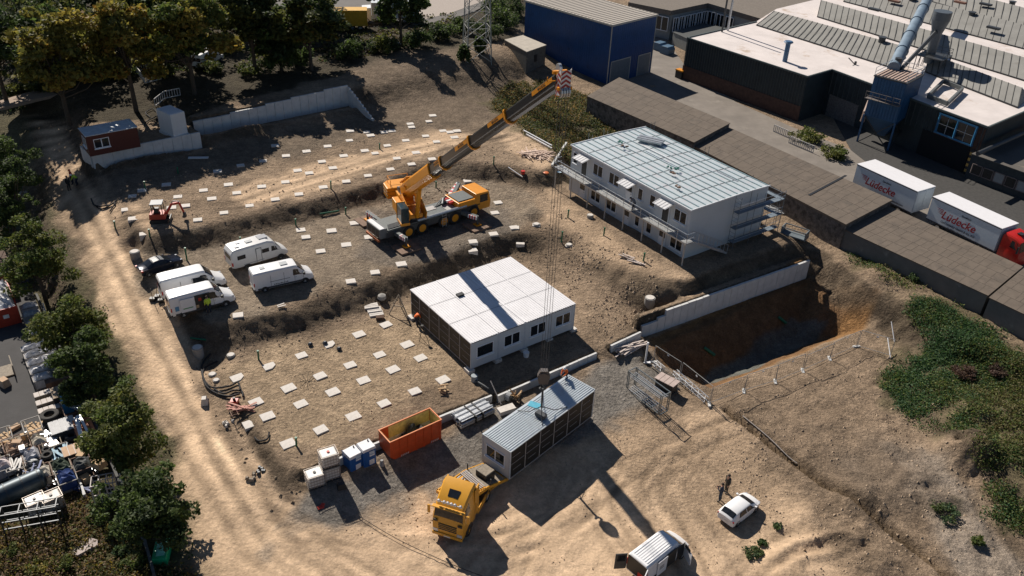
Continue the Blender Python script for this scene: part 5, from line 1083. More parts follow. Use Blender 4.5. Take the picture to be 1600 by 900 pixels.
# ------------------------------------------------------------------ factory
FZ = 8.5; FW = M('factory_dark', (.022,.032,.036), .7, var=.3, sc=.8); FBR = M('factory_brick', (.075,.042,.032), .9, var=.35, sc=2, bump=.3)
FROOF = M('factory_white_roof', (.66,.60,.57), .75, var=.10, sc=.35, col2=(.42,.31,.22), thr=.56)
RIB = M('ribbed_roof', (.25,.245,.225), .8, var=.14, sc=.4, col2=(.19,.18,.16), thr=.58)
pts = [(1074,59),(1262,120),(1300,109),(1544,199),(1640,158),(1800,80),(1600,-60),(1330,-40),(1272,0),(1214,14),(1182,34)]
t, P = wall_block('factory', 'sprawling dark factory with a white flat roof and ribbed sawtooth strips', pts, FZ, 1.5, FW, rmat=FROOF); O = V3(P[0][0], P[0][1], 1.5); FT = t
def loc_(px, py, z): return at(px, py, z)-O
def facing(a, b, off): d = (b-a)/np.linalg.norm(b-a); n = V3(d[1], -d[0], 0); n = n if n@V3(0,-1,0) > 0 else -n; return n*off
def facade(a_px, b_px, z0, z1, off, mat, name, t=FT, zr=FZ):   # plate on the wall under roof edge a-b
    a, b = loc_(*a_px, zr), loc_(*b_px, zr); n = facing(a, b, off); mb = MB()
    q = [V3(a[0],a[1],z0)-n*.2, V3(b[0],b[1],z0)-n*.2, V3(b[0],b[1],z1)-n*.2, V3(a[0],a[1],z1)-n*.2]
    mb.add(q+[p+n*1.2 for p in q], [(3,2,1,0),(4,5,6,7),(0,1,5,4),(1,2,6,5),(2,3,7,6),(3,0,4,7)]); return mb.build(name, mat, t)
facade((1074,59),(1262,120), -.5, 2.4, .12, FBR, 'brick_base')
def battens(a_px, b_px, n, z0, z1, mat, name='cladding_joint', w=.08):
    a, b = loc_(*a_px, FZ), loc_(*b_px, FZ); nn = facing(a, b, .05); mb = MB()
    for k in range(n): p = a+(b-a)*(k+.5)/n+nn; mb.beam((p[0],p[1],z0),(p[0],p[1],z1), w)
    mb.build(name, mat, FT)
FJ = M('cladding_dark', (.045,.055,.058), .6); battens((1074,59),(1262,120), 46, 2.4, 6.8, FJ); battens((1300,109),(1544,199), 30, 3.4, 6.8, FJ, w=.12)
facade((1306,111),(1352,128), -.5, 3.4, .10, M('pebble_grey', (.14,.13,.125), .95, var=.4, sc=4), 'pebble_panel')
facade((1492,180),(1543,198.5), 2.6, 6.7, .08, FBR, 'brick_panel'); facade((1470,172),(1492,180), 2.6, 6.7, .07, FBR, 'brick_panel')
mb = MB()
for a, b in (((1074,59),(1262,120)),((1262,120),(1300,109)),((1300,109),(1544,199)),((1544,199),(1640,158)),((1074,59),(1182,34))):
    a, b = loc_(*a, FZ+.06), loc_(*b, FZ+.06); mb.beam(a+V3(0,0,.0), b+V3(0,0,.0), .22, .22)
mb.build('parapet', M('parapet_teal', (.07,.09,.09), .6), FT)
# the big dark gateway with the blue framed window above it
a, b = loc_(1473,172.8,FZ), loc_(1530,193.8,FZ); n = facing(a, b, 1)
def fp(u, z, o): p = a+(b-a)*u+n*o; return V3(p[0], p[1], z)
mb = MB(); q = [fp(-.35,-.6,.14),fp(1.0,-.6,.14),fp(1.0,3.7,.14),fp(-.35,3.7,.14)]; mb.add(q+[p-n*.4 for p in q], [(0,1,2,3),(7,6,5,4),(0,4,5,1),(1,5,6,2),(2,6,7,3),(3,7,4,0)]); mb.build('gateway', M('void_dark', (.008,.008,.009), .9), FT)
BLF = M('window_blue', (.025,.15,.30), .5); mb = MB()
for u in (0, .5, 1): mb.beam(fp(u,4.0,.2), fp(u,6.6,.2), .22)
for z in (4.0, 6.6): mb.beam(fp(-.03,z,.2), fp(1.03,z,.2), .22)
wf = mb.build('window', BLF, FT); mb = MB()
for u in (.25,.75): mb.beam(fp(u,4.0,.2), fp(u,6.6,.2), .07)
mb.beam(fp(0,5.3,.2), fp(1,5.3,.2), .07); mb.build('glazing_bar', GALV, wf); mb = MB(); mb.add([fp(0,4,.16),fp(1,4,.16),fp(1,6.6,.16),fp(0,6.6,.16)], [(0,1,2,3)]); mb.build('pane', GLASS, wf)
mb = MB()
for k in range(5): mb.add([fp(1.04,-.4+k*.8,.25),fp(1.14,-.4+k*.8,.25),fp(1.14,.0+k*.8,.25),fp(1.04,.0+k*.8,.25)], [(0,1,2,3)], 0); mb.add([fp(1.04,0+k*.8,.25),fp(1.14,0+k*.8,.25),fp(1.14,.4+k*.8,.25),fp(1.04,.4+k*.8,.25)], [(0,1,2,3)], 1)
mb.build('hazard_post', [M('hazard_yellow', (.55,.33,.08), .6), BLK], FT)
# ribbed strips
def strip(L0, L1, U0, U1, zl, zu, n, back=2.5):
    A, B_, C_, D_ = loc_(*L0, zl), loc_(*L1, zl), loc_(*U1, zu), loc_(*U0, zu); bk = np.cross((B_-A)/np.linalg.norm(B_-A), V3(0,0,-1)); bk = bk if bk@(D_-A) > 0 else -bk
    E_, F_ = D_+bk*back, C_+bk*back; E_[2] = F_[2] = zl-1.5+.01
    mb = MB(); A2, B2 = A*V3(1,1,0)+V3(0,0,zl-1.5-.25), B_*V3(1,1,0)+V3(0,0,zl-1.5-.25)
    mb.add([A,B_,C_,D_,E_,F_,A2,B2], [(0,1,2,3),(3,2,5,4),(0,3,4,6),(1,7,5,2),(6,7,1,0)]); o = mb.build('sawtooth_strip', RIB, FT)
    mb = MB()
    for k in range(n+1): u = k/n; mb.beam(A+(B_-A)*u+V3(0,0,.03), D_+(C_-D_)*u+V3(0,0,.03), .09, .05)
    mb.build('slab_joint', M('joint_dark', (.06,.06,.058), .8), o)
    mb = MB(); mb.beam(A+V3(0,0,.02), B_+V3(0,0,.02), .28, .12); mb.build('gutter', BLK, o)
strip((1182,39),(1394,106),(1210,17),(1404,70), FZ+.1, FZ+1.6, 24)
strip((1446,112),(1590,168),(1452,83),(1597,137), FZ+.1, FZ+1.6, 15)
strip((1277,26),(1640,138),(1283,0),(1645,102), FZ+.1, FZ+1.9, 34)
strip((1318,2),(1660,92),(1330,-28),(1670,56), FZ+.1, FZ+2.0, 32)
strip((1400,-14),(1660,62),(1400,-40),(1670,30), FZ+.1, FZ+2.0, 24)
# roof furniture
for k, (x, y) in enumerate(((1377,67),(1517,27),(1580,10),(1424,4))): p = loc_(x, y, FZ+1.3); mb = MB(); mb.tube(p, p+V3(0,0,.9), .55, n=12); mb.tube(p+V3(0,0,.9), p+V3(0,0,1.0), .7, n=12); mb.build('roof_fan', STEEL, FT)
for k, (x, y) in enumerate(((1366,16),(1397,3),(1552,45),(1500,5),(1540,8))): p = loc_(x, y, FZ+1.4); mb = MB(); mb.rbox(p[0], p[1], p[2], 2.2, .9, .35, R(-50)); mb.build('skylight', [STEEL, M('rust_brown', (.2,.10,.07), .9)][k % 2], FT)
def post_obj(name, label, cat, base, h_, r, mat, cap=None):
    mb = MB(); mb.tube((0,0,0),(0,0,h_), r, n=12)
    if cap: mb.tube((0,0,h_),(0,0,h_+.18), cap, cap*.8, n=12); mb.tube((0,0,h_-.25),(0,0,h_), r, cap, n=12)
    return tag(mb.build(name, mat, loc=base, smooth=True), label, cat)
BPI = M('pipe_blue', (.05,.12,.22), .5); b_ = at(1226,96,FZ)
post_obj('vent_pipe', 'short blue vent pipe with a flat cap on the white factory roof', 'vent pipe', b_, hgt(b_, 66), .38, BPI, .75)
b_ = at(1128,50,FZ); post_obj('mast', 'dark tall mast at the back corner of the white factory roof', 'mast', b_, 11, .16, STEEL)
b_ = at(1137,48,FZ); post_obj('mast', 'pale tall pipe mast next to the dark one on the factory roof', 'mast', b_, 11, .2, GALV)
b_ = at(1336,101,FZ); mb = MB(); mb.tube((0,0,0),(-1.1,.4,.9),.08,n=6); mb.tube((0,0,0),(0,0,.5),.2,n=8); tag(mb.build('roof_vent', STEEL, loc=b_), 'tiny roof vent on the white factory roof left of the blue filter', 'vent')
# skylight frame near the right block
mb = MB(); q = [loc_(x, y, FZ+.5) for x, y in ((1450,150),(1474,127),(1504,139),(1480,162))]
for i in range(4): mb.beam(q[i], q[(i+1) % 4], .3, .6)
mb.build('skylight_frame', M('frame_grey', (.12,.13,.13), .6), FT)
# ------------------------------------------------------------------ blue filter tower
TB = M('filter_blue', (.018,.085,.19), .5, var=.2, sc=.8); gb = at(1386,236,1.5); ztw = 1.5+hgt(gb, 130); print('tower top', ztw, pix((gb[0], gb[1], ztw)))
tn, tl, tr = at(1417,130,ztw), at(1375,115,ztw), at(1443,116,ztw); tx = (tl-tn)[:2]; ty = (tr-tn)[:2]; LX, LY = math.hypot(*tx), math.hypot(*ty); yw = math.atan2(ty[1], ty[0])
t = thing('filter_tower', 'blue ribbed dust filter tower on legs in front of the factory', 'filter tower', (tn[0], tn[1], 1.5), yw); Ht = ztw-1.5; hb = Ht*.42; s_ = 1.0
mb = MB(); mb.box(0,0,hb,LY,LX,Ht-.15)
for k in range(int(LY/.42)): mb.box(.1+k*.42,-.08,hb+.02,.3+k*.42,0,Ht-.2)
for k in range(int(LX/.42)): mb.box(-.08,.1+k*.42,hb+.02,0,.3+k*.42,Ht-.2)
mb.build('casing', TB, t)
mb = MB(); mb.box(-.1,-.1,Ht-.15,LY+.1,LX+.1,Ht); 
for k in range(9): mb.box(.1,.2+k*LX/9.2,Ht,LY-.1,.45+k*LX/9.2,Ht+.08,1)
mb.build('top_plate', [STEEL, M('grate_pale', (.45,.33,.27), .7)], t)
mb = MB(); mb.add([(0,0,hb),(LY,0,hb),(LY,LX,hb),(0,LX,hb),(LY*.4,LX*.4,hb*.25),(LY*.6,LX*.4,hb*.25),(LY*.6,LX*.6,hb*.25),(LY*.4,LX*.6,hb*.25)], [(0,1,5,4),(1,2,6,5),(2,3,7,6),(3,0,4,7),(4,5,6,7)]); mb.build('hopper', TB, t)
for x in (0, LY):
    for y in (0, LX): mb = MB(); mb.beam((x,y,-.3),(x,y,hb),.22); mb.build('leg', TB, t)
mb = MB(); mb.beam((0,0,0),(LY,0,hb),.12); mb.beam((LY,0,0),(0,0,hb),.12); mb.beam((0,0,0),(0,LX,hb),.12); mb.beam((0,LX,0),(0,0,hb),.12); mb.build('bracing', STEEL, t)
mb = MB(); z = hb+(Ht-hb)*.45; mb.box(-.9,-.1,z,-.08,LX+.2,z+.06)
for zz in (z+.5, z+1.05): mb.tube((-.9,-.1,zz),(-.9,LX+.2,zz),.04,n=5)
for k in range(6): mb.tube((-.9,-.1+k*(LX+.3)/5,z),(-.9,-.1+k*(LX+.3)/5,z+1.05),.035,n=5)
mb.build('side_platform', M('platform_brown', (.14,.12,.11), .7), t)
mb = MB()
for zz in (Ht+.5, Ht+1.1):
    mb.tube((0,0,zz),(LY,0,zz),.04,n=5); mb.tube((LY,0,zz),(LY,LX,zz),.04,n=5); mb.tube((0,LX,zz),(LY,LX,zz),.04,n=5)
for x, y in ((0,0),(LY/2,0),(LY,0),(LY,LX/2),(LY,LX),(0,LX)): mb.tube((x,y,Ht),(x,y,Ht+1.1),.04,n=5)
mb.build('railing', GALV, t)
mb = MB(); q = V3(tn[0], tn[1], 1.5); 
def tloc(px, py, z): w = at(px, py, z)-q; c, s = math.cos(-yw), math.sin(-yw); return V3(w[0]*c-w[1]*s, w[0]*s+w[1]*c, w[2])
DUCT = M('duct_blue_grey', (.16,.22,.28), .5, var=.2, sc=.6); p0 = tloc(1396,106,ztw+.3); p1 = tloc(1460,-22,ztw+3.5); mb = MB(); mb.tube(p0, p1, .85, n=16)
for k in range(1, 6): c_ = p0+(p1-p0)*k/6; dd = (p1-p0)/np.linalg.norm(p1-p0); mb.tube(c_-dd*.1, c_+dd*.1, .98, n=16)
mb.build('duct', DUCT, t, smooth=True)
cb_ = tloc(1450,98,FZ+1); ct_ = cb_+V3(0,0,8.5); mb = MB(); mb.tube(cb_, cb_+V3(0,0,4.5), .65, .75, n=14); mb.tube(cb_+V3(0,0,4.5), cb_+V3(0,0,6.6), .75, 1.35, n=14); mb.tube(cb_+V3(0,0,6.6), cb_+V3(0,0,7.8), 1.35, n=14); mb.build('cyclone', M('cyclone_grey', (.10,.12,.14), .5, .3), t, smooth=True)
mb = MB(); c_ = cb_+V3(0,0,1.2); mb.rbox(c_[0], c_[1]-.6, c_[2], 4.2, 4.0, .12)
for dx in (-2,0,2):
    for dy in (-2.5,1.3): mb.beam((c_[0]+dx,c_[1]+dy,c_[2]-5),(c_[0]+dx,c_[1]+dy,c_[2]),.1); mb.beam((c_[0]+dx,c_[1]+dy,c_[2]),(c_[0]+dx,c_[1]+dy,c_[2]+1.1),.05)
for dy in (-2.5,1.3):
    for zz in (.55,1.1): mb.beam((c_[0]-2,c_[1]+dy,c_[2]+zz),(c_[0]+2,c_[1]+dy,c_[2]+zz),.05)
    for k in range(2): mb.beam((c_[0]-2+k*2,c_[1]+dy,c_[2]-5),(c_[0]+k*2,c_[1]+dy,c_[2]),.07)
for dx in (-2,2):
    for zz in (.55,1.1): mb.beam((c_[0]+dx,c_[1]-2.5,c_[2]+zz),(c_[0]+dx,c_[1]+1.3,c_[2]+zz),.05)
mb.build('upper_platform', STEEL, t)
mb = MB(); mb.tube(p0+V3(.8,-.8,-.2), cb_+V3(0,0,5), .3, n=8); mb.tube(p0+V3(1.2,0,-.2), p0+V3(1.2,0,1.2), .5, n=10); mb.build('fan_pipe', STEEL, t)
CP = M('copper_duct', (.30,.21,.17), .6); a, b = tloc(1306,121,6.8), tloc(1362,142,6.8); mb = MB(); mb.tube(a, b, .38, n=10); mb.tube(a, a+V3(.8,.8,.3), .38, n=10); mb.build('side_duct', CP, t, smooth=True)
a, b = tloc(1359,158,6.5), tloc(1352,176,5.2); mb = MB(); mb.tube(a, b, .35, n=10); mb.tube(b, b+V3(.2,.2,-1.4), .35, n=10); mb.build('elbow_duct', CP, t, smooth=True)
# low annex at the right edge
t, P = wall_block('annex', 'low dark annex with a row of windows behind the red lorry', [(1519,240),(1640,283),(1720,240),(1600,205)], 5.0, 1.5, M('annex_dark', (.035,.042,.045), .8, var=.3), rmat=M('annex_roof', (.10,.09,.08), .9, col2=(.28,.22,.16), thr=.6, sc=.3))
O2 = V3(P[0][0], P[0][1], 1.5); a = at(1519,240,5.0)-O2; b = at(1640,283,5.0)-O2; n = (b-a)/np.linalg.norm(b-a); n = V3(n[1], -n[0], 0)
for k in range(6):
    u0, u1 = .06+k*.15, .06+k*.15+.13; q = [a+(b-a)*u+n*.08 for u in (u0, u1)]; mb = MB()
    for (p_, q_) in (((0,1.0),(1,1.0)),((0,2.3),(1,2.3)),((0,1.0),(0,2.3)),((1,1.0),(1,2.3))): mb.beam(V3(q[p_[0]][0], q[p_[0]][1], p_[1]), V3(q[q_[0]][0], q[q_[0]][1], q_[1]), .1)
    w_ = mb.build('window', M('frame_pinkish', (.18,.14,.13), .7), t); mb = MB(); mb.add([V3(q[0][0],q[0][1],1.0),V3(q[1][0],q[1][1],1.0),V3(q[1][0],q[1][1],2.3),V3(q[0][0],q[0][1],2.3)], [(0,1,2,3)]); mb.build('pane', [GLASS, M('plaster_pale', (.3,.3,.29), .9)][k in (2, 4)], w_)
mb = MB(); a, b = at(1528,240,6.3), at(1640,190,6.3); mb.tube((0,0,0), b-a, .3, n=10); tag(mb.build('overhead_pipe', STEEL, loc=a), 'thick dark pipe crossing above the annex roof at the right edge', 'pipe')
# office building behind
t, P = wall_block('office_building', 'low office building with glazed white facade beyond the white factory roof', [(985,3),(1051,16),(1107,4),(1190,29),(1275,0),(1180,-40),(1040,-60)], 7.2, 1.5, M('office_wall', (.32,.34,.33), .8), rmat=M('office_roof', (.17,.145,.12), .95, var=.2), th=.9, over=.5)
O3 = V3(P[0][0], P[0][1], 1.5)
for (a_, b_), ks in ((((1053,18.5),(1107,7)), 6), (((1108,7),(1150,19)), 3), (((1000,8),(1049,18)), 2)):
    a, b = at(*a_, 7.0)-O3, at(*b_, 7.0)-O3; n = (b-a)/np.linalg.norm(b-a); n = V3(n[1], -n[0], 0); n = n if n[1] < 0 else -n
    for k in range(ks):
        u0, u1 = (k+.1)/ks, (k+.9)/ks; q = [a+(b-a)*u+n*.12 for u in (u0, u1)]; mb = MB()
        for z in (1.7, 4.3): mb.beam(V3(q[0][0],q[0][1],z), V3(q[1][0],q[1][1],z), .14)
        for p_ in (q[0], q[1], (q[0]+q[1])/2): mb.beam(V3(p_[0],p_[1],1.7), V3(p_[0],p_[1],4.3), .14)
        w_ = mb.build('window', FRAMEW, t); mb = MB(); mb.add([V3(q[0][0],q[0][1],1.7),V3(q[1][0],q[1][1],1.7),V3(q[1][0],q[1][1],4.3),V3(q[0][0],q[0][1],4.3)], [(0,1,2,3)]); mb.build('pane', GLASS, w_)
t, P = wall_block('annex', 'low flat roofed annex between the office and the white factory roof', [(1052,50),(1074,60),(1135,44),(1098,36)], 3.9, 1.5, M('annex_grey', (.22,.23,.22), .85), rmat=M('annex_roof_dark', (.07,.075,.075), .9))
for k, (x, y, s) in enumerate(((1030,78,'left'),(1042,84,'right'))):
    mb = MB(); mb.prism([(-1.0,0),(1.0,0),(1.05,1.0),(.7,1.5),(-.7,1.5),(-1.05,1.0)], -.95, .95, axis='y'); tag(mb.build('waste_container', M('tank_blue', (.07,.14,.22), .5), loc=at(x, y, 1.5), rz=R(-45), bevel=.05), f'blue rounded waste container, the {s} one of two beside the blue hall', 'waste container')
mb = MB(); mb.box(-.7,-.5,0,.7,.5,1.3); o = mb.build('waste_bin', BLK, loc=at(1062,122,1.5), rz=R(-50)); tag(o, 'black bin with a yellow lid at the corner of the factory', 'bin'); MB().box(-.75,-.55,1.3,.75,.55,1.5).build('lid', YEL, o)
# concrete factory road and yard
YARD = M('yard_concrete', (.20,.175,.15), .9, var=.2, sc=.3, col2=(.30,.27,.23), thr=.58); sheet('factory_road', 1.5, [(850,90),(900,40),(1040,60),(1075,110),(1150,160),(1240,200),(1330,235),(1440,290),(1560,330),(1760,430),(1760,560),(1600,470),(1440,400),(1300,340),(1130,240),(1000,150),(950,120)], YARD, 'grey brown concrete road between the shed row and the factory', h=.06)
DRK = M('yard_tar', (.05,.048,.045), .9, var=.3); sheet('factory_yard', 1.56, [(1300,180),(1360,200),(1480,250),(1640,310),(1760,400),(1760,460),(1560,370),(1440,300),(1400,290),(1330,235)], DRK, 'dark asphalt strip along the factory gateway', h=.03)
# ------------------------------------------------------------------ street at the top
STM = M('street_asphalt', (.13,.12,.11), .9, var=.15, sc=.3, col2=(.10,.095,.09), thr=.55); sheet('street', 5.0, [(500,90),(640,55),(740,20),(780,0),(830,-60),(500,-90),(300,-20),(300,70)], STM, 'asphalt street running behind the trees', h=.25)
sheet('street_apron', 5.25, [(640,35),(700,22),(760,0),(800,-40),(690,-60),(620,10)], M('pale_apron', (.36,.31,.27), .9, var=.1), 'pale concrete apron beside the street', h=.03)
sheet('pavement', 5.0, [(0,170),(60,155),(180,128),(180,118),(60,140),(0,158)], M('pavement_pale', (.32,.24,.18), .9), 'pale strip of pavement under the trees', h=.08)
# scrap yard tarmac
sheet('scrap_yard_tarmac', -1.4, [(-150,440),(-20,385),(28,380),(45,440),(75,520),(130,650),(150,760),(60,770),(-20,790),(-150,800)], M('tarmac', (.06,.058,.058), .92, var=.14, sc=.6, col2=(.075,.072,.07), thr=.6, bump=.3, bsc=14), 'dark grey tarmac of the scrap yard', h=.12)
# ------------------------------------------------------------------ vegetation
def leaf_mat(name):
    m = bpy.data.materials.new(name); m.use_nodes = True; n = m.node_tree; L = n.links; b = n.nodes['Principled BSDF']; b.inputs['Roughness'].default_value = .7
    a = n.nodes.new('ShaderNodeAttribute'); a.attribute_name = 'Col'; L.new(a.outputs[0], b.inputs['Base Color'])
    t = n.nodes.new('ShaderNodeBsdfTranslucent'); L.new(a.outputs[0], t.inputs[0]); x = n.nodes.new('ShaderNodeMixShader'); x.inputs[0].default_value = .48
    L.new(b.outputs[0], x.inputs[1]); L.new(t.outputs[0], x.inputs[2]); L.new(x.outputs[0], n.nodes['Material Output'].inputs[0]); return m
LEAF = leaf_mat('leaves'); BARK = M('bark', (.07,.055,.04), .95, var=.3, bump=.5, sc=4)
def leaves_mesh(name, P, size, cols, rng, parent=None, droop=0.0, elong=1.5, up=.35):
    n = len(P); N = rng.normal(size=(n, 3)); N[:, 2] = np.abs(N[:, 2])+up; N /= np.linalg.norm(N, axis=1)[:, None]
    A = np.cross(N, rng.normal(size=(n, 3))); A /= np.linalg.norm(A, axis=1)[:, None]; B = np.cross(N, A)
    s = (size*rng.uniform(.6, 1.4, n))[:, None]; A = A*s*elong/2; B = B*s/2
    V = np.stack([P-A, P-B*.9+A*.1, P+A, P+B*.9+A*.1], 1).reshape(-1, 3)
    me = bpy.data.meshes.new(name); me.vertices.add(4*n); me.vertices.foreach_set('co', V.ravel()); me.loops.add(4*n); me.loops.foreach_set('vertex_index', np.arange(4*n, dtype=np.int32)); me.polygons.add(n)
    me.polygons.foreach_set('loop_start', np.arange(0, 4*n, 4, dtype=np.int32)); me.polygons.foreach_set('loop_total', np.full(n, 4, dtype=np.int32)); me.update(calc_edges=True)
    ca = me.color_attributes.new('Col', 'FLOAT_COLOR', 'POINT'); C4 = np.concatenate([np.clip(cols, 0, 1), np.ones((n, 1))], 1); ca.data.foreach_set('color', np.repeat(C4, 4, 0).ravel())
    me.materials.append(LEAF); o = bpy.data.objects.new(name, me); COL.objects.link(o); o.parent = parent; return o
GREEN = (.095,.138,.032); OLIVE = (.15,.155,.035); YELG = (.29,.235,.045); DKG = (.040,.064,.022); TEALG = (.05,.10,.045)
def tree(label, base, H, Rx, seed, c1=GREEN, c2=OLIVE, name='tree', group=None, n=6500, leaf=.34, z0=.28, ncl=46, lean=(0, 0), cat='tree', c3=None):
    rng = np.random.RandomState(seed); t = thing(name, label, cat, base, 0, group); cz = H*(1+z0)/2; rz_ = H*(1-z0)/2
    mb = MB(); rt = .018*H+.06; top = V3(lean[0], lean[1], cz); mb.tube((0,0,-.5), top*.55, rt, rt*.72, n=9); mb.tube(top*.55, top, rt*.72, rt*.3, n=8); cls = []
    for k in range(ncl):
        th = rng.uniform(0, 2*math.pi); ph = math.acos(rng.uniform(-.75, 1)); rr = rng.uniform(.35, 1.0)*(1+.16*math.sin(th*3+seed)+.12*math.sin(th*5+seed*2))
        c_ = V3(lean[0]+Rx*rr*math.sin(ph)*math.cos(th), lean[1]+Rx*rr*math.sin(ph)*math.sin(th), cz+rz_*rr*math.cos(ph)); cls.append(c_)
        if k % 3 == 0:
            s0 = top*rng.uniform(.35, .95); m_ = (s0+c_)/2+V3(0,0,-.06*H); mb.tube(s0, m_, rt*.34, rt*.22, n=5); mb.tube(m_, c_, rt*.22, rt*.06, n=5)
    mb.build('trunk', BARK, t)
    cls = np.array(cls); cr = Rx*rng.uniform(.13, .40, ncl); tint = rng.uniform(0, 1, ncl); idx = rng.choice(ncl, n, p=cr**2/np.sum(cr**2))
    d = rng.normal(size=(n, 3)); d /= np.linalg.norm(d, axis=1)[:, None]; d[:, 2] = np.where(d[:, 2] < -.2, d[:, 2]*.5, d[:, 2]); r = rng.uniform(.35, 1.08, n)**.6
    P = cls[idx]+d*(cr[idx]*r)[:, None]*np.array([1, 1, .72])
    f = np.clip(tint[idx]+rng.normal(0, .22, n), 0, 1)[:, None]; cols = np.array(c1)*(1-f)+np.array(c2)*f
    if c3 is not None: g = (rng.uniform(0, 1, n) < .22*(tint[idx] > .55))[:, None]; cols = np.where(g, np.array(c3), cols)
    cols = cols*rng.uniform(.7, 1.35, (n, 1)); leaves_mesh('crown', P, leaf, cols, rng, t); return t
def tree_at(label, bx, by, ty, rpx, seed, z=None, **k):
    b = at(bx, by, z) if z is not None else gat(bx, by); H = hgt(b, ty); D = np.linalg.norm(b-V3(0,0,CH)); return tree(label, b, H*.97, rpx*D/F, seed, **k)
TG = 'trees behind the upper wall'
tl_ = [  # label, base x, base y, top y, radius px, colours
 ('yellow green tree with a forked trunk standing left of the red cabin', 108,190, 12, 54, (OLIVE, YELG, (.26,.16,.03))),
 ('yellowish tree just right of the forked tree, above the white cube', 212,168, -20, 46, (OLIVE, YELG, (.28,.16,.03))),
 ('tall olive tree behind the white cube and the metal pens', 305,150, -35, 56, (GREEN, YELG, (.26,.17,.03))),
 ('tall dark tree over the half hidden white van', 400,118, -50, 50, (DKG, OLIVE, None)),
 ('broad dark tree at the left end of the street lorries', 487,112, -35, 50, (DKG, OLIVE, (.16,.11,.02))),
 ('single open branched tree in front of the white box lorry', 627,74, -45, 40, (DKG, GREEN, None)),
 ('dark tree at the far left edge of the picture, above the scrap yard road', 8,150, -15, 62, (DKG, GREEN, None)),
 ('dark tree in the second row behind the forked yellow green tree', 60,75, -90, 66, (DKG, GREEN, None)),
 ('dark tree in the second row behind the yellowish tree', 165,70, -90, 70, (DKG, GREEN, (.12,.10,.02))),
 ('dark tree in the second row behind the olive tree', 275,55, -100, 72, (DKG, OLIVE, None)),
 ('dark tree in the second row behind the white van', 375,45, -100, 64, (DKG, GREEN, None)),
 ('dark tree in the second row left of the yellow lorry', 470,45, -110, 62, (DKG, GREEN, None)),
 ('low dark tree filling the gap left of the half hidden white van', 262,112, -40, 50, (DKG, GREEN, None)),
 ('low dark tree filling the gap right of the half hidden white van', 440,112, 0, 40, (DKG, GREEN, None)),
 ('low dark tree at the left above the pale strip of pavement', 85,118, -20, 62, (DKG, OLIVE, None)),
]
for k, (lab, bx, by, ty, rp, cc) in enumerate(tl_): tree_at(lab, bx, by, ty, rp, 100+k, z=5.6, c1=cc[0], c2=cc[1], c3=cc[2], group=TG, n=(11000 if k < 5 else 4500) if k < 6 else 8000, leaf=.42, z0=.20 if k < 6 else .1, ncl=64 if k != 5 else 30)
lf = [
 ('dark tree at the top of the row between the dirt road and the left edge', 22,330, 190, 44, (DKG, GREEN, None)),
 ('dark tree below the topmost of the road side row', 30,385, 245, 40, (DKG, GREEN, None)),
 ('tall pointed green tree between the dirt road and the red scrap skip', 72,470, 338, 52, (GREEN, OLIVE, (.10,.12,.02))),
 ('olive tree beside the wrapped bales, below the pointed tree', 122,565, 466, 50, (GREEN, OLIVE, None)),
 ('dark green tree right of the brown crate in the scrap yard', 150,632, 530, 46, (DKG, GREEN, None)),
 ('broad olive tree between the orange pipes and the dirt road', 205,735, 598, 58, (GREEN, OLIVE, None)),
 ('round dark tree above the green plastic box by the dirt road', 252,858, 728, 70, (DKG, GREEN, None)),
]
for k, (lab, bx, by, ty, rp, cc) in enumerate(lf): tree_at(lab, bx, by, ty, rp*.82, 200+k, c1=cc[0], c2=cc[1], c3=cc[2], group='trees along the dirt road', n=9500, leaf=.2, z0=.04, ncl=60)
def bush_at(label, x, y, rpx, hm, seed, name='bush', group=None, n=1200, leaf=.16, c1=GREEN, c2=OLIVE, c3=None, cat='bush'):
    b = gat(x, y); D = np.linalg.norm(b-V3(0,0,CH)); R_ = rpx*D/F; rng = np.random.RandomState(seed); t = thing(name, label, cat, b, 0, group); mb = MB()
    for k in range(7): a = k*.9; mb.tube((0,0,-.1),(R_*.6*math.cos(a),R_*.6*math.sin(a),hm*.75),.03,.01,n=4)
    mb.build('stem', BARK, t); ncl = 16; th = rng.uniform(0, 6.28, ncl); rr = np.sqrt(rng.uniform(0, 1, ncl))*.75*R_; cls = np.stack([rr*np.cos(th), rr*np.sin(th), hm*rng.uniform(.3, .8, ncl)*(1-.35*rr/R_)], 1)
    idx = rng.randint(0, ncl, n); d = rng.normal(size=(n, 3)); d /= np.linalg.norm(d, axis=1)[:, None]; P = cls[idx]+d*rng.uniform(.2, 1, n)[:, None]*np.array([R_*.35, R_*.35, hm*.3]); P[:, 2] = np.maximum(P[:, 2], .03)
    f = np.clip(rng.uniform(0, 1, ncl)[idx]+rng.normal(0, .2, n), 0, 1)[:, None]; cols = (np.array(c1)*(1-f)+np.array(c2)*f)*rng.uniform(.7, 1.35, (n, 1)); leaves_mesh('foliage', P, leaf, cols, rng, t); return t
hd_l = [(690,62),(655,72),(600,82),(550,92),(470,100),(440,112),(720,52),(760,60),(790,45),(805,25),(770,30),(750,84),(725,95)]
hd_w = ['below the pale apron of the street','left of the bush below the pale apron','in front of the parked dark car','under the broad dark tree','under the left end of the broad dark tree','next to the dark tree trunk','left of the lattice mast','right of the lattice mast','beside the blue hall','at the upper corner of the blue hall','behind the lattice mast','at the right foot of the lattice mast','at the left foot of the lattice mast']
for k, (x, y) in enumerate(hd_l): bush_at('dark bush '+hd_w[k], x, y, 26 if k < 11 else 12, 3.2 if k not in (8, 9, 10) else 5.0, 300+k, group='bushes along the street', n=1600, leaf=.28, c1=DKG, c2=GREEN if k != 2 else (.13,.14,.03))
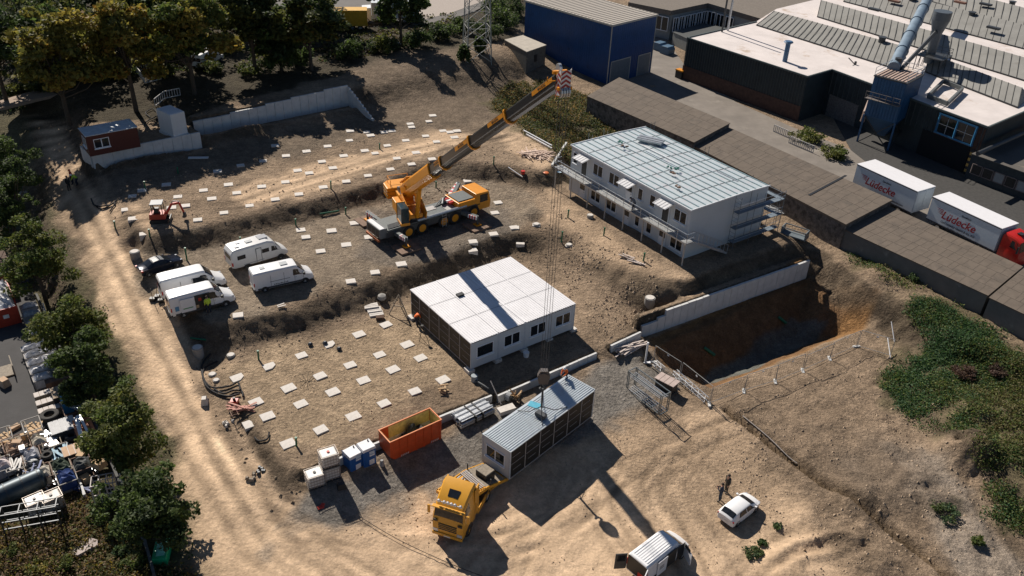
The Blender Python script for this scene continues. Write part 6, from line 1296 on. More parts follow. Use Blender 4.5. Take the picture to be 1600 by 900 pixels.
for k, (x, y) in enumerate(((20,150),(60,143),(100,135),(145,128),(190,122),(260,118),(330,112),(390,118))): bush_at(f'low dark hedge bush under the trees, {ORD[k]} from the left', x, y, 24, 2.0, 330+k, group='hedge bushes under the trees', n=1100, leaf=.26, c1=DKG, c2=OLIVE)
bl = [((1505,590),20,1.4,(.10,.05,.04),(.13,.08,.05),'reddish brown dry bush on the green slope at the right edge'),((1558,585),16,1.2,(.09,.05,.04),(.12,.08,.05),'small reddish bush right of the larger one on the slope'),((1470,800),24,.6,TEALG,(.12,.15,.04),'low green bush beside the tracks at the lower right'),((1528,848),11,.5,GREEN,(.10,.12,.02),'small yellow green plant by the tracks near the lower right corner'),((1176,865),17,.4,TEALG,(.12,.15,.04),'green weed patch beside the white compact car'),((1215,823),8,.3,TEALG,GREEN,'small green tuft on the heap right of the white compact car'),((1190,850),9,.35,TEALG,GREEN,'green tuft just above the weed patch near the compact car'),((1260,222),28,2.0,GREEN,OLIVE,'green bush in front of the factory wall near the white railing pieces'),((1300,245),22,1.8,GREEN,OLIVE,'green bush between the long shed roof and the filter tower legs'),((1427,440),8,1.2,TEALG,GREEN,'young shrub at the foot of the grey rendered wall')]
for k, (p, r, hm, a, b, lab) in enumerate(bl): bush_at(lab, *p, r, hm, 360+k, n=[1500,1200,900,500,500,250,250,1500,1500,400][k], leaf=.12 if k not in (7, 8) else .22, c1=a, c2=b)
def stuff(name, label, regions, n, size, hmax, cols, seed, clump=9, spread=.35, patch=1.0, thr=-.05, mask=None):
    rng = np.random.RandomState(seed); PX = []
    areas = []
    for z, pts in regions:
        P = wpoly(z, pts); xs = [p[0] for p in P]; ys = [p[1] for p in P]; areas.append((P, min(xs), max(xs), min(ys), max(ys)))
    tot = sum((a[2]-a[1])*(a[4]-a[3]) for a in areas)
    for P, x0, x1, y0, y1 in areas:
        m = int(n*(x1-x0)*(y1-y0)/tot*1.6)+10; x = rng.uniform(x0, x1, m); y = rng.uniform(y0, y1, m); d = sdist(x, y, P)+fbm(x, y, 3, seed, 3)*2.4
        ok = (d < 0) & (fbm(x, y, 2.2*patch, seed+5, 3) > thr); PX.append(np.stack([x[ok], y[ok]], 1))
    Q = np.concatenate(PX); m = len(Q); zc = np.array([gz(a, b) for a, b in Q]); hh = hmax*rng.uniform(.25, 1, m)*(1+.8*fbm(Q[:, 0], Q[:, 1], 3, seed+8, 2))
    X = np.repeat(Q, clump, 0)+rng.normal(0, spread, (m*clump, 2)); Z = np.repeat(zc, clump)+np.repeat(hh, clump)*rng.uniform(0.02, 1, m*clump)
    ti = np.clip(np.repeat(rng.uniform(0, 1, m)+.9*fbm(Q[:, 0], Q[:, 1], 4, seed+13, 2), clump)+rng.normal(0, .15, m*clump), 0, .999); ci = (ti*len(cols)).astype(int); cc = np.array(cols)[ci]*rng.uniform(.65, 1.4, (m*clump, 1))
    o = leaves_mesh(name, np.stack([X[:, 0], X[:, 1], Z], 1), size, cc, rng, up=.2); return tag(o, label, None, kind='stuff')
SC = [(.05,.11,.04), (.07,.13,.04), (.10,.15,.035), (.15,.18,.04), (.17,.15,.06)]
stuff('undergrowth', 'leafy green scrub covering the slope at the right edge', [(-.8, [(1400,580),(1500,545),(1620,600),(1780,900),(1560,800),(1500,700),(1400,640)]),(.5, [(1400,480),(1430,470),(1620,575),(1620,610),(1500,560)]),(-1.2, [(1380,560),(1460,540),(1500,620),(1400,620)])], 17000, .12, .42, SC, 401, clump=8, thr=-.13, patch=.7)
stuff('undergrowth', 'thin green weeds along the foot of the shed walls', [(1.0, [(1330,398),(1420,432),(1620,550),(1620,570),(1400,455),(1330,408)])], 700, .15, .5, SC, 411, thr=-.2)
stuff('undergrowth', 'dry yellow brown grass and weeds between the boom and the blue hall', [(2.6, [(765,148),(830,120),(905,140),(975,180),(1000,215),(900,235),(885,250),(820,215)])], 7000, .17, .65, [(.08,.10,.035), (.13,.125,.045), (.21,.14,.05), (.25,.17,.065), (.10,.12,.04)], 421, thr=-.3)
stuff('undergrowth', 'mixed dry weeds in the lower left corner', [(-1.6, [(0,970),(0,835),(60,800),(130,770),(190,790),(250,870),(320,960)])], 7500, .13, .6, [(.09,.10,.035), (.17,.14,.06), (.24,.165,.09), (.27,.20,.03), (.11,.13,.035), (.21,.14,.085)], 431, thr=-.3)
stuff('undergrowth', 'scattered weeds and leaves along the dirt road below the trees', [(-.8, [(0,240),(60,330),(110,440),(165,520),(210,620),(280,760),(330,860),(250,860),(150,700),(60,470),(0,400)])], 3500, .16, .4, [DKG, GREEN, OLIVE, (.10,.08,.035)], 441, thr=-.15)
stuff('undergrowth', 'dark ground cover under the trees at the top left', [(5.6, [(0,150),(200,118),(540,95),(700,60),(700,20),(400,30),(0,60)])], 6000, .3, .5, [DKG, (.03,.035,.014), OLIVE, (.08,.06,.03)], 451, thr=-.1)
# small stones and clods
def stones(name, label, regions, n, s0, s1, mat, seed):
    rng = np.random.RandomState(seed); mb = MB()
    for z, pts in regions:
        P = wpoly(z, pts); xs = [p[0] for p in P]; ys = [p[1] for p in P]; x = rng.uniform(min(xs), max(xs), n*3); y = rng.uniform(min(ys), max(ys), n*3); ok = (sdist(x, y, P) < 0) & (fbm(x, y, 3, seed, 3) > -.1); x = x[ok][:n]; y = y[ok][:n]
        for a, b in zip(x, y):
            s = s0+(s1-s0)*rng.rand()**3; z_ = gz(a, b); v = [(a+s*rng.uniform(.6, 1)*ca_, b+s*rng.uniform(.6, 1)*sa_, z_-.02) for ca_, sa_ in ((1,0),(.3,.9),(-.8,.6),(-.8,-.6),(.3,-.9))]; tp = (a+rng.uniform(-.3,.3)*s, b+rng.uniform(-.3,.3)*s, z_+s*rng.uniform(.5, .9)); mb.add(v+[tp], [(0,1,5),(1,2,5),(2,3,5),(3,4,5),(4,0,5)])
    return tag(mb.build(name, mat), label, None, kind='stuff')
ST_ = M('clods', (.36,.27,.185), .95, var=.35, sc=1.5); ST2 = M('clods_dark', (.17,.13,.09), .95, var=.35, sc=1.5)
stones('rubble', 'loose stones and clods on the right hand soil', [(-1.8, [(1140,650),(1380,545),(1420,560),(1560,800),(1600,900),(1200,900),(1130,760)])], 1700, .04, .2, ST_, 501)
stones('rubble', 'clods on the dug bank below the vans and crane', [(.6, [(320,520),(600,430),(720,390),(860,360),(900,455),(800,390),(690,440),(430,535),(330,570)])], 1500, .05, .2, ST2, 511)
stones('rubble', 'clods on the upper dug bank behind the crane', [(2.3, [(190,380),(350,355),(600,285),(720,258),(850,270),(860,310),(790,290),(600,315),(240,400)])], 1300, .05, .2, ST2, 521)
stones('rubble', 'clods on the heap below the two storey building', [(.7, [(860,330),(1000,405),(1080,440),(1000,500),(940,520),(890,450)])], 1600, .05, .24, ST_, 531)
stones('rubble', 'scattered stones on the lower terrace and yard', [(-.3, [(340,570),(690,450),(735,580),(480,735)]), (-2, [(900,680),(1120,650),(1260,760),(1200,890),(900,890),(500,830)])], 1500, .03, .13, ST_, 541)
stones('rubble', 'stones on the upper terrace and its edges', [(3.2, [(150,300),(600,200),(850,220),(860,260),(600,280),(200,360)])], 1200, .05, .2, ST_, 551)
stones('rubble', 'clods on the bank at the left end of the terraces', [(.2, [(200,380),(230,400),(330,520),(340,600),(440,740),(490,750),(420,770),(300,600)])], 1300, .05, .25, ST2, 561)
# ------------------------------------------------------------------ small things of the site
def box4(px4, zt_, z0):       # near-left, near-right, far-right, far-left roof corners -> origin, yaw, sizes
    a, b, c_, d_ = [at(*p, zt_) for p in px4]; L_ = math.hypot(*(b-a)[:2]); W_ = (math.hypot(*(d_-a)[:2])+math.hypot(*(c_-b)[:2]))/2; return V3(a[0], a[1], z0), math.atan2(b[1]-a[1], b[0]-a[0]), L_, W_
zc = 5.25; hc = hgt(at(140.5,245,zc), 213); o, yw, L_, W_ = box4([(133.5,213),(213.6,198),(200,185),(124,201)], zc+hc, zc); print('cabin', L_, W_, hc)
t = thing('site_cabin', 'dark red site cabin with white framed window on the walled ground', 'cabin', o, yw)
CABR = M('cabin_red', (.075,.012,.007), .6, var=.08); mb = MB(); mb.box(0,0,0,L_,W_,hc-.08); mb.build('wall', CABR, t); mb = MB(); mb.box(-.08,-.08,hc-.08,L_+.08,W_+.08,hc); mb.box(L_-.35,-.05,hc,L_-.2,W_+.05,hc+.06); mb.build('roof', M('cabin_roof', (.50,.55,.58), .5, var=.2, sc=1.5), t)
window(t, L_*.12, L_*.42, .85, 2.0, 0); window(t, W_*.2, W_*.7, .85, 2.0, 0, ax='y')
hq = hgt(at(270,215,zc), 180); o, yw, L_, W_ = box4([(265.6,180),(288,174),(273.5,163),(250,167)], zc+hq, zc)
t = thing('equipment_container', 'tall pale blue white cube shaped container behind the retaining wall', 'container', o, yw); mb = MB(); mb.box(0,0,0,L_,W_,hq); mb.build('box', M('cube_white', (.58,.62,.64), .6, var=.05), t, bevel=.05); mb = MB(); mb.box(.1,.1,hq,L_-.1,W_-.1,hq+.03); mb.build('roof_sheet', WROOF, t); mb = MB(); mb.box(-.1,-.1,-.3,L_+.1,W_+.1,.08); mb.build('base_slab', CONC, t)
def pen(label, a, b, h_=1.1, depth=0, group='white slatted barriers'):
    A_, B_ = gat(*a), gat(*b); L = math.hypot(*(B_-A_)[:2]); mb = MB(); dz = B_[2]-A_[2]
    for z in (.15, h_): mb.beam((0,0,z),(L,0,z+dz),.08,.1)
    n = int(L/.32)
    for k in range(n+1): mb.beam((L*k/n,0,.1+dz*k/n),(L*k/n,0,h_+dz*k/n),.09,.06)
    return tag(mb.build('barrier', M('barrier_white', (.5,.49,.47), .7), loc=A_, rz=math.atan2(B_[1]-A_[1], B_[0]-A_[0])), label, 'barrier', group)
for k, (a, b, lab) in enumerate((((215,112),(243,106),'back white slatted barrier of the pen under the trees'),((227,131),(252,125),'front white slatted barrier of the pen under the trees'),((213,113),(227,131),'left side white slatted barrier of the pen under the trees'),((243,167),(258,155),'left white slatted barrier behind the tall white cube'),((258,155),(282,150),'right white slatted barrier behind the tall white cube'),((1208,206),(1237,219),'white slatted barrier standing before the dark factory wall'),((1232,224),(1270,240),'white slatted barrier around the bush by the factory road'))): pen(lab, a, b)
# red mini excavator
g = gat(250,345); EX = thing('mini_excavator', 'small red excavator with dark canopy on the upper terrace', 'excavator', g, R(12)); EX.scale = (.88,)*3
mb = MB()
for y in (-.75,.75): mb.prism([(-1.0,.05),(-.8,0),(.8,0),(1.0,.05),(1.05,.3),(.85,.5),(-.85,.5),(-1.05,.3)], y-.17, y+.17, axis='y')
mb.build('track', RUB, EX); mb = MB(); mb.rbox(-.1,0,.5,1.9,1.5,.7,0,0,.92,.92); mb.build('body', M('digger_red', (.38,.035,.015), .5), EX, bevel=.06)
mb = MB()
for x, y in ((-.6,-.6),(-.6,.6),(.6,-.6),(.6,.6)): mb.beam((x,y,1.2),(x,y,2.45),.08)
mb.build('cab_frame', BLK, EX); MB().rbox(0,0,2.45,1.45,1.4,.1).build('cab_roof', M('cab_roof_grey', (.2,.22,.24), .5), EX, bevel=.03); mb = MB(); mb.box(-.4,-.35,1.2,.1,.35,1.75); mb.build('seat', BLK, EX)
mb = MB(); mb.beam((-.62,-.55,1.9),(-.62,.55,1.9),.03,1.0); mb.build('rear_window', GLASS, EX)
mb = MB(); mb.beam((.9,0,.9),(1.7,0,2.2),.2,.26); mb.beam((1.7,0,2.2),(2.6,0,2.35),.18,.24); mb.build('boom', RED, EX); mb = MB(); mb.beam((2.6,0,2.35),(2.95,0,1.0),.15,.2); mb.build('arm', RED, EX); mb = MB(); mb.prism([(2.85,1.05),(3.15,.9),(3.2,.45),(2.9,.3),(2.7,.5),(2.85,.7)], -.25,.25, axis='y'); mb.build('bucket', STEEL, EX)
mb = MB(); mb.tube((1.0,0,1.4),(1.9,0,2.55),.05,n=6); mb.tube((1.9,.0,2.6),(2.65,0,2.5),.05,n=6); mb.build('cylinder', GALV, EX); MB().rbox(1.25,0,.1,.1,1.8,.35).build('blade', STEEL, EX)
# skip
zg = -1.35; zt2 = zg+hgt(at(688,690,zg), 656); o, yw, L_, W_ = box4([(609,692),(690,656),(672,638),(593,671)], zt2, zg); Hs = zt2-zg; print('skip', L_, W_, Hs)
t = thing('skip', 'open orange skip with a yellowish inside, beside the blue toilets', 'skip', o, yw); mb = MB()
pr = [(.75,.05),(L_-.05,.05),(L_,Hs),(0,Hs),(0,.75)]; yi, th = W_, .07
for y0 in (0, W_-th): mb.prism(pr, y0, y0+th, axis='y')
mb.box(L_-th,.07,.05,L_,W_-.07,Hs); mb.box(.7,.07,.05,L_-.05,W_-.07,.15); mb.add([(0,.07,.75),(.75,.07,.05),(.75,W_-.07,.05),(0,W_-.07,.75),(.06,.07,.8),(.8,.07,.12),(.8,W_-.07,.12),(.06,W_-.07,.8)], [(0,1,2,3),(7,6,5,4)]); mb.box(0,.07,.75,th,W_-.07,Hs)
for k in range(6): mb.box(.9+k*(L_-1.1)/5-.05,-.05,.1,.9+k*(L_-1.1)/5+.05,0,Hs-.1)
mb.build('body', SKIPR, t); mb = MB(); mb.box(-.03,-.03,Hs,L_+.03,.06,Hs+.05); mb.box(-.03,W_-.06,Hs,L_+.03,W_+.03,Hs+.05); mb.box(-.03,.06,Hs,.06,W_-.06,Hs+.05); mb.box(L_-.06,.06,Hs,L_+.03,W_-.06,Hs+.05); mb.build('rim', M('rim_orange', (.70,.22,.07), .5), t)
mb = MB(); mb.box(.85,W_-.085,.2,L_-.12,W_-.075,Hs-.02); mb.box(.12,.1,.82,.13,W_-.1,Hs-.03); mb.box(L_-.09,.1,.2,L_-.08,W_-.1,Hs-.03); mb.box(.85,.075,.2,L_-.12,.085,Hs-.02); mb.box(.85,.1,.151,L_-.12,W_-.1,.16); mb.build('inside', SKIPY, t)
rg = np.random.RandomState(5); mb = MB(); nn = 12; v = [(1.2+(L_-1.5)*i/nn, .12+(W_-.26)*j/6, .55+1.5*math.sin(math.pi*i/nn)*(.4+.6*math.sin(math.pi*j/6))*(.7+.5*rg.rand())) for i in range(nn+1) for j in range(7)]; mb.add(v, [(i*7+j,(i+1)*7+j,(i+1)*7+j+1,i*7+j+1) for i in range(nn) for j in range(6)]); tag(mb.build('waste_heap', M('black_waste', (.02,.02,.018), .8, var=.5, sc=8, bump=.8, bsc=6), loc=o, rz=yw), 'black waste heaped inside the orange skip', 'waste')
for x in (.9, L_-1.1):
    mb = MB()
    for q in range(4): mb.add([(x+q*.2,-.055,.45),(x+q*.2+.1,-.055,.45),(x+q*.2+.18,-.055,.62),(x+q*.2+.08,-.055,.62)], [(0,1,2,3)])
    mb.build('hazard_stripes', STR, t)
# toilets
def toilet(label, near, px4, zg):
    h_ = hgt(at(*near, zg), px4[0][1]); o, yw, L_, W_ = box4(px4, zg+h_, zg); t = thing('portable_toilet', label, 'toilet', o, yw, 'blue portable toilets'); L_ = min(L_, 1.35); W_ = min(W_, 1.35); mb = MB(); mb.box(0,0,.08,L_,W_,h_-.22); mb.build('cabin', BLUE, t, bevel=.05)
    mb = MB(); mb.rbox(L_/2,W_/2,h_-.22,L_+.1,W_+.1,.22,0,0,.9,.9); mb.build('roof', M('toilet_roof', (.72,.72,.73), .5), t, bevel=.03); mb = MB(); mb.tube((L_*.8,W_*.8,h_),(L_*.8,W_*.8,h_+.12),.06,n=8); mb.build('vent', BLK, t)
    d_ = MB(); d_.box(.12,-.03,.15,L_-.12,-.004,h_-.35); dd = d_.build('door', M('door_blue', (.015,.095,.32), .4), t)
    MB().box(.45,-.045,.5,.9,-.032,1.0).build('notice', WHITE, dd); MB().box(.5,-.045,1.35,.95,-.032,1.5).build('emblem', WHITE, dd); MB().box(.5,-.045,1.55,.95,-.032,1.85).build('emblem', M('emblem_pale', (.5,.6,.7), .5), dd)
    mb = MB(); mb.box(-.03,-.06,-.15,L_+.03,W_+.03,.08); mb.build('base', BLK, t); mb = MB()
    for k in range(5): mb.box(-.02,.15+k*.22,1.2,-.003,.28+k*.22,2.0)
    mb.build('side_rib', BLUE, t); return t
toilet('left blue portable toilet with white roof next to the white tanks', (548,745), [(546.7,716),(566,706),(554,694),(536,703)], -1.45)
toilet('right blue portable toilet with white roof next to the orange skip', (569,737), [(567.5,705),(586.7,696.7),(576,685),(558,692)], -1.35)
# IBC tanks
TANK = M('tank_white', (.72,.70,.66), .45, var=.05)
def ibc(label, org, yaw, group='white caged liquid tanks', s=1.0, rust=False):
    t = thing('caged_tank', label, 'tank', org, yaw, group); mb = MB(); mb.box(.05,.05,.16,1.15,.95,1.1); mb.build('tank', TANK if not rust else M('tank_dirty', (.45,.42,.38), .5, col2=(.2,.12,.07), thr=.5), t, bevel=.08)
    mb = MB(); mb.box(0,0,0,1.2,1.0,.06); 
    for x in (.08,.6,1.12): mb.box(x-.06,0,.06,x+.06,1.0,.15)
    mb.build('pallet', STEEL, t); mb = MB()
    for z in (.2,.45,.7,.95,1.12):
        for p, q in (((0,0),(1.2,0)),((1.2,0),(1.2,1.0)),((1.2,1.0),(0,1.0)),((0,1.0),(0,0))): mb.beam((p[0],p[1],z),(q[0],q[1],z),.025)
    for k in range(7): mb.beam((k*.2,0,.12),(k*.2,0,1.12),.025); mb.beam((k*.2,1.0,.12),(k*.2,1.0,1.12),.025)
    for k in range(1, 6): mb.beam((0,k/6,.12),(0,k/6,1.12),.025); mb.beam((1.2,k/6,.12),(1.2,k/6,1.12),.025)
    mb.build('cage', M('cage_wire', (.42,.37,.33), .5, .4), t); mb = MB(); mb.tube((.6,.5,1.1),(.6,.5,1.17),.1,n=10); mb.build('cap', RED if s > 1 else BLK, t); t.scale = (1.12,)*3; return t
p1 = at(484,775,-1.6); yI = R(29); ibc('single white caged tank at the end of the low wall', (p1[0], p1[1], gz(p1[0]+.5, p1[1]+.5)), yI)
p2 = at(507.5,763,-1.5); g2 = gz(p2[0]+.5, p2[1]+.5); ibc('lower white caged tank of the stacked pair', (p2[0], p2[1], g2), yI); ibc('upper white caged tank of the stacked pair', (p2[0], p2[1], g2+1.32), yI, s=2)
def simple(name, label, cat, x, y, rz, mbs, mats, z=None, group=None, dz=0.0, smooth=False):
    p = gat(x, y) if z is None else at(x, y, z)
    return tag(mbs.build(name, mats, loc=(p[0], p[1], p[2]+dz), rz=rz, smooth=smooth), label, cat, group)
rr = random.Random(3)
# bundle of steel sections
mb = MB()
for k in range(6):
    for j in range(2+(k % 2)): mb.tube((-1.75+rr.uniform(-.1,.1), -.7+k*.27, .15+j*.24), (1.75, -.7+k*.27, .15+j*.24), .12, n=8)
mb.rbox(0,-.1,.62,3.3,1.1,.06,0)
o = simple('steel_bundle', 'strapped bundle of shiny steel profiles between skip and container module', 'steel bundle', 739, 651, R(40), mb, GALV, dz=.02); s2 = MB(); s2.box(-.35,-.9,0,-.25,.85,.78); s2.box(.4,-.9,0,.5,.85,.76); s2.build('strap', BLK, o)
mb = MB(); mb.box(-.75,-.35,0,.75,.35,.35); o = simple('tool_case', 'white lidded case lying beside the steel bundle', 'case', 791, 643, R(30), mb, WHITE); MB().box(-.77,-.37,.35,.77,.37,.42).build('lid', CONC2, o)
mb = MB(); mb.tube((0,-.2,.45),(0,.2,.45),.4,n=14); simple('cable_reel', 'grey cable reel behind the white case', 'reel', 795, 626, R(60), mb, M('reel_grey', (.25,.26,.27), .6))
mb = MB()
for k in range(12): a = k*.52; mb.beam((.45*math.cos(a),.45*math.sin(a),0),(.5*math.cos(a),.5*math.sin(a),.7),.2,.03)
o = simple('waste_barrel', 'round bin stuffed with timber offcuts beside the container module', 'bin', 806, 628, 0, mb, BLK); mb = MB()
for k in range(9): mb.beam((rr.uniform(-.3,.3),rr.uniform(-.3,.3),.3),(rr.uniform(-.6,.6),rr.uniform(-.6,.6),1.1),.12,.05)
mb.build('timber', WOOD, o)
def pole(name, label, cat, a, b, r, mat, za=0, zb=0, n=6, sq=False, group=None):
    A_, B_ = gat(*a)+V3(0,0,za), gat(*b)+V3(0,0,zb); mb = MB(); (mb.beam((0,0,0), B_-A_, r) if sq else mb.tube((0,0,0), B_-A_, r, n=n)); return tag(mb.build(name, mat, loc=A_), label, cat, group)
pole('pole', 'pale pole leaning over the gap in the low wall', 'pole', (766,609), (783,636), .05, BATT, 1.0, .3); pole('pole', 'dark pole at the front corner of the single storey building', 'pole', (742,597), (764,613), .09, STEEL, .2, .4)
simple('plastic_drum', 'grey drum at the front corner of the single storey building', 'drum', 741, 595, 0, MB().tube((0,0,0),(0,0,.6),.3,n=12), M('drum_grey', (.3,.34,.36), .5))
for k in range(3):
    p = [(580,480),(585,486),(588,492)][k]; mb = MB()
    for j in range(3): mb.box(-.7, -.1+j*.0-.25+j*.25, 0, .7, -.05+j*.25, .18)
    simple('beam_stack', ['upper','middle','lower'][k]+' pair of pale beams at the foot of the dug bank', 'beams', *p, R(20), mb, CONC2, group='pale beams at the foot of the bank')
simple('timber_block', 'brown timber block below the pale beams', 'block', 594, 499, R(10), MB().box(-.4,-.25,0,.4,.25,.35), M('brown_block', (.09,.05,.03), .9))
simple('rubble_bag', 'grey bag at the top of the lower terrace near the bank', 'bag', 597, 468, 0, MB().lathe([(.3,0),(.45,.2),(.4,.5),(.1,.65)], n=12), M('bag_grey', (.3,.29,.27), .9), smooth=True)
# A-frame tripod
g = gat(624,490); mb = MB(); 
for dx, dy in ((-1.0,-.2),(.9,-.5),(.1,1.0)): mb.beam((0,0,2.2),(dx,dy,0),.09)
mb.beam((-.55,-.1,1.0),(.5,-.28,1.0),.07); tag(mb.build('tripod', WOODG, loc=g), 'wooden three legged frame near the worker in the orange vest', 'tripod')
g = gat(660,530); mb = MB()
for k in range(3): a = k*2.1; mb.tube((0,0,1.3),(.5*math.cos(a),.5*math.sin(a),0),.03,n=5)
mb.rbox(0,0,1.3,.25,.25,.3); tag(mb.build('levelling_instrument', BLK, loc=g), 'black levelling instrument on a tripod beside the dark container side', 'instrument')
for k, (x, y) in enumerate(((480,597),(690,612),(530,547),(485,540),(508,538))):
    mb = MB()
    if k == 0:
        for j in range(8): a = j*.8; mb.tube((.1*math.cos(a),.1*math.sin(a),0),(.7*math.cos(a),.7*math.sin(a),.5),.02,n=4)
        simple('rebar_star', 'spread bundle of thin bars in the lower terrace', 'rebar', x, y, 0, mb, STEEL)
    elif k == 1:
        for j in range(6): mb.rbox(rr.uniform(-.3,.3),rr.uniform(-.3,.3),j*.1,.7,.12,.1,rr.uniform(0,3))
        simple('offcuts', 'small heap of brown offcuts in the lower terrace near the skip wall', 'offcuts', x, y, 0, mb, WOOD)
    else: simple('clay_lump', ['','','dark lump beside a foundation block in the second row','small black pipe stub near the left of the first row','brown lump between the first two rows of blocks'][k], 'lump', x, y, 0, MB().lathe([(.2,0),(.25,.2),(.1,.35)], n=8), STEEL)
# heap of white boards and pale timber
def board_heap(label, x, y, rad, n, ln, mat, yaw, seed, sp=.5, name='board_heap'):
    q = random.Random(seed); mb = MB()
    for k in range(n): a = yaw+q.uniform(-sp, sp); cx_, cy_ = q.uniform(-rad, rad), q.uniform(-rad*.6, rad*.6); z = .06+.5*(k/n)*q.uniform(.3, 1); l2 = ln*q.uniform(.6, 1)/2; mb.beam((cx_-l2*math.cos(a), cy_-l2*math.sin(a), z), (cx_+l2*math.cos(a), cy_+l2*math.sin(a), z+q.uniform(-.08,.12)), .14, .05)
    return simple(name, label, 'boards', x, y, 0, mb, mat)
board_heap('heap of pale boards by the low wall left of the pit', 984, 545, .7, 26, 3.0, M('pale_boards', (.55,.47,.42), .8, var=.15), R(38), 1, .35)
board_heap('heap of light timber laths left of the two storey building', 837, 243, 1.3, 70, 3.0, M('lath_timber', (.60,.45,.36), .8, var=.2), R(-20), 2, 1.2)
pole('beam', 'long white beam lying in the dry grass, upper of two', 'beam', (818,207), (862,231), .16, WHITE, .3, .3, sq=True, group=None); pole('beam', 'long white beam lying in the dry grass, lower of two', 'beam', (822,212), (862,234), .16, WHITE, .2, .2, sq=True)
pole('beam', 'white beam leaning by the far left end of the two storey building', 'beam', (862,262), (884,236), .25, M('beam_pale', (.5,.5,.48), .6), .3, 1.2, sq=True); pole('bar', 'thin white bar on the ground above the crane bank', 'bar', (794,263), (816,278), .09, WHITE, .15, .15, sq=True)
simple('bucket', 'red and white bucket on the sand above the crane bank', 'bucket', 817, 272, 0, MB().tube((0,0,0),(0,0,.45),.22,.28,n=12), RED); simple('coil', 'small orange coil on the sand left of the two storey building', 'coil', 853, 271, 0, MB().lathe([(.2,0),(.35,.05),(.35,.15),(.2,.2)], n=12), M('coil_orange', (.6,.15,.04), .5))
mb = MB(); v = [(i*.5-1.5, j*.4-.6, .25+.12*math.sin(i*1.7+j)) for i in range(7) for j in range(4)]; mb.add(v, [(i*4+j,(i+1)*4+j,(i+1)*4+j+1,i*4+j+1) for i in range(6) for j in range(3)]); simple('tarpaulin', 'pale blue crumpled sheet beside the walkway end', 'tarpaulin', 876, 269, R(-30), mb, M('tarp_pale_blue', (.35,.50,.62), .4))
for k, (x, y) in enumerate(((982,405),(992,411))): board_heap(['small crossed boards in front of the two storey building, left pile','small boards in front of the two storey building, right pile'][k], x, y, .3, 4, 2.4, M('pale_boards', (.55,.47,.42), .8), R(-45+k*15), 10+k, .3)
mb = MB(); mb.box(-.08,-.08,0,.08,.08,2.4); mb.box(-.5,-.15,0,.5,.15,.12); simple('post', 'white upright post on a foot near the heap of boards', 'post', 1008, 567, 0, mb, WHITE)
# steel rack
g = gat(1010,626); t = thing('steel_rack', 'tall galvanised steel rack frame holding bars beside the pit', 'rack', g, R(-52)); fr = MB()
Lr = 4.3
for x in (-Lr/2, Lr/2):
    for y in (-.5,.5):
        for d_ in (0,.18): fr.beam((x+d_*(1 if x < 0 else -1),y,0),(x+d_*(1 if x < 0 else -1),y,2.2),.07)
    fr.beam((x,-.5,2.2),(x,.5,2.2),.07); fr.beam((x,-.5,.1),(x,.5,.1),.09)
for y in (-.5,.5):
    for z in (.1,2.15): fr.beam((-Lr/2,y,z),(Lr/2,y,z),.07)
for k in range(3): fr.beam((-1.2+k*1.1,-.5,.15),(-1.2+k*1.1,.5,.15),.1)
fr.build('frame', M('rack_steel', (.22,.25,.26), .4, .5), t); mb = MB()
for k in range(7): mb.beam((-Lr/2+.1,-.42+k*.14,1.7+.05*(k % 3)),(Lr/2-.1,-.42+k*.14,1.7+.05*(k % 2)),.05)
for k in range(4): mb.beam((-Lr/2+.1,-.4+k*.25,.25),(Lr/2-.1,-.4+k*.25,.25),.06)
mb.build('bar', GALV, t)
def truss(label, a, b, w_=.45):
    A_, B_ = gat(*a), gat(*b); B_[2] = max(B_[2], A_[2]); A_[2] = B_[2]; L = np.linalg.norm((B_-A_)[:2]); mb = MB()
    for y in (0, w_):
        for z in (.08, w_): mb.beam((0,y,z),(L,y,z),.06)
    n = int(L/.45)
    for k in range(n):
        x0, x1 = L*k/n, L*(k+1)/n; s = k % 2
        for z in (.08, w_): mb.beam((x0, w_*s, z),(x1, w_*(1-s), z),.04)
        mb.beam((x0,0,.08 if s else w_),(x1,0,w_ if s else .08),.04)
    return tag(mb.build('lattice_beam', M('lattice_white', (.6,.6,.6), .5), loc=A_+V3(0,0,.03), rz=math.atan2(B_[1]-A_[1], B_[0]-A_[0])), label, 'lattice beam')
truss('white lattice beam lying beside the pit fence, right of the pallet covered box', (1050,590), (1100,630)); truss('short end of a white lattice beam left of the pallet covered box', (1019,572), (1032,582))
g = gat(1040,607); t = thing('generator', 'black box with a pale lid between the lattice beams', 'generator', g, R(-40)); mb = MB(); mb.box(-.9,-.5,0,.9,.5,1.0); mb.build('housing', BLK, t, bevel=.03); mb = MB()
for k in range(4): mb.box(-1.0+k*.52,-.6,1.0,-.52+k*.52,.6,1.07)
mb.build('lid', M('pallet_pink', (.45,.36,.32), .8), t)
for k in range(3): pole('pipe', ['nearest','middle','farthest'][k]+' of three dark pipes lying between rack and generator', 'pipe', (1026+k*5,597-k*3), (1056+k*3,614-k*2), .07, STEEL, .1, .1, group='dark pipes beside the rack')
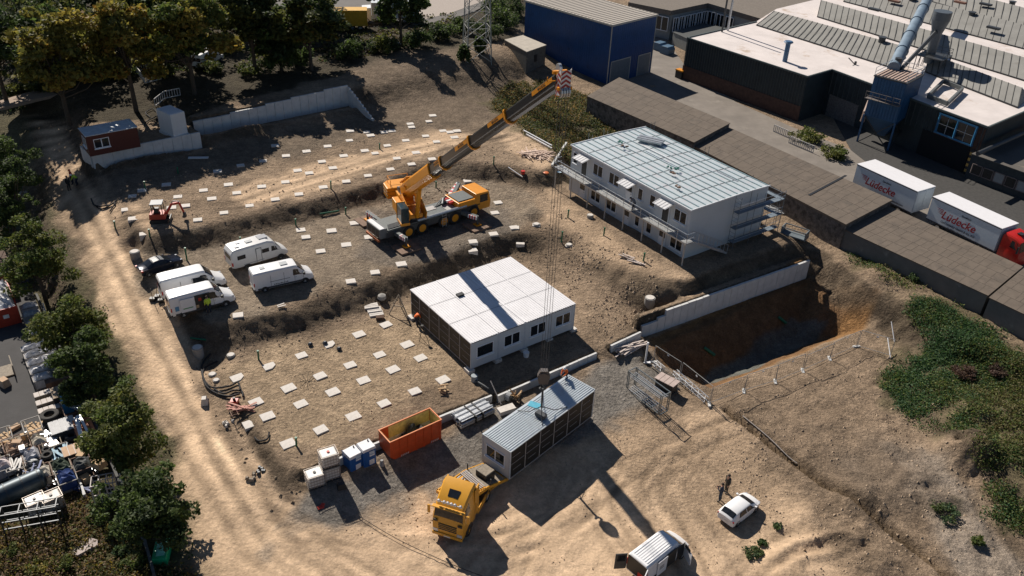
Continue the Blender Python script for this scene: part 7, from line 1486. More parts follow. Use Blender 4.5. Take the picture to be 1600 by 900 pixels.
# fence round the pit
FP = [(1020,566),(1061,593),(1108,632),(1162,612),(1211,597),(1254,580),(1296,561),(1338,542),(1391,558)]
fg = M('fence_grey', (.34,.34,.33), .5, .4)
for k in range(len(FP)-1):
    A_, B_ = gat(*FP[k]), gat(*FP[k+1]); d_ = B_-A_; L = math.hypot(*d_[:2]); t = thing('mesh_fence', f'mesh fence panel around the pit, {ORD[k]} from the board heap end', 'fence panel', A_, math.atan2(d_[1], d_[0]), 'mesh fence panels around the pit'); lean = .12*math.sin(k*2.1); dz = d_[2]
    mb = MB()
    for x in (.06, L-.06): mb.tube((x,0,.05+dz*x/L),(x,lean,2.0+dz*x/L),.03,n=6)
    mb.tube((.06,lean,2.0),(L-.06,lean,2.0+dz),.028,n=6); mb.tube((.06,0,.2),(L-.06,0,.2+dz),.025,n=6); mb.build('frame', fg, t)
    w_ = MB(); nn = int(L/.28)
    for j in range(1, nn): w_.beam((L*j/nn,0,.2+dz*j/nn),(L*j/nn,lean,2.0+dz*j/nn),.006)
    for j in range(1, 7): w_.beam((.06,lean*j/7,.2+j*.26),(L-.06,lean*j/7,.2+j*.26+dz),.006)
    w_.build('mesh', STEEL, t); mb = MB(); mb.rbox(0,0,-.02,.75,.24,.14,.9); mb.build('foot', CONC, t); mb = MB(); mb.box(L*.5-.12,-.02,1.75+dz/2,L*.5+.12,-.008,1.9+dz/2); mb.build('tag_plate', WHITE, t)
pole('prop', 'slanting white prop at the right end of the pit fence', 'prop', (1391,560), (1381,545), .05, WHITE, .1, 1.4); pole('prop', 'slanting pale prop behind the last pit fence panel', 'prop', (1397,535), (1387,520), .05, WHITE, .1, 1.4)
# green pipes
gp = [(227,296,.9),(180,357,.8),(234,370,.8),(292,407,1.4),(376,382,.8),(462,352,.7),(540,335,.8),(517,295,.9),(404,562,.9),(771,257,1.0),(877,378,1.2),(943,368,.9),(1005,408,.9),(463,697,.8),(681,298-5,.7),(887,340,.9),(593,233,.7),(278,271,.7)]
gw = ['near the black pipes left of the digger','left of the digger near the road','below the digger','between the saloon car and the motorhome','on the bank above the motorhome','left of the rear of the crane','at the rear outrigger of the crane','behind the crane counterweight','beside the lower terrace hoses','above the bank right of the crane boom','on the heap left of the two storey building','at the left half of the two storey building front','at the right half of the two storey building front','beside the block nearest the toilets','behind the crane boom base','at the foot of the walkway end','near the wing wall in the shade','below the wall under the red cabin']
for k, (x, y, h_) in enumerate(gp): simple('drain_pipe', 'upright green drain pipe '+gw[k], 'pipe', x, y, 0, MB().tube((0,0,-.3),(.05,0,h_),.085,n=8).tube((.05,0,h_),(.05,0,h_+.12),.11,n=8,mi=0), GREENP, group='upright green drain pipes')
for k, (a, b, lab) in enumerate((((500,336),(530,331),'green pipe lying at the foot of the upper bank'),((1216,497),(1228,508),'green pipe sticking out of the shaded pit slope, right one'),((1100,545),(1116,558),'green pipe sticking out of the shaded pit slope, left one'),((298,530),(322,533),'green pipe lying on the manhole at the left end'))): pole('drain_pipe', lab, 'pipe', a, b, .16 if k in (1, 2) else .09, GREENP, .15, .25 if k in (1, 2) else .15, n=10)
for k, (x, y, r, h_, lab) in enumerate(((212,402,.5,.7,'grey concrete shaft by the dark saloon car'),(310,553,.5,.75,'grey concrete shaft at the left corner of the lower terrace'),(1015,472,.55,.55,'round concrete shaft ring on the heap above the low wall'),(889,384,.38,.18,'round pale cover on the heap left of the two storey building'),(838,352,.4,.18,'round pale cover in the hollow right of the crane'),(922,340,.4,.35,'round pale shaft cover in front of the walkway'),(361,557,.38,.2,'round pale cover at the upper left of the lower terrace'),(332,586,.35,.12,'left small round cover beside the hoses'),(338,595,.3,.1,'right small round cover beside the hoses'))):
    mb = MB(); mb.tube((0,0,-1.0),(0,0,h_),r,n=18); o = simple('manhole', lab, 'manhole', x, y, 0, mb, M('shaft_grey', (.30,.29,.27), .9), smooth=True); mb = MB(); mb.tube((0,0,h_),(0,0,h_+.06),r*.8,n=16); mb.build('cover', CONC2, o)
def hose(label, pts, r=.06, closed=False, mat=HOSE, name='hose'):
    P = [gat(*p)+V3(0,0,.12+rr.uniform(0,.1)) for p in pts]; 
    Q = []
    for i in range(len(P)-1):
        a, b, c_, d_ = P[max(i-1, 0)], P[i], P[i+1], P[min(i+2, len(P)-1)]
        for u in (0,.25,.5,.75): Q.append(.5*((2*b)+(c_-a)*u+(2*a-5*b+4*c_-d_)*u*u+(3*b-a-3*c_+d_)*u**3))
    Q.append(P[-1]); o0 = Q[0]; mb = MB(); mb.path([q-o0 for q in Q], r, 6); return tag(mb.build(name, mat, loc=o0), label, 'hose')
hose('outermost thick black hose looping down the left edge of the lower terrace', [(330,555),(316,573),(320,600),(335,615),(357,622),(375,618)], .09)
hose('inner thick black hose at the left edge of the lower terrace', [(340,566),(320,578),(318,592),(332,608),(360,605),(372,600),(376,612)], .08)
hose('black hose curling beside the red pump', [(335,610),(350,618),(365,612),(378,613),(380,622)], .08); hose('open ring of black hose near the lower terrace road side', [(398,685),(405,691),(418,688),(421,678)], .07)
hose('black pipes tangled left of the digger', [(145,320),(160,328),(180,319),(172,332)], .08); hose('second black pipe across the tangle left of the digger', [(143,313),(150,324),(172,322),(183,315)], .08)
hose('black hose loops beside the tall white cube', [(235,185),(228,178),(240,172),(246,182),(232,190),(224,198)], .07); hose('pale hose lying along the upper end of the trench', [(1160,652),(1200,685),(1230,715),(1245,726)], .035, mat=BATT); hose('thin dark cable lying across the sandy yard', [(560,808),(620,845),(700,882),(760,905)], .025); hose('thin dark hose on the heap left of the two storey building', [(835,273),(850,278),(872,279)], .05)
mb = MB(); mb.rbox(0,0,0,.6,.5,.5); o = simple('pump', 'small red pump among the hoses of the lower terrace', 'pump', 367, 632, 0, mb, RED); MB().tube((0,0,.5),(0,0,.75),.12,n=8).build('motor', BLK, o)
board_heap('pile of red and pale battens beside the red pump', 378, 642, .5, 12, 2.2, M('red_pale_boards', (.45,.20,.15), .7, var=.5, sc=6), R(10), 21, .6); mb = MB()
for y in (0,.5): mb.beam((0,y,.1),(2.6,y,.5),.06)
for k in range(8): mb.beam((k*.34,0,.1+k*.05),(k*.34,.5,.1+k*.05),.04)
simple('ladder', 'rusty ladder lying left of the red pump', 'ladder', 353, 630, R(-60), mb, M('rust_metal', (.16,.09,.06), .8))
for k, (x, y, lab) in list(enumerate(((320,630,'pale boulder at the road edge of the lower terrace'),(410,728+8,'dark lumps near the left end of the low wall'),(357,662,'small rubble heap left of the beige slab'),(395,745,'scattered rubble at the bend of the dirt road'),(213,800,''))))[:4]:
    mb = MB(); q = np.random.RandomState(k)
    for j in range(1 if k == 0 else 6): mb.rbox(q.uniform(-.5,.5)*(k > 0), q.uniform(-.4,.4)*(k > 0), 0, .8 if k == 0 else .3, .6 if k == 0 else .25, .6 if k == 0 else .2, q.uniform(0,3), 0, .6, .6)
    simple('boulder' if k == 0 else 'rubble_lumps', lab, 'rubble', x, y, 0, mb, [CONC2, STEEL, CONC2, WOODG][k])
simple('bucket', 'white bucket in the shade in front of the single storey building', 'bucket', 822, 557, 0, MB().tube((0,0,0),(0,0,.5),.25,.3,n=12), WHITE); simple('canister', 'black sack left of the blue toilets', 'sack', 534, 762, .4, MB().rbox(0,0,0,.7,.5,.45,0,0,.7,.7), BLK); simple('cone_base', 'grey bottle shaped post base between toilets and skip', 'post base', 597, 727, 0, MB().tube((0,0,0),(0,0,.55),.2,.12,n=10), M('base_grey', (.3,.3,.3), .7)); simple('red_rag', 'crumpled red rag on the gravel in front of the tanks', 'rag', 501, 793, .5, MB().rbox(0,0,0,.5,.3,.06).rbox(.2,.15,0,.3,.25,.1,.8), M('rag_red', (.6,.06,.04), .9))
for k, (x, y) in enumerate(((239,470),(246,466),(252,472))): mb = MB(); mb.rbox(0,0,0,.5,.4,.35,k); mb.tube((0,0,.3),(.1,-.2,1.5),.03,n=5); simple('hand_cart', ['left','middle','right'][k]+' small cart with a handle left of the parked vans', 'cart', x, y, k*.7, mb, BLK, group='small carts left of the vans')
mb = MB()
for k in range(4): mb.rbox(k*.5-.7,-.1,0,.42,1.2,.1)
simple('pallet', 'wooden pallet at the left edge of the dirt road', 'pallet', 43, 302, R(10), mb, WOODG); simple('board', 'white board beside the pallet at the road edge', 'board', 30, 306, R(30), MB().rbox(0,0,0,1.1,.7,.06), CONC2)
simple('plank', 'grey board lying below the wall under the red cabin', 'board', 310, 247, R(8), MB().rbox(0,0,0,2.4,.5,.1), CONC); mb = MB(); mb.rbox(0,0,0,3.0,1.4,1.0,0); o = simple('steel_crate', 'dark framed crate between the scaffold and the shed wall', 'crate', 1241, 368, R(-35), MB().rbox(0,0,0,3.0,1.3,.15).rbox(-1.4,0,.15,.1,1.3,.8).rbox(1.4,0,.15,.1,1.3,.8).rbox(0,-.6,.85,2.9,.08,.1).rbox(0,.6,.85,2.9,.08,.1), M('crate_steel', (.14,.17,.19), .5)); board_heap('pile of grey boards behind the scaffold', 1215, 330, .8, 12, 3.0, M('grey_boards', (.35,.36,.37), .7), R(-35), 31, .2); board_heap('pale boards leaning at the back of the two storey building', 1214, 300, .5, 5, 4.0, WHITE, R(-42), 32, .05)
board_heap('long boards lying in the mud below the vans', 440, 480, .1, 2, .9, CONC2, R(20), 33, .2)
# lattice mast
g = at(745,92,5.3); t = thing('lattice_mast', 'tall open lattice mast standing in the bushes left of the blue hall', 'mast', g, R(15)); mb = MB(); s0 = 2.0; HM = 24
for sx in (-1, 1):
    for sy in (-1, 1): mb.beam((sx*s0,sy*s0,-.5),(sx*s0*.62,sy*s0*.62,HM),.16)
mb.build('leg', M('mast_grey', (.20,.22,.21), .6), t); mb = MB(); n = 9
for k in range(n):
    z0_, z1_ = HM*k/n, HM*(k+1)/n; a0, a1 = s0*(1-.38*z0_/HM), s0*(1-.38*z1_/HM)
    for (x0, y0), (x1, y1) in (((-1,-1),(1,-1)),((1,-1),(1,1)),((1,1),(-1,1)),((-1,1),(-1,-1))):
        mb.beam((x0*a0,y0*a0,z0_),(x1*a1,y1*a1,z1_),.08); mb.beam((x1*a0,y1*a0,z0_),(x0*a1,y0*a1,z1_),.08); mb.beam((x0*a1,y0*a1,z1_),(x1*a1,y1*a1,z1_),.07)
mb.build('bracing', M('mast_pale', (.30,.30,.28), .6), t)
# street lorries and cars
def rigid(label, px, py, yaw, L_, H_, mat, cabmat, z=5.27, name='lorry'):
    p = at(px, py, z); t = thing(name, label, 'lorry', p, yaw); mb = MB(); mb.box(-L_/2,-1.25,.9,L_/2,1.25,H_-.06); mb.build('box', mat, t, bevel=.03); mb = MB(); mb.box(-L_/2-.03,-1.28,H_-.06,L_/2+.03,1.28,H_); mb.build('roof', mat, t); mb = MB(); mb.prism([(L_/2+.1,.5),(L_/2+2.0,.5),(L_/2+2.0,1.5),(L_/2+1.7,2.7),(L_/2+.1,2.8)], -1.2, 1.2, axis='y'); cb = mb.build('cab', cabmat, t, bevel=.05); mb = MB(); mb.add([(L_/2+2.01,-1.1,1.55),(L_/2+2.01,1.1,1.55),(L_/2+1.74,1.1,2.6),(L_/2+1.74,-1.1,2.6)], [(0,1,2,3)]); mb.build('windscreen', GLASS, cb)
    for x in (-L_/2+1.3, -L_/2+2.6, L_/2+.9):
        for y in (-1.05,1.05): wheel(t, x, y, .48, .3, GALV)
    mb = MB(); mb.box(-L_/2+.3,-1.2,.5,L_/2,-1.1,.9); mb.build('side_guard', BATT, t); return t
rigid('white box lorry parked on the street behind the open branched tree', 618, 34, R(190), 8.5, 3.7, M('lorry_white', (.55,.60,.62), .5), WHITE); rigid('yellow box lorry parked on the street, left of the white one', 548, 46, R(190), 6.0, 3.6, M('lorry_yellow', (.60,.33,.02), .5, var=.15), YEL)
dk = M('car_dark', (.03,.035,.04), .25, .3); car('dark car with a bright roof on the street below the white lorry', (587,72), (622,76), 4.4, 1.8, 1.45, dk, 'saloon', side='R', roofcol=M('roof_sheen', (.3,.3,.3), .3))
mb = None; van('white van half hidden under the dark trees at the top left', (318,108), (352,92), group='white vans', kind='sprinter')
# ------------------------------------------------------------------ people
def person(label, base, yaw, pose='stand', top=NAVY, legs=NAVY, head='hair', H_=1.9, hold=None):
    s = H_/1.76; J = dict(pel=(0,0,.95), sp=(0,0,1.18), ch=(.01,0,1.40), nk=(.02,0,1.53), hd=(.03,0,1.66), ls=(0,.19,1.43), rs=(0,-.19,1.43), le=(-.02,.25,1.14), re=(-.02,-.25,1.14), lw=(.08,.25,.90), rw=(.08,-.25,.90), lh=(.0,.10,.92), rh=(.0,-.10,.92), lk=(.03,.11,.50), rk=(.0,-.12,.50), la=(-.02,.12,.09), ra=(-.06,-.13,.09), lt=(.17,.13,.04), rt=(.13,-.15,.04))
    if pose == 'hold': J.update(le=(.05,.27,1.16), re=(.05,-.27,1.16), lw=(.28,.14,1.24), rw=(.28,-.12,1.26))
    if pose == 'walk': J.update(lk=(.18,.11,.52), la=(.12,.12,.10), lt=(.30,.12,.05), rk=(-.03,-.11,.50), ra=(-.30,-.12,.14), rt=(-.14,-.13,.05), lw=(-.12,.27,.92), rw=(.22,-.25,.96))
    if pose == 'bend': J.update(pel=(-.12,0,.88), sp=(.02,0,1.06), ch=(.22,0,1.18), nk=(.33,0,1.22), hd=(.44,0,1.24), ls=(.22,.19,1.18), rs=(.22,-.19,1.18), le=(.34,.22,.93), re=(.34,-.22,.93), lw=(.48,.14,.72), rw=(.48,-.14,.72), lh=(-.12,.1,.86), rh=(-.12,-.1,.86), lk=(.06,.12,.47), rk=(.04,-.12,.47))
    if pose == 'crouch': J.update(pel=(-.12,0,.42), sp=(0,0,.62), ch=(.14,0,.82), nk=(.2,0,.94), hd=(.26,0,1.05), ls=(.14,.19,.84), rs=(.14,-.19,.84), le=(.3,.22,.62), re=(.3,-.22,.62), lw=(.48,.12,.5), rw=(.48,-.12,.5), lh=(-.12,.12,.42), rh=(-.12,-.12,.42), lk=(.24,.16,.52), rk=(.22,-.16,.40), la=(-.02,.14,.09), ra=(-.10,-.14,.09), lt=(.17,.15,.04), rt=(.08,-.16,.04))
    keys = list(J); E = [('pel','sp','t'),('sp','ch','t'),('ch','nk','s'),('nk','hd','s'),('ch','ls','t'),('ch','rs','t'),('ls','le','t'),('le','lw','a'),('rs','re','t'),('re','rw','a'),('pel','lh','l'),('pel','rh','l'),('lh','lk','l'),('rh','rk','l'),('lk','la','l'),('rk','ra','l'),('la','lt','b'),('ra','rt','b')]
    rad = dict(pel=(.15,.12), sp=(.15,.11), ch=(.17,.12), nk=(.06,.06), hd=(.095,.11), ls=(.075,.075), rs=(.075,.075), le=(.05,.05), re=(.05,.05), lw=(.033,.033), rw=(.033,.033), lh=(.1,.1), rh=(.1,.1), lk=(.068,.068), rk=(.068,.068), la=(.045,.045), ra=(.045,.045), lt=(.045,.03), rt=(.045,.03))
    me = bpy.data.meshes.new('person'); me.from_pydata([tuple(c*s for c in J[k]) for k in keys], [(keys.index(a), keys.index(b)) for a, b, _ in E], []); ob = bpy.data.objects.new('person', me); COL.objects.link(ob)
    sk = ob.modifiers.new('s', 'SKIN'); sk.use_smooth_shade = True; lay = me.skin_vertices[0] if me.skin_vertices else None
    for i, k in enumerate(keys): me.skin_vertices[0].data[i].radius = tuple(r*s*1.22 for r in rad[k]); me.skin_vertices[0].data[i].use_root = (k == 'pel')
    ob.modifiers.new('u', 'SUBSURF').levels = 1; ob.modifiers['u'].render_levels = 1; bpy.context.view_layer.update(); m2 = bpy.data.meshes.new_from_object(ob.evaluated_get(bpy.context.evaluated_depsgraph_get())); bpy.data.objects.remove(ob)
    mats = [top, legs, SKIN, BLK]; m2.materials.clear()
    for m in mats: m2.materials.append(m)
    cls = {'t':0,'s':2,'a':0,'l':1,'b':3}; segs = [(V3(*J[a])*s, V3(*J[b])*s, cls[c_]) for a, b, c_ in E]
    for p in m2.polygons:
        c_ = V3(*p.center); best = 9; bm_ = 0
        for a, b, k in segs:
            d_ = b-a; u = np.clip((c_-a)@d_/(d_@d_), 0, 1); q = np.linalg.norm(c_-a-u*d_)
            if q < best: best = q; bm_ = k
        p.material_index = bm_; p.use_smooth = True
    # hands: palm and five fingers, ears and nose joined to the same figure
    mb = MB(); mb.v = [tuple(v.co) for v in m2.vertices]; mb.f = [list(p.vertices) for p in m2.polygons]; mb.m = [p.material_index for p in m2.polygons]
    for w_, e_, sg in (('lw','le',1),('rw','re',-1)):
        a = V3(*J[w_])*s; d_ = a-V3(*J[e_])*s; d_ /= np.linalg.norm(d_); sd_ = np.cross(d_, V3(0,sg,.3)); sd_ /= np.linalg.norm(sd_); mb.beam(a-d_*.02, a+d_*.10, .075, .03, mi=2)
        for q in range(4): f0 = a+d_*.09+sd_*(q-1.5)*.02; f1 = f0+d_*(.075-.008*abs(q-1.2)); mb.tube(f0, f1, .010, .008, n=5, mi=2); mb.tube(f1, f1+d_*.02-V3(0,0,.015), .008, .006, n=5, mi=2)
        mb.tube(a+d_*.03+sd_*.035, a+d_*.075+sd_*.075, .012, .009, n=5, mi=2)
    h_ = V3(*J['hd'])*s; mb.rbox(h_[0]+.105, h_[1], h_[2]-.03, .03, .025, .05, 0, 2)
    for y in (-1, 1): mb.rbox(h_[0], h_[1]+y*.10, h_[2]-.03, .04, .02, .06, 0, 2); mb.rbox(h_[0]+.098, h_[1]+y*.035, h_[2]+.02, .012, .022, .012, 0, 3)
    mb.rbox(h_[0]+.098, h_[1], h_[2]-.065, .012, .05, .01, 0, 3)
    o = mb.build('person', mats, loc=base, rz=yaw); o.data.polygons.foreach_set('use_smooth', [True]*len(o.data.polygons)); tag(o, label, 'person')
    c_ = MB(); hm = {'hair': HAIR, 'white': WHITE, 'orange': HIVIS, 'red': RED}[head]; prof = [(.125,0),(.128,.05),(.105,.10),(.06,.135),(.01,.145)] if head != 'hair' else [(.108,.0),(.112,.05),(.09,.09),(.04,.115),(.01,.12)]
    c_.lathe([(r*s, z*s) for r, z in prof], c=(h_[0]-.01, h_[1], h_[2]+.015), n=14); 
    if head != 'hair': c_.rbox(h_[0]+.12, h_[1], h_[2]+.015, .09, .16, .015)
    c_.build('hard_hat' if head != 'hair' else 'hair', hm, o, smooth=True); return o
G = lambda x, y: gat(x, y)
person('person in dark clothes holding a camera beside the white compact car', G(1124,783), R(150), 'hold', NAVY, M('jeans', (.03,.05,.08), .9)); person('person in black jacket standing behind the one with the camera', G(1134,769), R(200), 'stand', BLK, BLK)
p = G(1124,783); tag(MB().rbox(0,0,0,.18,.14,.12).tube((.08,0,.06),(.2,0,.06),.05,n=8).build('camera_device', BLK, loc=(p[0]+.33*math.cos(R(150)), p[1]+.33*math.sin(R(150)), p[2]+1.24), rz=R(150)), 'black camera held by the person beside the compact car', 'camera')
person('worker in orange vest bending at the dark side of the single storey building', G(651,508), R(20), 'bend', HIVIS, NAVY, 'orange')
z_ = b2[2]+MH+.04; a = at(884,590,z_); person('worker in orange vest crouching on the far end of the module roof', a, R(230), 'crouch', HIVIS, NAVY, 'white')
person('person in dark work clothes standing left of the group on the dirt road', G(109,298), R(-20), 'stand', BLK, BLK); person('worker in a red jacket in the group on the dirt road', G(114,288), R(200), 'stand', M('jacket_red', (.6,.04,.03), .8), NAVY, 'red'); person('worker in a lime vest right of the group on the dirt road', G(121,290), R(190), 'bend', HIVY, NAVY, 'white')
q = loc2(16.9*u, -.95, 3.03); person('person in grey shirt bending on the walkway by the open door', q, yawB+R(200), 'bend', M('shirt_grey', (.25,.24,.23), .9), NAVY)
vv = v1.location; c_, s_ = math.cos(v1.rotation_euler[2]), math.sin(v1.rotation_euler[2]); person('worker in a lime vest standing at the open side door of the nearest van', (vv[0]+.25*c_+1.35*s_, vv[1]+.25*s_-1.35*c_, gz(vv[0]+.25*c_+1.35*s_, vv[1]+.25*s_-1.35*c_)+.01), v1.rotation_euler[2]+R(95), 'stand', HIVY, NAVY)
# ------------------------------------------------------------------ scrap yard at the left edge
ZS = -1.26
def SP(x, y): p = at(x, y, ZS); return V3(p[0], p[1], max(ZS, gz(p[0], p[1])))
YS = R(108)      # the rows run along this direction
ya, yb_ = at(150, 640, ZS), at(45, 400, ZS); YS = math.atan2(yb_[1]-ya[1], yb_[0]-ya[0])
PLAST = M('plastic_wrap', (.50,.50,.52), .5, var=.3, sc=3, bump=.5, bsc=5); RUSTY = M('rust_steel', (.17,.10,.07), .8, var=.4, sc=3); STL = M('stillage_steel', (.28,.26,.24), .7, var=.3)
def stillage(label, x, y, fill, L=1.5, W_=1.1, H_=1.0, rz=None, mat=None, group=None, seed=0, lz=None):
    q = random.Random(seed*7+1); t = thing('stillage', label, 'stillage', SP(x, y), (YS if rz is None else rz), group); fr = MB(); f = mat or STL
    for sx in (-1, 1):
        for sy in (-1, 1): fr.beam((sx*L/2,sy*W_/2,0),(sx*L/2,sy*W_/2,H_),.07)
    for z in (.12, H_):
        for p_, r_ in (((-1,-1),(1,-1)),((1,-1),(1,1)),((1,1),(-1,1)),((-1,1),(-1,-1))): fr.beam((p_[0]*L/2,p_[1]*W_/2,z),(r_[0]*L/2,r_[1]*W_/2,z),.06)
    fr.rbox(0,0,.1,L,W_,.05); fr.build('frame', f, t); return t, q
def content(label, x, y, rz, mb, mat, cat, dz=.17, name='load'):
    p = SP(x, y); return tag(mb.build(name, mat, loc=(p[0], p[1], p[2]+dz), rz=rz), label, cat)
def lumps(L, W_, z, q, n=8, m=5, amp=.25):
    mb = MB(); v = [(-L/2+L*i/n, -W_/2+W_*j/m, z+(amp*q.random() if 0 < i < n and 0 < j < m else -.15)) for i in range(n+1) for j in range(m+1)]; mb.add(v, [(i*(m+1)+j,(i+1)*(m+1)+j,(i+1)*(m+1)+j+1,i*(m+1)+j+1) for i in range(n) for j in range(m)]); k = (m+1)
    mb.box(-L/2+.02,-W_/2+.02,.02,L/2-.02,W_/2-.02,z-.16); return mb
balesA = [(49,492),(53,504),(59,518),(64,530),(68,541),(72,552),(77,562),(82,573),(86,584)]; balesB = [(52,557),(57,568),(61,580),(66,592),(71,604)]
for k, (x, y) in enumerate(balesA+balesB):
    col = 'right hand' if k < 9 else 'left hand'; i = k if k < 9 else k-9; t, q = stillage(f'crate of wrapped sheeting, {ORD[i]} from the top in the {col} row', x, y, 0, L=.85, W_=1.5, H_=1.05, group='crates of wrapped sheeting', seed=k)
    content(f'crumpled pale wrapping filling the {ORD[i]} crate from the top in the {col} row', x, y, YS, lumps(.78, 1.42, 1.0, q), [PLAST, M('wrap_dark', (.25,.28,.30), .35, var=.3, sc=3, bump=.5)][1 if k in (1, 2) else 0], 'wrapping', name='wrapping')
def crate(label, x, y, L, W_, H_, mat, rz=None, cat='crate', lid=None, name='crate'):
    mb = MB(); mb.box(-L/2,-W_/2,0,L/2,W_/2,H_); t = tag(mb.build(name, mat, loc=SP(x, y), rz=YS if rz is None else rz), label, cat)
    mb = MB()
    for k in range(5): mb.box(-L/2-.03,-W_/2+W_*k/5+.02,H_,L/2+.03,-W_/2+W_*(k+1)/5-.02,H_+.05)
    mb.build('lid', lid or WOODG, t); return t
crate('brown box with a pale tan lid below the wrapped crates', 106, 628, 1.6, 2.0, 1.3, BROWN, lid=M('tan_lid', (.36,.28,.20), .9)); crate('rusty box between the wrapped crates and the tan lidded box', 92, 603, 1.0, 1.9, .9, RUSTY, lid=RUSTY)
for k in range(3): crate(['upper','middle','lower'][k]+' pale board stack on the tarmac above the big tyre', 78+k*3, 625+k*11, .62, 2.1, .9-.1*k, WOODG, cat='board stack', lid=M('board_white', (.55,.50,.46), .8), name='board_stack')
def tyre(label, x, y, r, w_, dz=0.0, tilt=0):
    mb = MB(); mb.lathe([(r*.55,.02),(r*.9,0),(r,.06),(r,w_-.06),(r*.9,w_),(r*.55,w_-.02),(r*.52,w_*.5)], n=22); p = SP(x, y); n = len(mb.f); mb.f = mb.f[:-2]; mb.m = mb.m[:-2]
    v0 = 0; mb.f += [[6*22+i, 6*22+(i+1) % 22, (i+1) % 22, i] for i in range(22)]; mb.m += [0]*22
    return tag(mb.build('tyre', M('tyre_dusty', (.05,.048,.045), .9, var=.3), loc=(p[0], p[1], p[2]+dz), smooth=True), label, 'tyre', 'loose tyres in the scrap yard')
tyre('large lorry tyre lying flat at the edge of the tarmac', 81, 660, .75, .4, .55); tyre('smaller tyre just above the large lorry tyre', 73, 645, .55, .3, .3); tyre('tyre lying by the white sheet covered box', 116, 692, .55, .3, .6); tyre('tyre on the stillage in the middle of the scrap yard', 79, 728, .45, .25, 1.0); tyre('small tyre above the one on the stillage', 78, 719, .35, .22, 1.0); tyre('big tyre by the fence right of the dark machine', 158, 722, .8, .4, .3)
t, q = stillage('stillage with a blue tarpaulin and pipes right of the tyres', 120, 645, 0, L=2.6, W_=1.9, H_=1.0, mat=RUSTY)
mb = MB(); mb.add(lumps(1.0,1.9,1.0,q).v, lumps(1.0,1.9,1.0,q).f); content('bright blue tarpaulin over the stillage beside the tan lidded box', 107, 640, YS, lumps(1.6, .8, 1.15, q), M('tarp_blue', (.03,.22,.45), .5), 'tarpaulin', name='tarpaulin')
def sticks(n, L, W_, q, th=.09, z=.7, ang=.25, r=False):
    mb = MB()
    for k in range(n): a = q.uniform(-ang, ang); y = q.uniform(-W_/2, W_/2); zz = z+q.uniform(0,.3); mb.beam((-L/2*math.cos(a), y-L/2*math.sin(a), zz), (L/2*math.cos(a), y+L/2*math.sin(a), zz), th*q.uniform(.6,1.4), th*.6)
    return mb
q = random.Random(9); content('grey and white pipes sticking out of the blue covered stillage', 122, 647, YS+.6, sticks(16, 2.2, 1.2, q, .12, .8), GALV, 'pipes', name='pipes')
t, _ = stillage('stillage loaded with long orange troughs beside the fence', 138, 690, 0, L=3.2, W_=1.5, H_=.8, mat=RUSTY); content('orange and white troughs lying on the stillage by the fence', 138, 690, YS, sticks(9, 3.3, 1.2, q, .26, .75, .08), M('trough_orange', (.58,.20,.08), .6, var=.35, sc=2), 'troughs', name='troughs'); content('white rails strapped on the orange troughs', 135, 688, YS, sticks(3, 3.2, .7, q, .2, 1.05, .1), WHITE, 'rails', name='rails')
crate('box covered by a white sheet in the middle of the scrap yard', 103, 682, 1.7, 1.9, 1.2, STEEL, lid=M('sheet_offwhite', (.50,.50,.50), .7)); crate('brown cardboard topped box beside the fence', 126, 716, 1.2, 2.2, 1.1, STEEL, lid=M('cardboard', (.52,.36,.24), .9))
ss = [(10,698,'open stillage at the left with brown timber',WOOD),(26,712,'stillage with folded cartons at the left',M('cardboard', (.52,.36,.24), .9)),(34,692,'empty open stillage on the tarmac edge',None),(56,682,'stillage with two pale boards, next to the tarmac',WOOD),(66,700,'stillage with pale sacks in three columns',M('sack_pale', (.5,.45,.36), .9)),(84,702,'stillage with white metal parts right of the sacks',WHITE),(28,738,'white barred rack with scrap at the left',M('scrap_white', (.5,.48,.46), .6, var=.5, sc=6)),(54,725,'stillage with grey white rags',PLAST),(58,742,'dark covered stillage left of the tyres',STEEL),(98,720,'stillage with blue and white scrap',M('scrap_blue', (.15,.3,.4), .6, var=.8, sc=7)),(70,752,'stillage with pale plastic crates',M('crates_pale', (.55,.50,.42), .7)),(100,742,'stillage with a dark green heap',M('heap_green', (.03,.05,.03), .8)),(108,758,'stillage with blue sheeting in the shade',M('sheet_blue', (.02,.05,.18), .6)),(132,738,'stillage with a round dark machine by the fence',M('machine_dark', (.05,.055,.055), .6, var=.4)),(-12,722,'crate of white sheets at the left edge',WHITE),(8,740,'crate with fanned white sheets at the left edge',M('sheet_pink', (.55,.48,.47), .8))]
for k, (x, y, lab, m) in enumerate(ss):
    t, q = stillage(lab, x, y, 0, L=1.7, W_=1.3, H_=1.0 if k > 3 else 1.3, mat=[STL, RUSTY, WOODG][k % 3], seed=k+40)
    if m is not None:
        mm = sticks(10, 1.5, 1.0, q, .16, .5, .5) if k in (0, 3, 5, 6, 9) else lumps(1.5, 1.1, .85, q, amp=.35)
        content('load of the '+lab if len(('load of the '+lab).split()) <= 16 else lab, x, y, YS+q.uniform(-.1,.1), mm, m, 'load')
rk = random.Random(77); fm = [WOOD, GALV, STEEL, RUSTY, WHITE, M('sheet_blue', (.02,.05,.18), .6), M('cardboard', (.52,.36,.24), .9), PLAST]
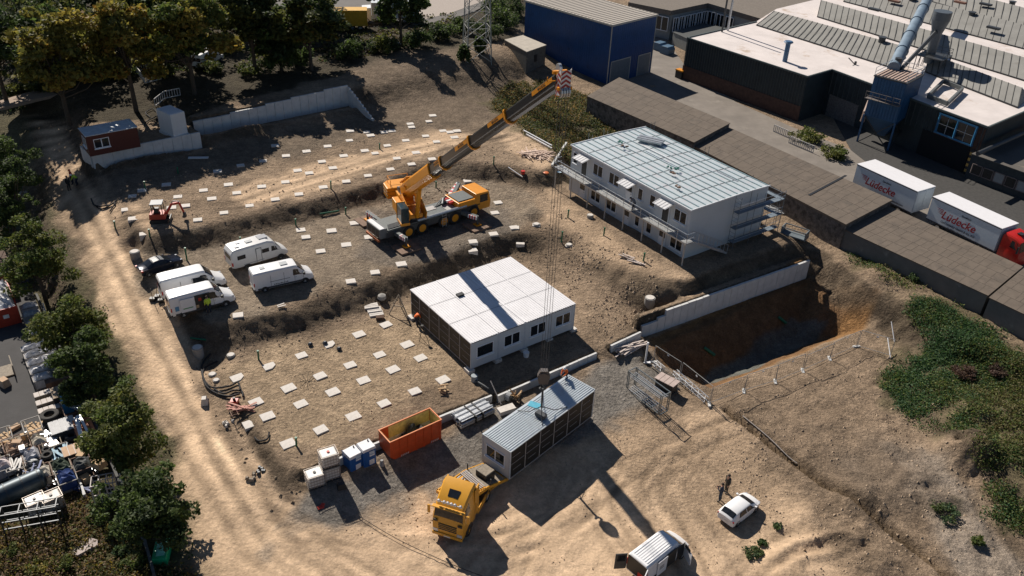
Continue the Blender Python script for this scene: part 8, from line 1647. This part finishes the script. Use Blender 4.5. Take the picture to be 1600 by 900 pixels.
for k in range(26):
    x = rk.uniform(20, 160); y = 690+(x-20)*.28+rk.uniform(-22, 62)*(1 if x < 120 else .7)
    q = random.Random(k); mb = sticks(rk.randint(2, 6), rk.uniform(.8, 2.2), .7, q, .12, .0, .9) if k % 2 else MB().rbox(0,0,0,rk.uniform(.4,1.1),rk.uniform(.3,.9),rk.uniform(.2,.8),rk.uniform(0,3),0,.9,.9)
    content(f'{["small pile","lone piece"][0 if k % 2 else 1]} of scrap among the stillages, {ORD[k]} counted from the tarmac side', x, y, rk.uniform(0,3), mb, fm[k % 8], 'scrap', dz=.02+.9*(k % 3 == 0), name='scrap')
# tank, IBCs, racks, skip
g = SP(12,784); mb = MB(); mb.tube((-3.6,0,.8),(2.6,0,.8),.78,n=24); mb.tube((2.6,0,.8),(2.8,0,.8),.78,.5,n=24); o = tag(mb.build('steel_tank', M('tank_slate', (.04,.06,.075), .45, .3, var=.3), loc=g, rz=YS-R(90)+R(8), smooth=True), 'long dark slate coloured steel tank lying at the lower left', 'tank'); mb = MB()
for k in range(6): mb.tube((-3.4+k*1.15,0,.8),(-3.32+k*1.15,0,.8),.81,n=24)
mb.build('band', STEEL, o)
ibc('white caged tank with a red cap in the weeds at the lower left', SP(48,812), YS-R(85), group='caged tanks in the scrap yard'); ibc('grey dirty caged tank right of the white one in the weeds', SP(74,806), YS-R(85), group='caged tanks in the scrap yard', rust=True)
def frame_rack(label, x, y, L, W_, H_, nx, nz, rz, mat):
    t = thing('frame_rack', label, 'rack', SP(x, y), rz); mb = MB()
    for i in range(nx+1): mb.beam((L*i/nx,0,0),(L*i/nx,0,H_),.09); mb.beam((L*i/nx,W_,0),(L*i/nx,W_,H_),.07); mb.beam((L*i/nx,0,H_),(L*i/nx,W_,H_),.06)
    for j in range(1, nz+1): mb.beam((0,0,H_*j/nz),(L,0,H_*j/nz),.08); mb.beam((0,W_,H_*j/nz),(L,W_,H_*j/nz),.06)
    mb.build('frame', mat, t); return t
frame_rack('dark steel rack of crossed bars standing in the weeds at the lower left', 10, 838, 3.6, .9, 2.0, 3, 3, R(18), STEEL); t = frame_rack('pale wheeled cage rack standing by the scrap yard fence', 150, 790, 1.5, 1.1, 1.9, 3, 4, R(20), M('rack_pale', (.42,.38,.36), .6))
g = SP(6,488); t = thing('scrap_skip', 'red skip heaped with white wrapping at the left edge', 'skip', g, YS); mb = MB(); Ls, Ws, Hh = 5.6, 2.3, 1.9
for y in (-Ws/2, Ws/2-.08): mb.box(-Ls/2,y,0,Ls/2,y+.08,Hh)
mb.box(-Ls/2,-Ws/2+.08,0,-Ls/2+.08,Ws/2-.08,Hh); mb.box(Ls/2-.08,-Ws/2+.08,0,Ls/2,Ws/2-.08,Hh); mb.box(-Ls/2+.08,-Ws/2+.08,0,Ls/2-.08,Ws/2-.08,.1)
for k in range(7): mb.box(-Ls/2+.3+k*.8,-Ws/2-.06,.05,-Ls/2+.42+k*.8,-Ws/2,Hh-.05); mb.box(-Ls/2-.06,-Ws/2+.2+k*.3,.05,-Ls/2,-Ws/2+.27+k*.3,Hh-.05)
mb.build('body', M('skip_red', (.42,.045,.02), .55, var=.2), t); MB().box(-Ls/2-.08,-.3,.9,-Ls/2-.062,.2,1.3).build('plate', PLATE, t)
tag(lumps(5.4, 2.1, 2.0, random.Random(4), 16, 8, .45).build('wrapping', PLAST, loc=g+V3(0,0,.02), rz=YS), 'heap of white wrapping bulging out of the red skip', 'wrapping')
mb = MB(); mb.box(-2.5,-1.2,0,2.5,1.2,2.2); tag(mb.build('dark_container', BRICKR, loc=SP(2,440), rz=YS), 'dark red brown container beyond the red skip at the left edge', 'container')
mb = MB(); mb.box(-.9,-1.3,0,.9,1.3,.12); mb.beam((-.9,-1.3,0),(-.9,-1.3,1.0),.08); mb.beam((.9,-1.3,0),(.9,-1.3,1.0),.08); mb.beam((-.9,-1.3,1.0),(.9,-1.3,1.0),.08); tag(mb.build('trolley', WOODG, loc=SP(-4,585), rz=YS), 'flat trolley cut off by the left edge of the picture', 'trolley')
mb = MB(); mb.rbox(0,0,0,.7,.9,.7,0,0,.8,.8); tag(mb.build('carton', M('cardboard', (.52,.36,.24), .9), loc=SP(8,602), rz=1), 'brown open carton standing alone on the tarmac', 'carton')
# boundary wall and fence rows
def low_wall(label, pts, h_, th, mat, name='boundary_wall'):
    P = [gat(*p) for p in pts]; o0 = P[0]; mb = MB()
    for a, b in zip(P[:-1], P[1:]):
        mb.beam(a-o0+V3(0,0,h_/2-.3), b-o0+V3(0,0,h_/2-.3), th, h_+.6)
    return tag(mb.build(name, mat, loc=o0), label, 'wall', None, 'thing')
low_wall('dark low boundary wall running down between scrap yard and trees', [(60,470),(100,560),(140,640),(165,705),(188,760),(210,812),(230,858),(244,910)], .9, .2, M('boundary_dark', (.10,.10,.095), .9, var=.3))
low_wall('thin concrete kerb running through the scrap yard', [(103,690),(118,735),(134,780)], .5, .2, CONC, name='kerb_wall'); low_wall('second thin concrete kerb left of the first in the scrap yard', [(50,735),(66,790)], .5, .2, CONC, name='kerb_wall')
for k in range(7): p = gat(*[(75,500),(108,575),(130,620),(150,665),(172,715),(195,770),(222,825)][k]); tag(MB().beam((0,0,0),(0,0,2.0),.07).build('fence_post', CONC, loc=p), f'thin fence post on the boundary wall, {ORD[k]} from the red skip', 'fence post', 'fence posts on the boundary wall')
g = gat(254,868); t = thing('plastic_box', 'bright green wrapped box by the boundary wall near the lower edge', 'box', g, R(100)); mb = MB(); mb.rbox(0,0,0,2.0,1.1,.7,0,0,.92,.9); mb.build('box', M('bright_green', (.02,.42,.17), .35, var=.3, sc=2), t, bevel=.05); mb = MB(); mb.rbox(.1,0,.7,1.5,.6,.06,.1,0,.6,.7); mb.build('cover', M('mint_cover', (.25,.62,.45), .3, var=.3), t)
mb = MB(); rg = np.random.RandomState(8); pts = [(1.5*math.cos(a)*rg.uniform(.8,1.1), 1.0*math.sin(a)*rg.uniform(.8,1.1)) for a in np.linspace(0, 2*math.pi, 12, endpoint=False)]; p = gat(118,852); mb.prism(pts, -.3, .12); tag(mb.build('concrete_patch', M('patch_pale', (.42,.36,.33), .9, var=.3, sc=2), loc=p), 'pale broken concrete slab lying in the weeds', 'slab')
for k, (x, y, r, m) in enumerate(((178,838,14,YELG),(60,895,20,YELG),(100,885,16,OLIVE),(210,885,18,(.10,.13,.02)),(20,870,16,OLIVE),(150,815,12,OLIVE),(190,868,12,TEALG))): bush_at('low '+['golden','yellow green','olive','bright green','tall olive','thin olive','dark green'][k]+' weed clump in the lower left corner', x, y, r, .9, 700+k, name='weed_clump', n=700, leaf=.11, c1=GREEN, c2=m, cat='weed', group='weed clumps in the lower left corner')
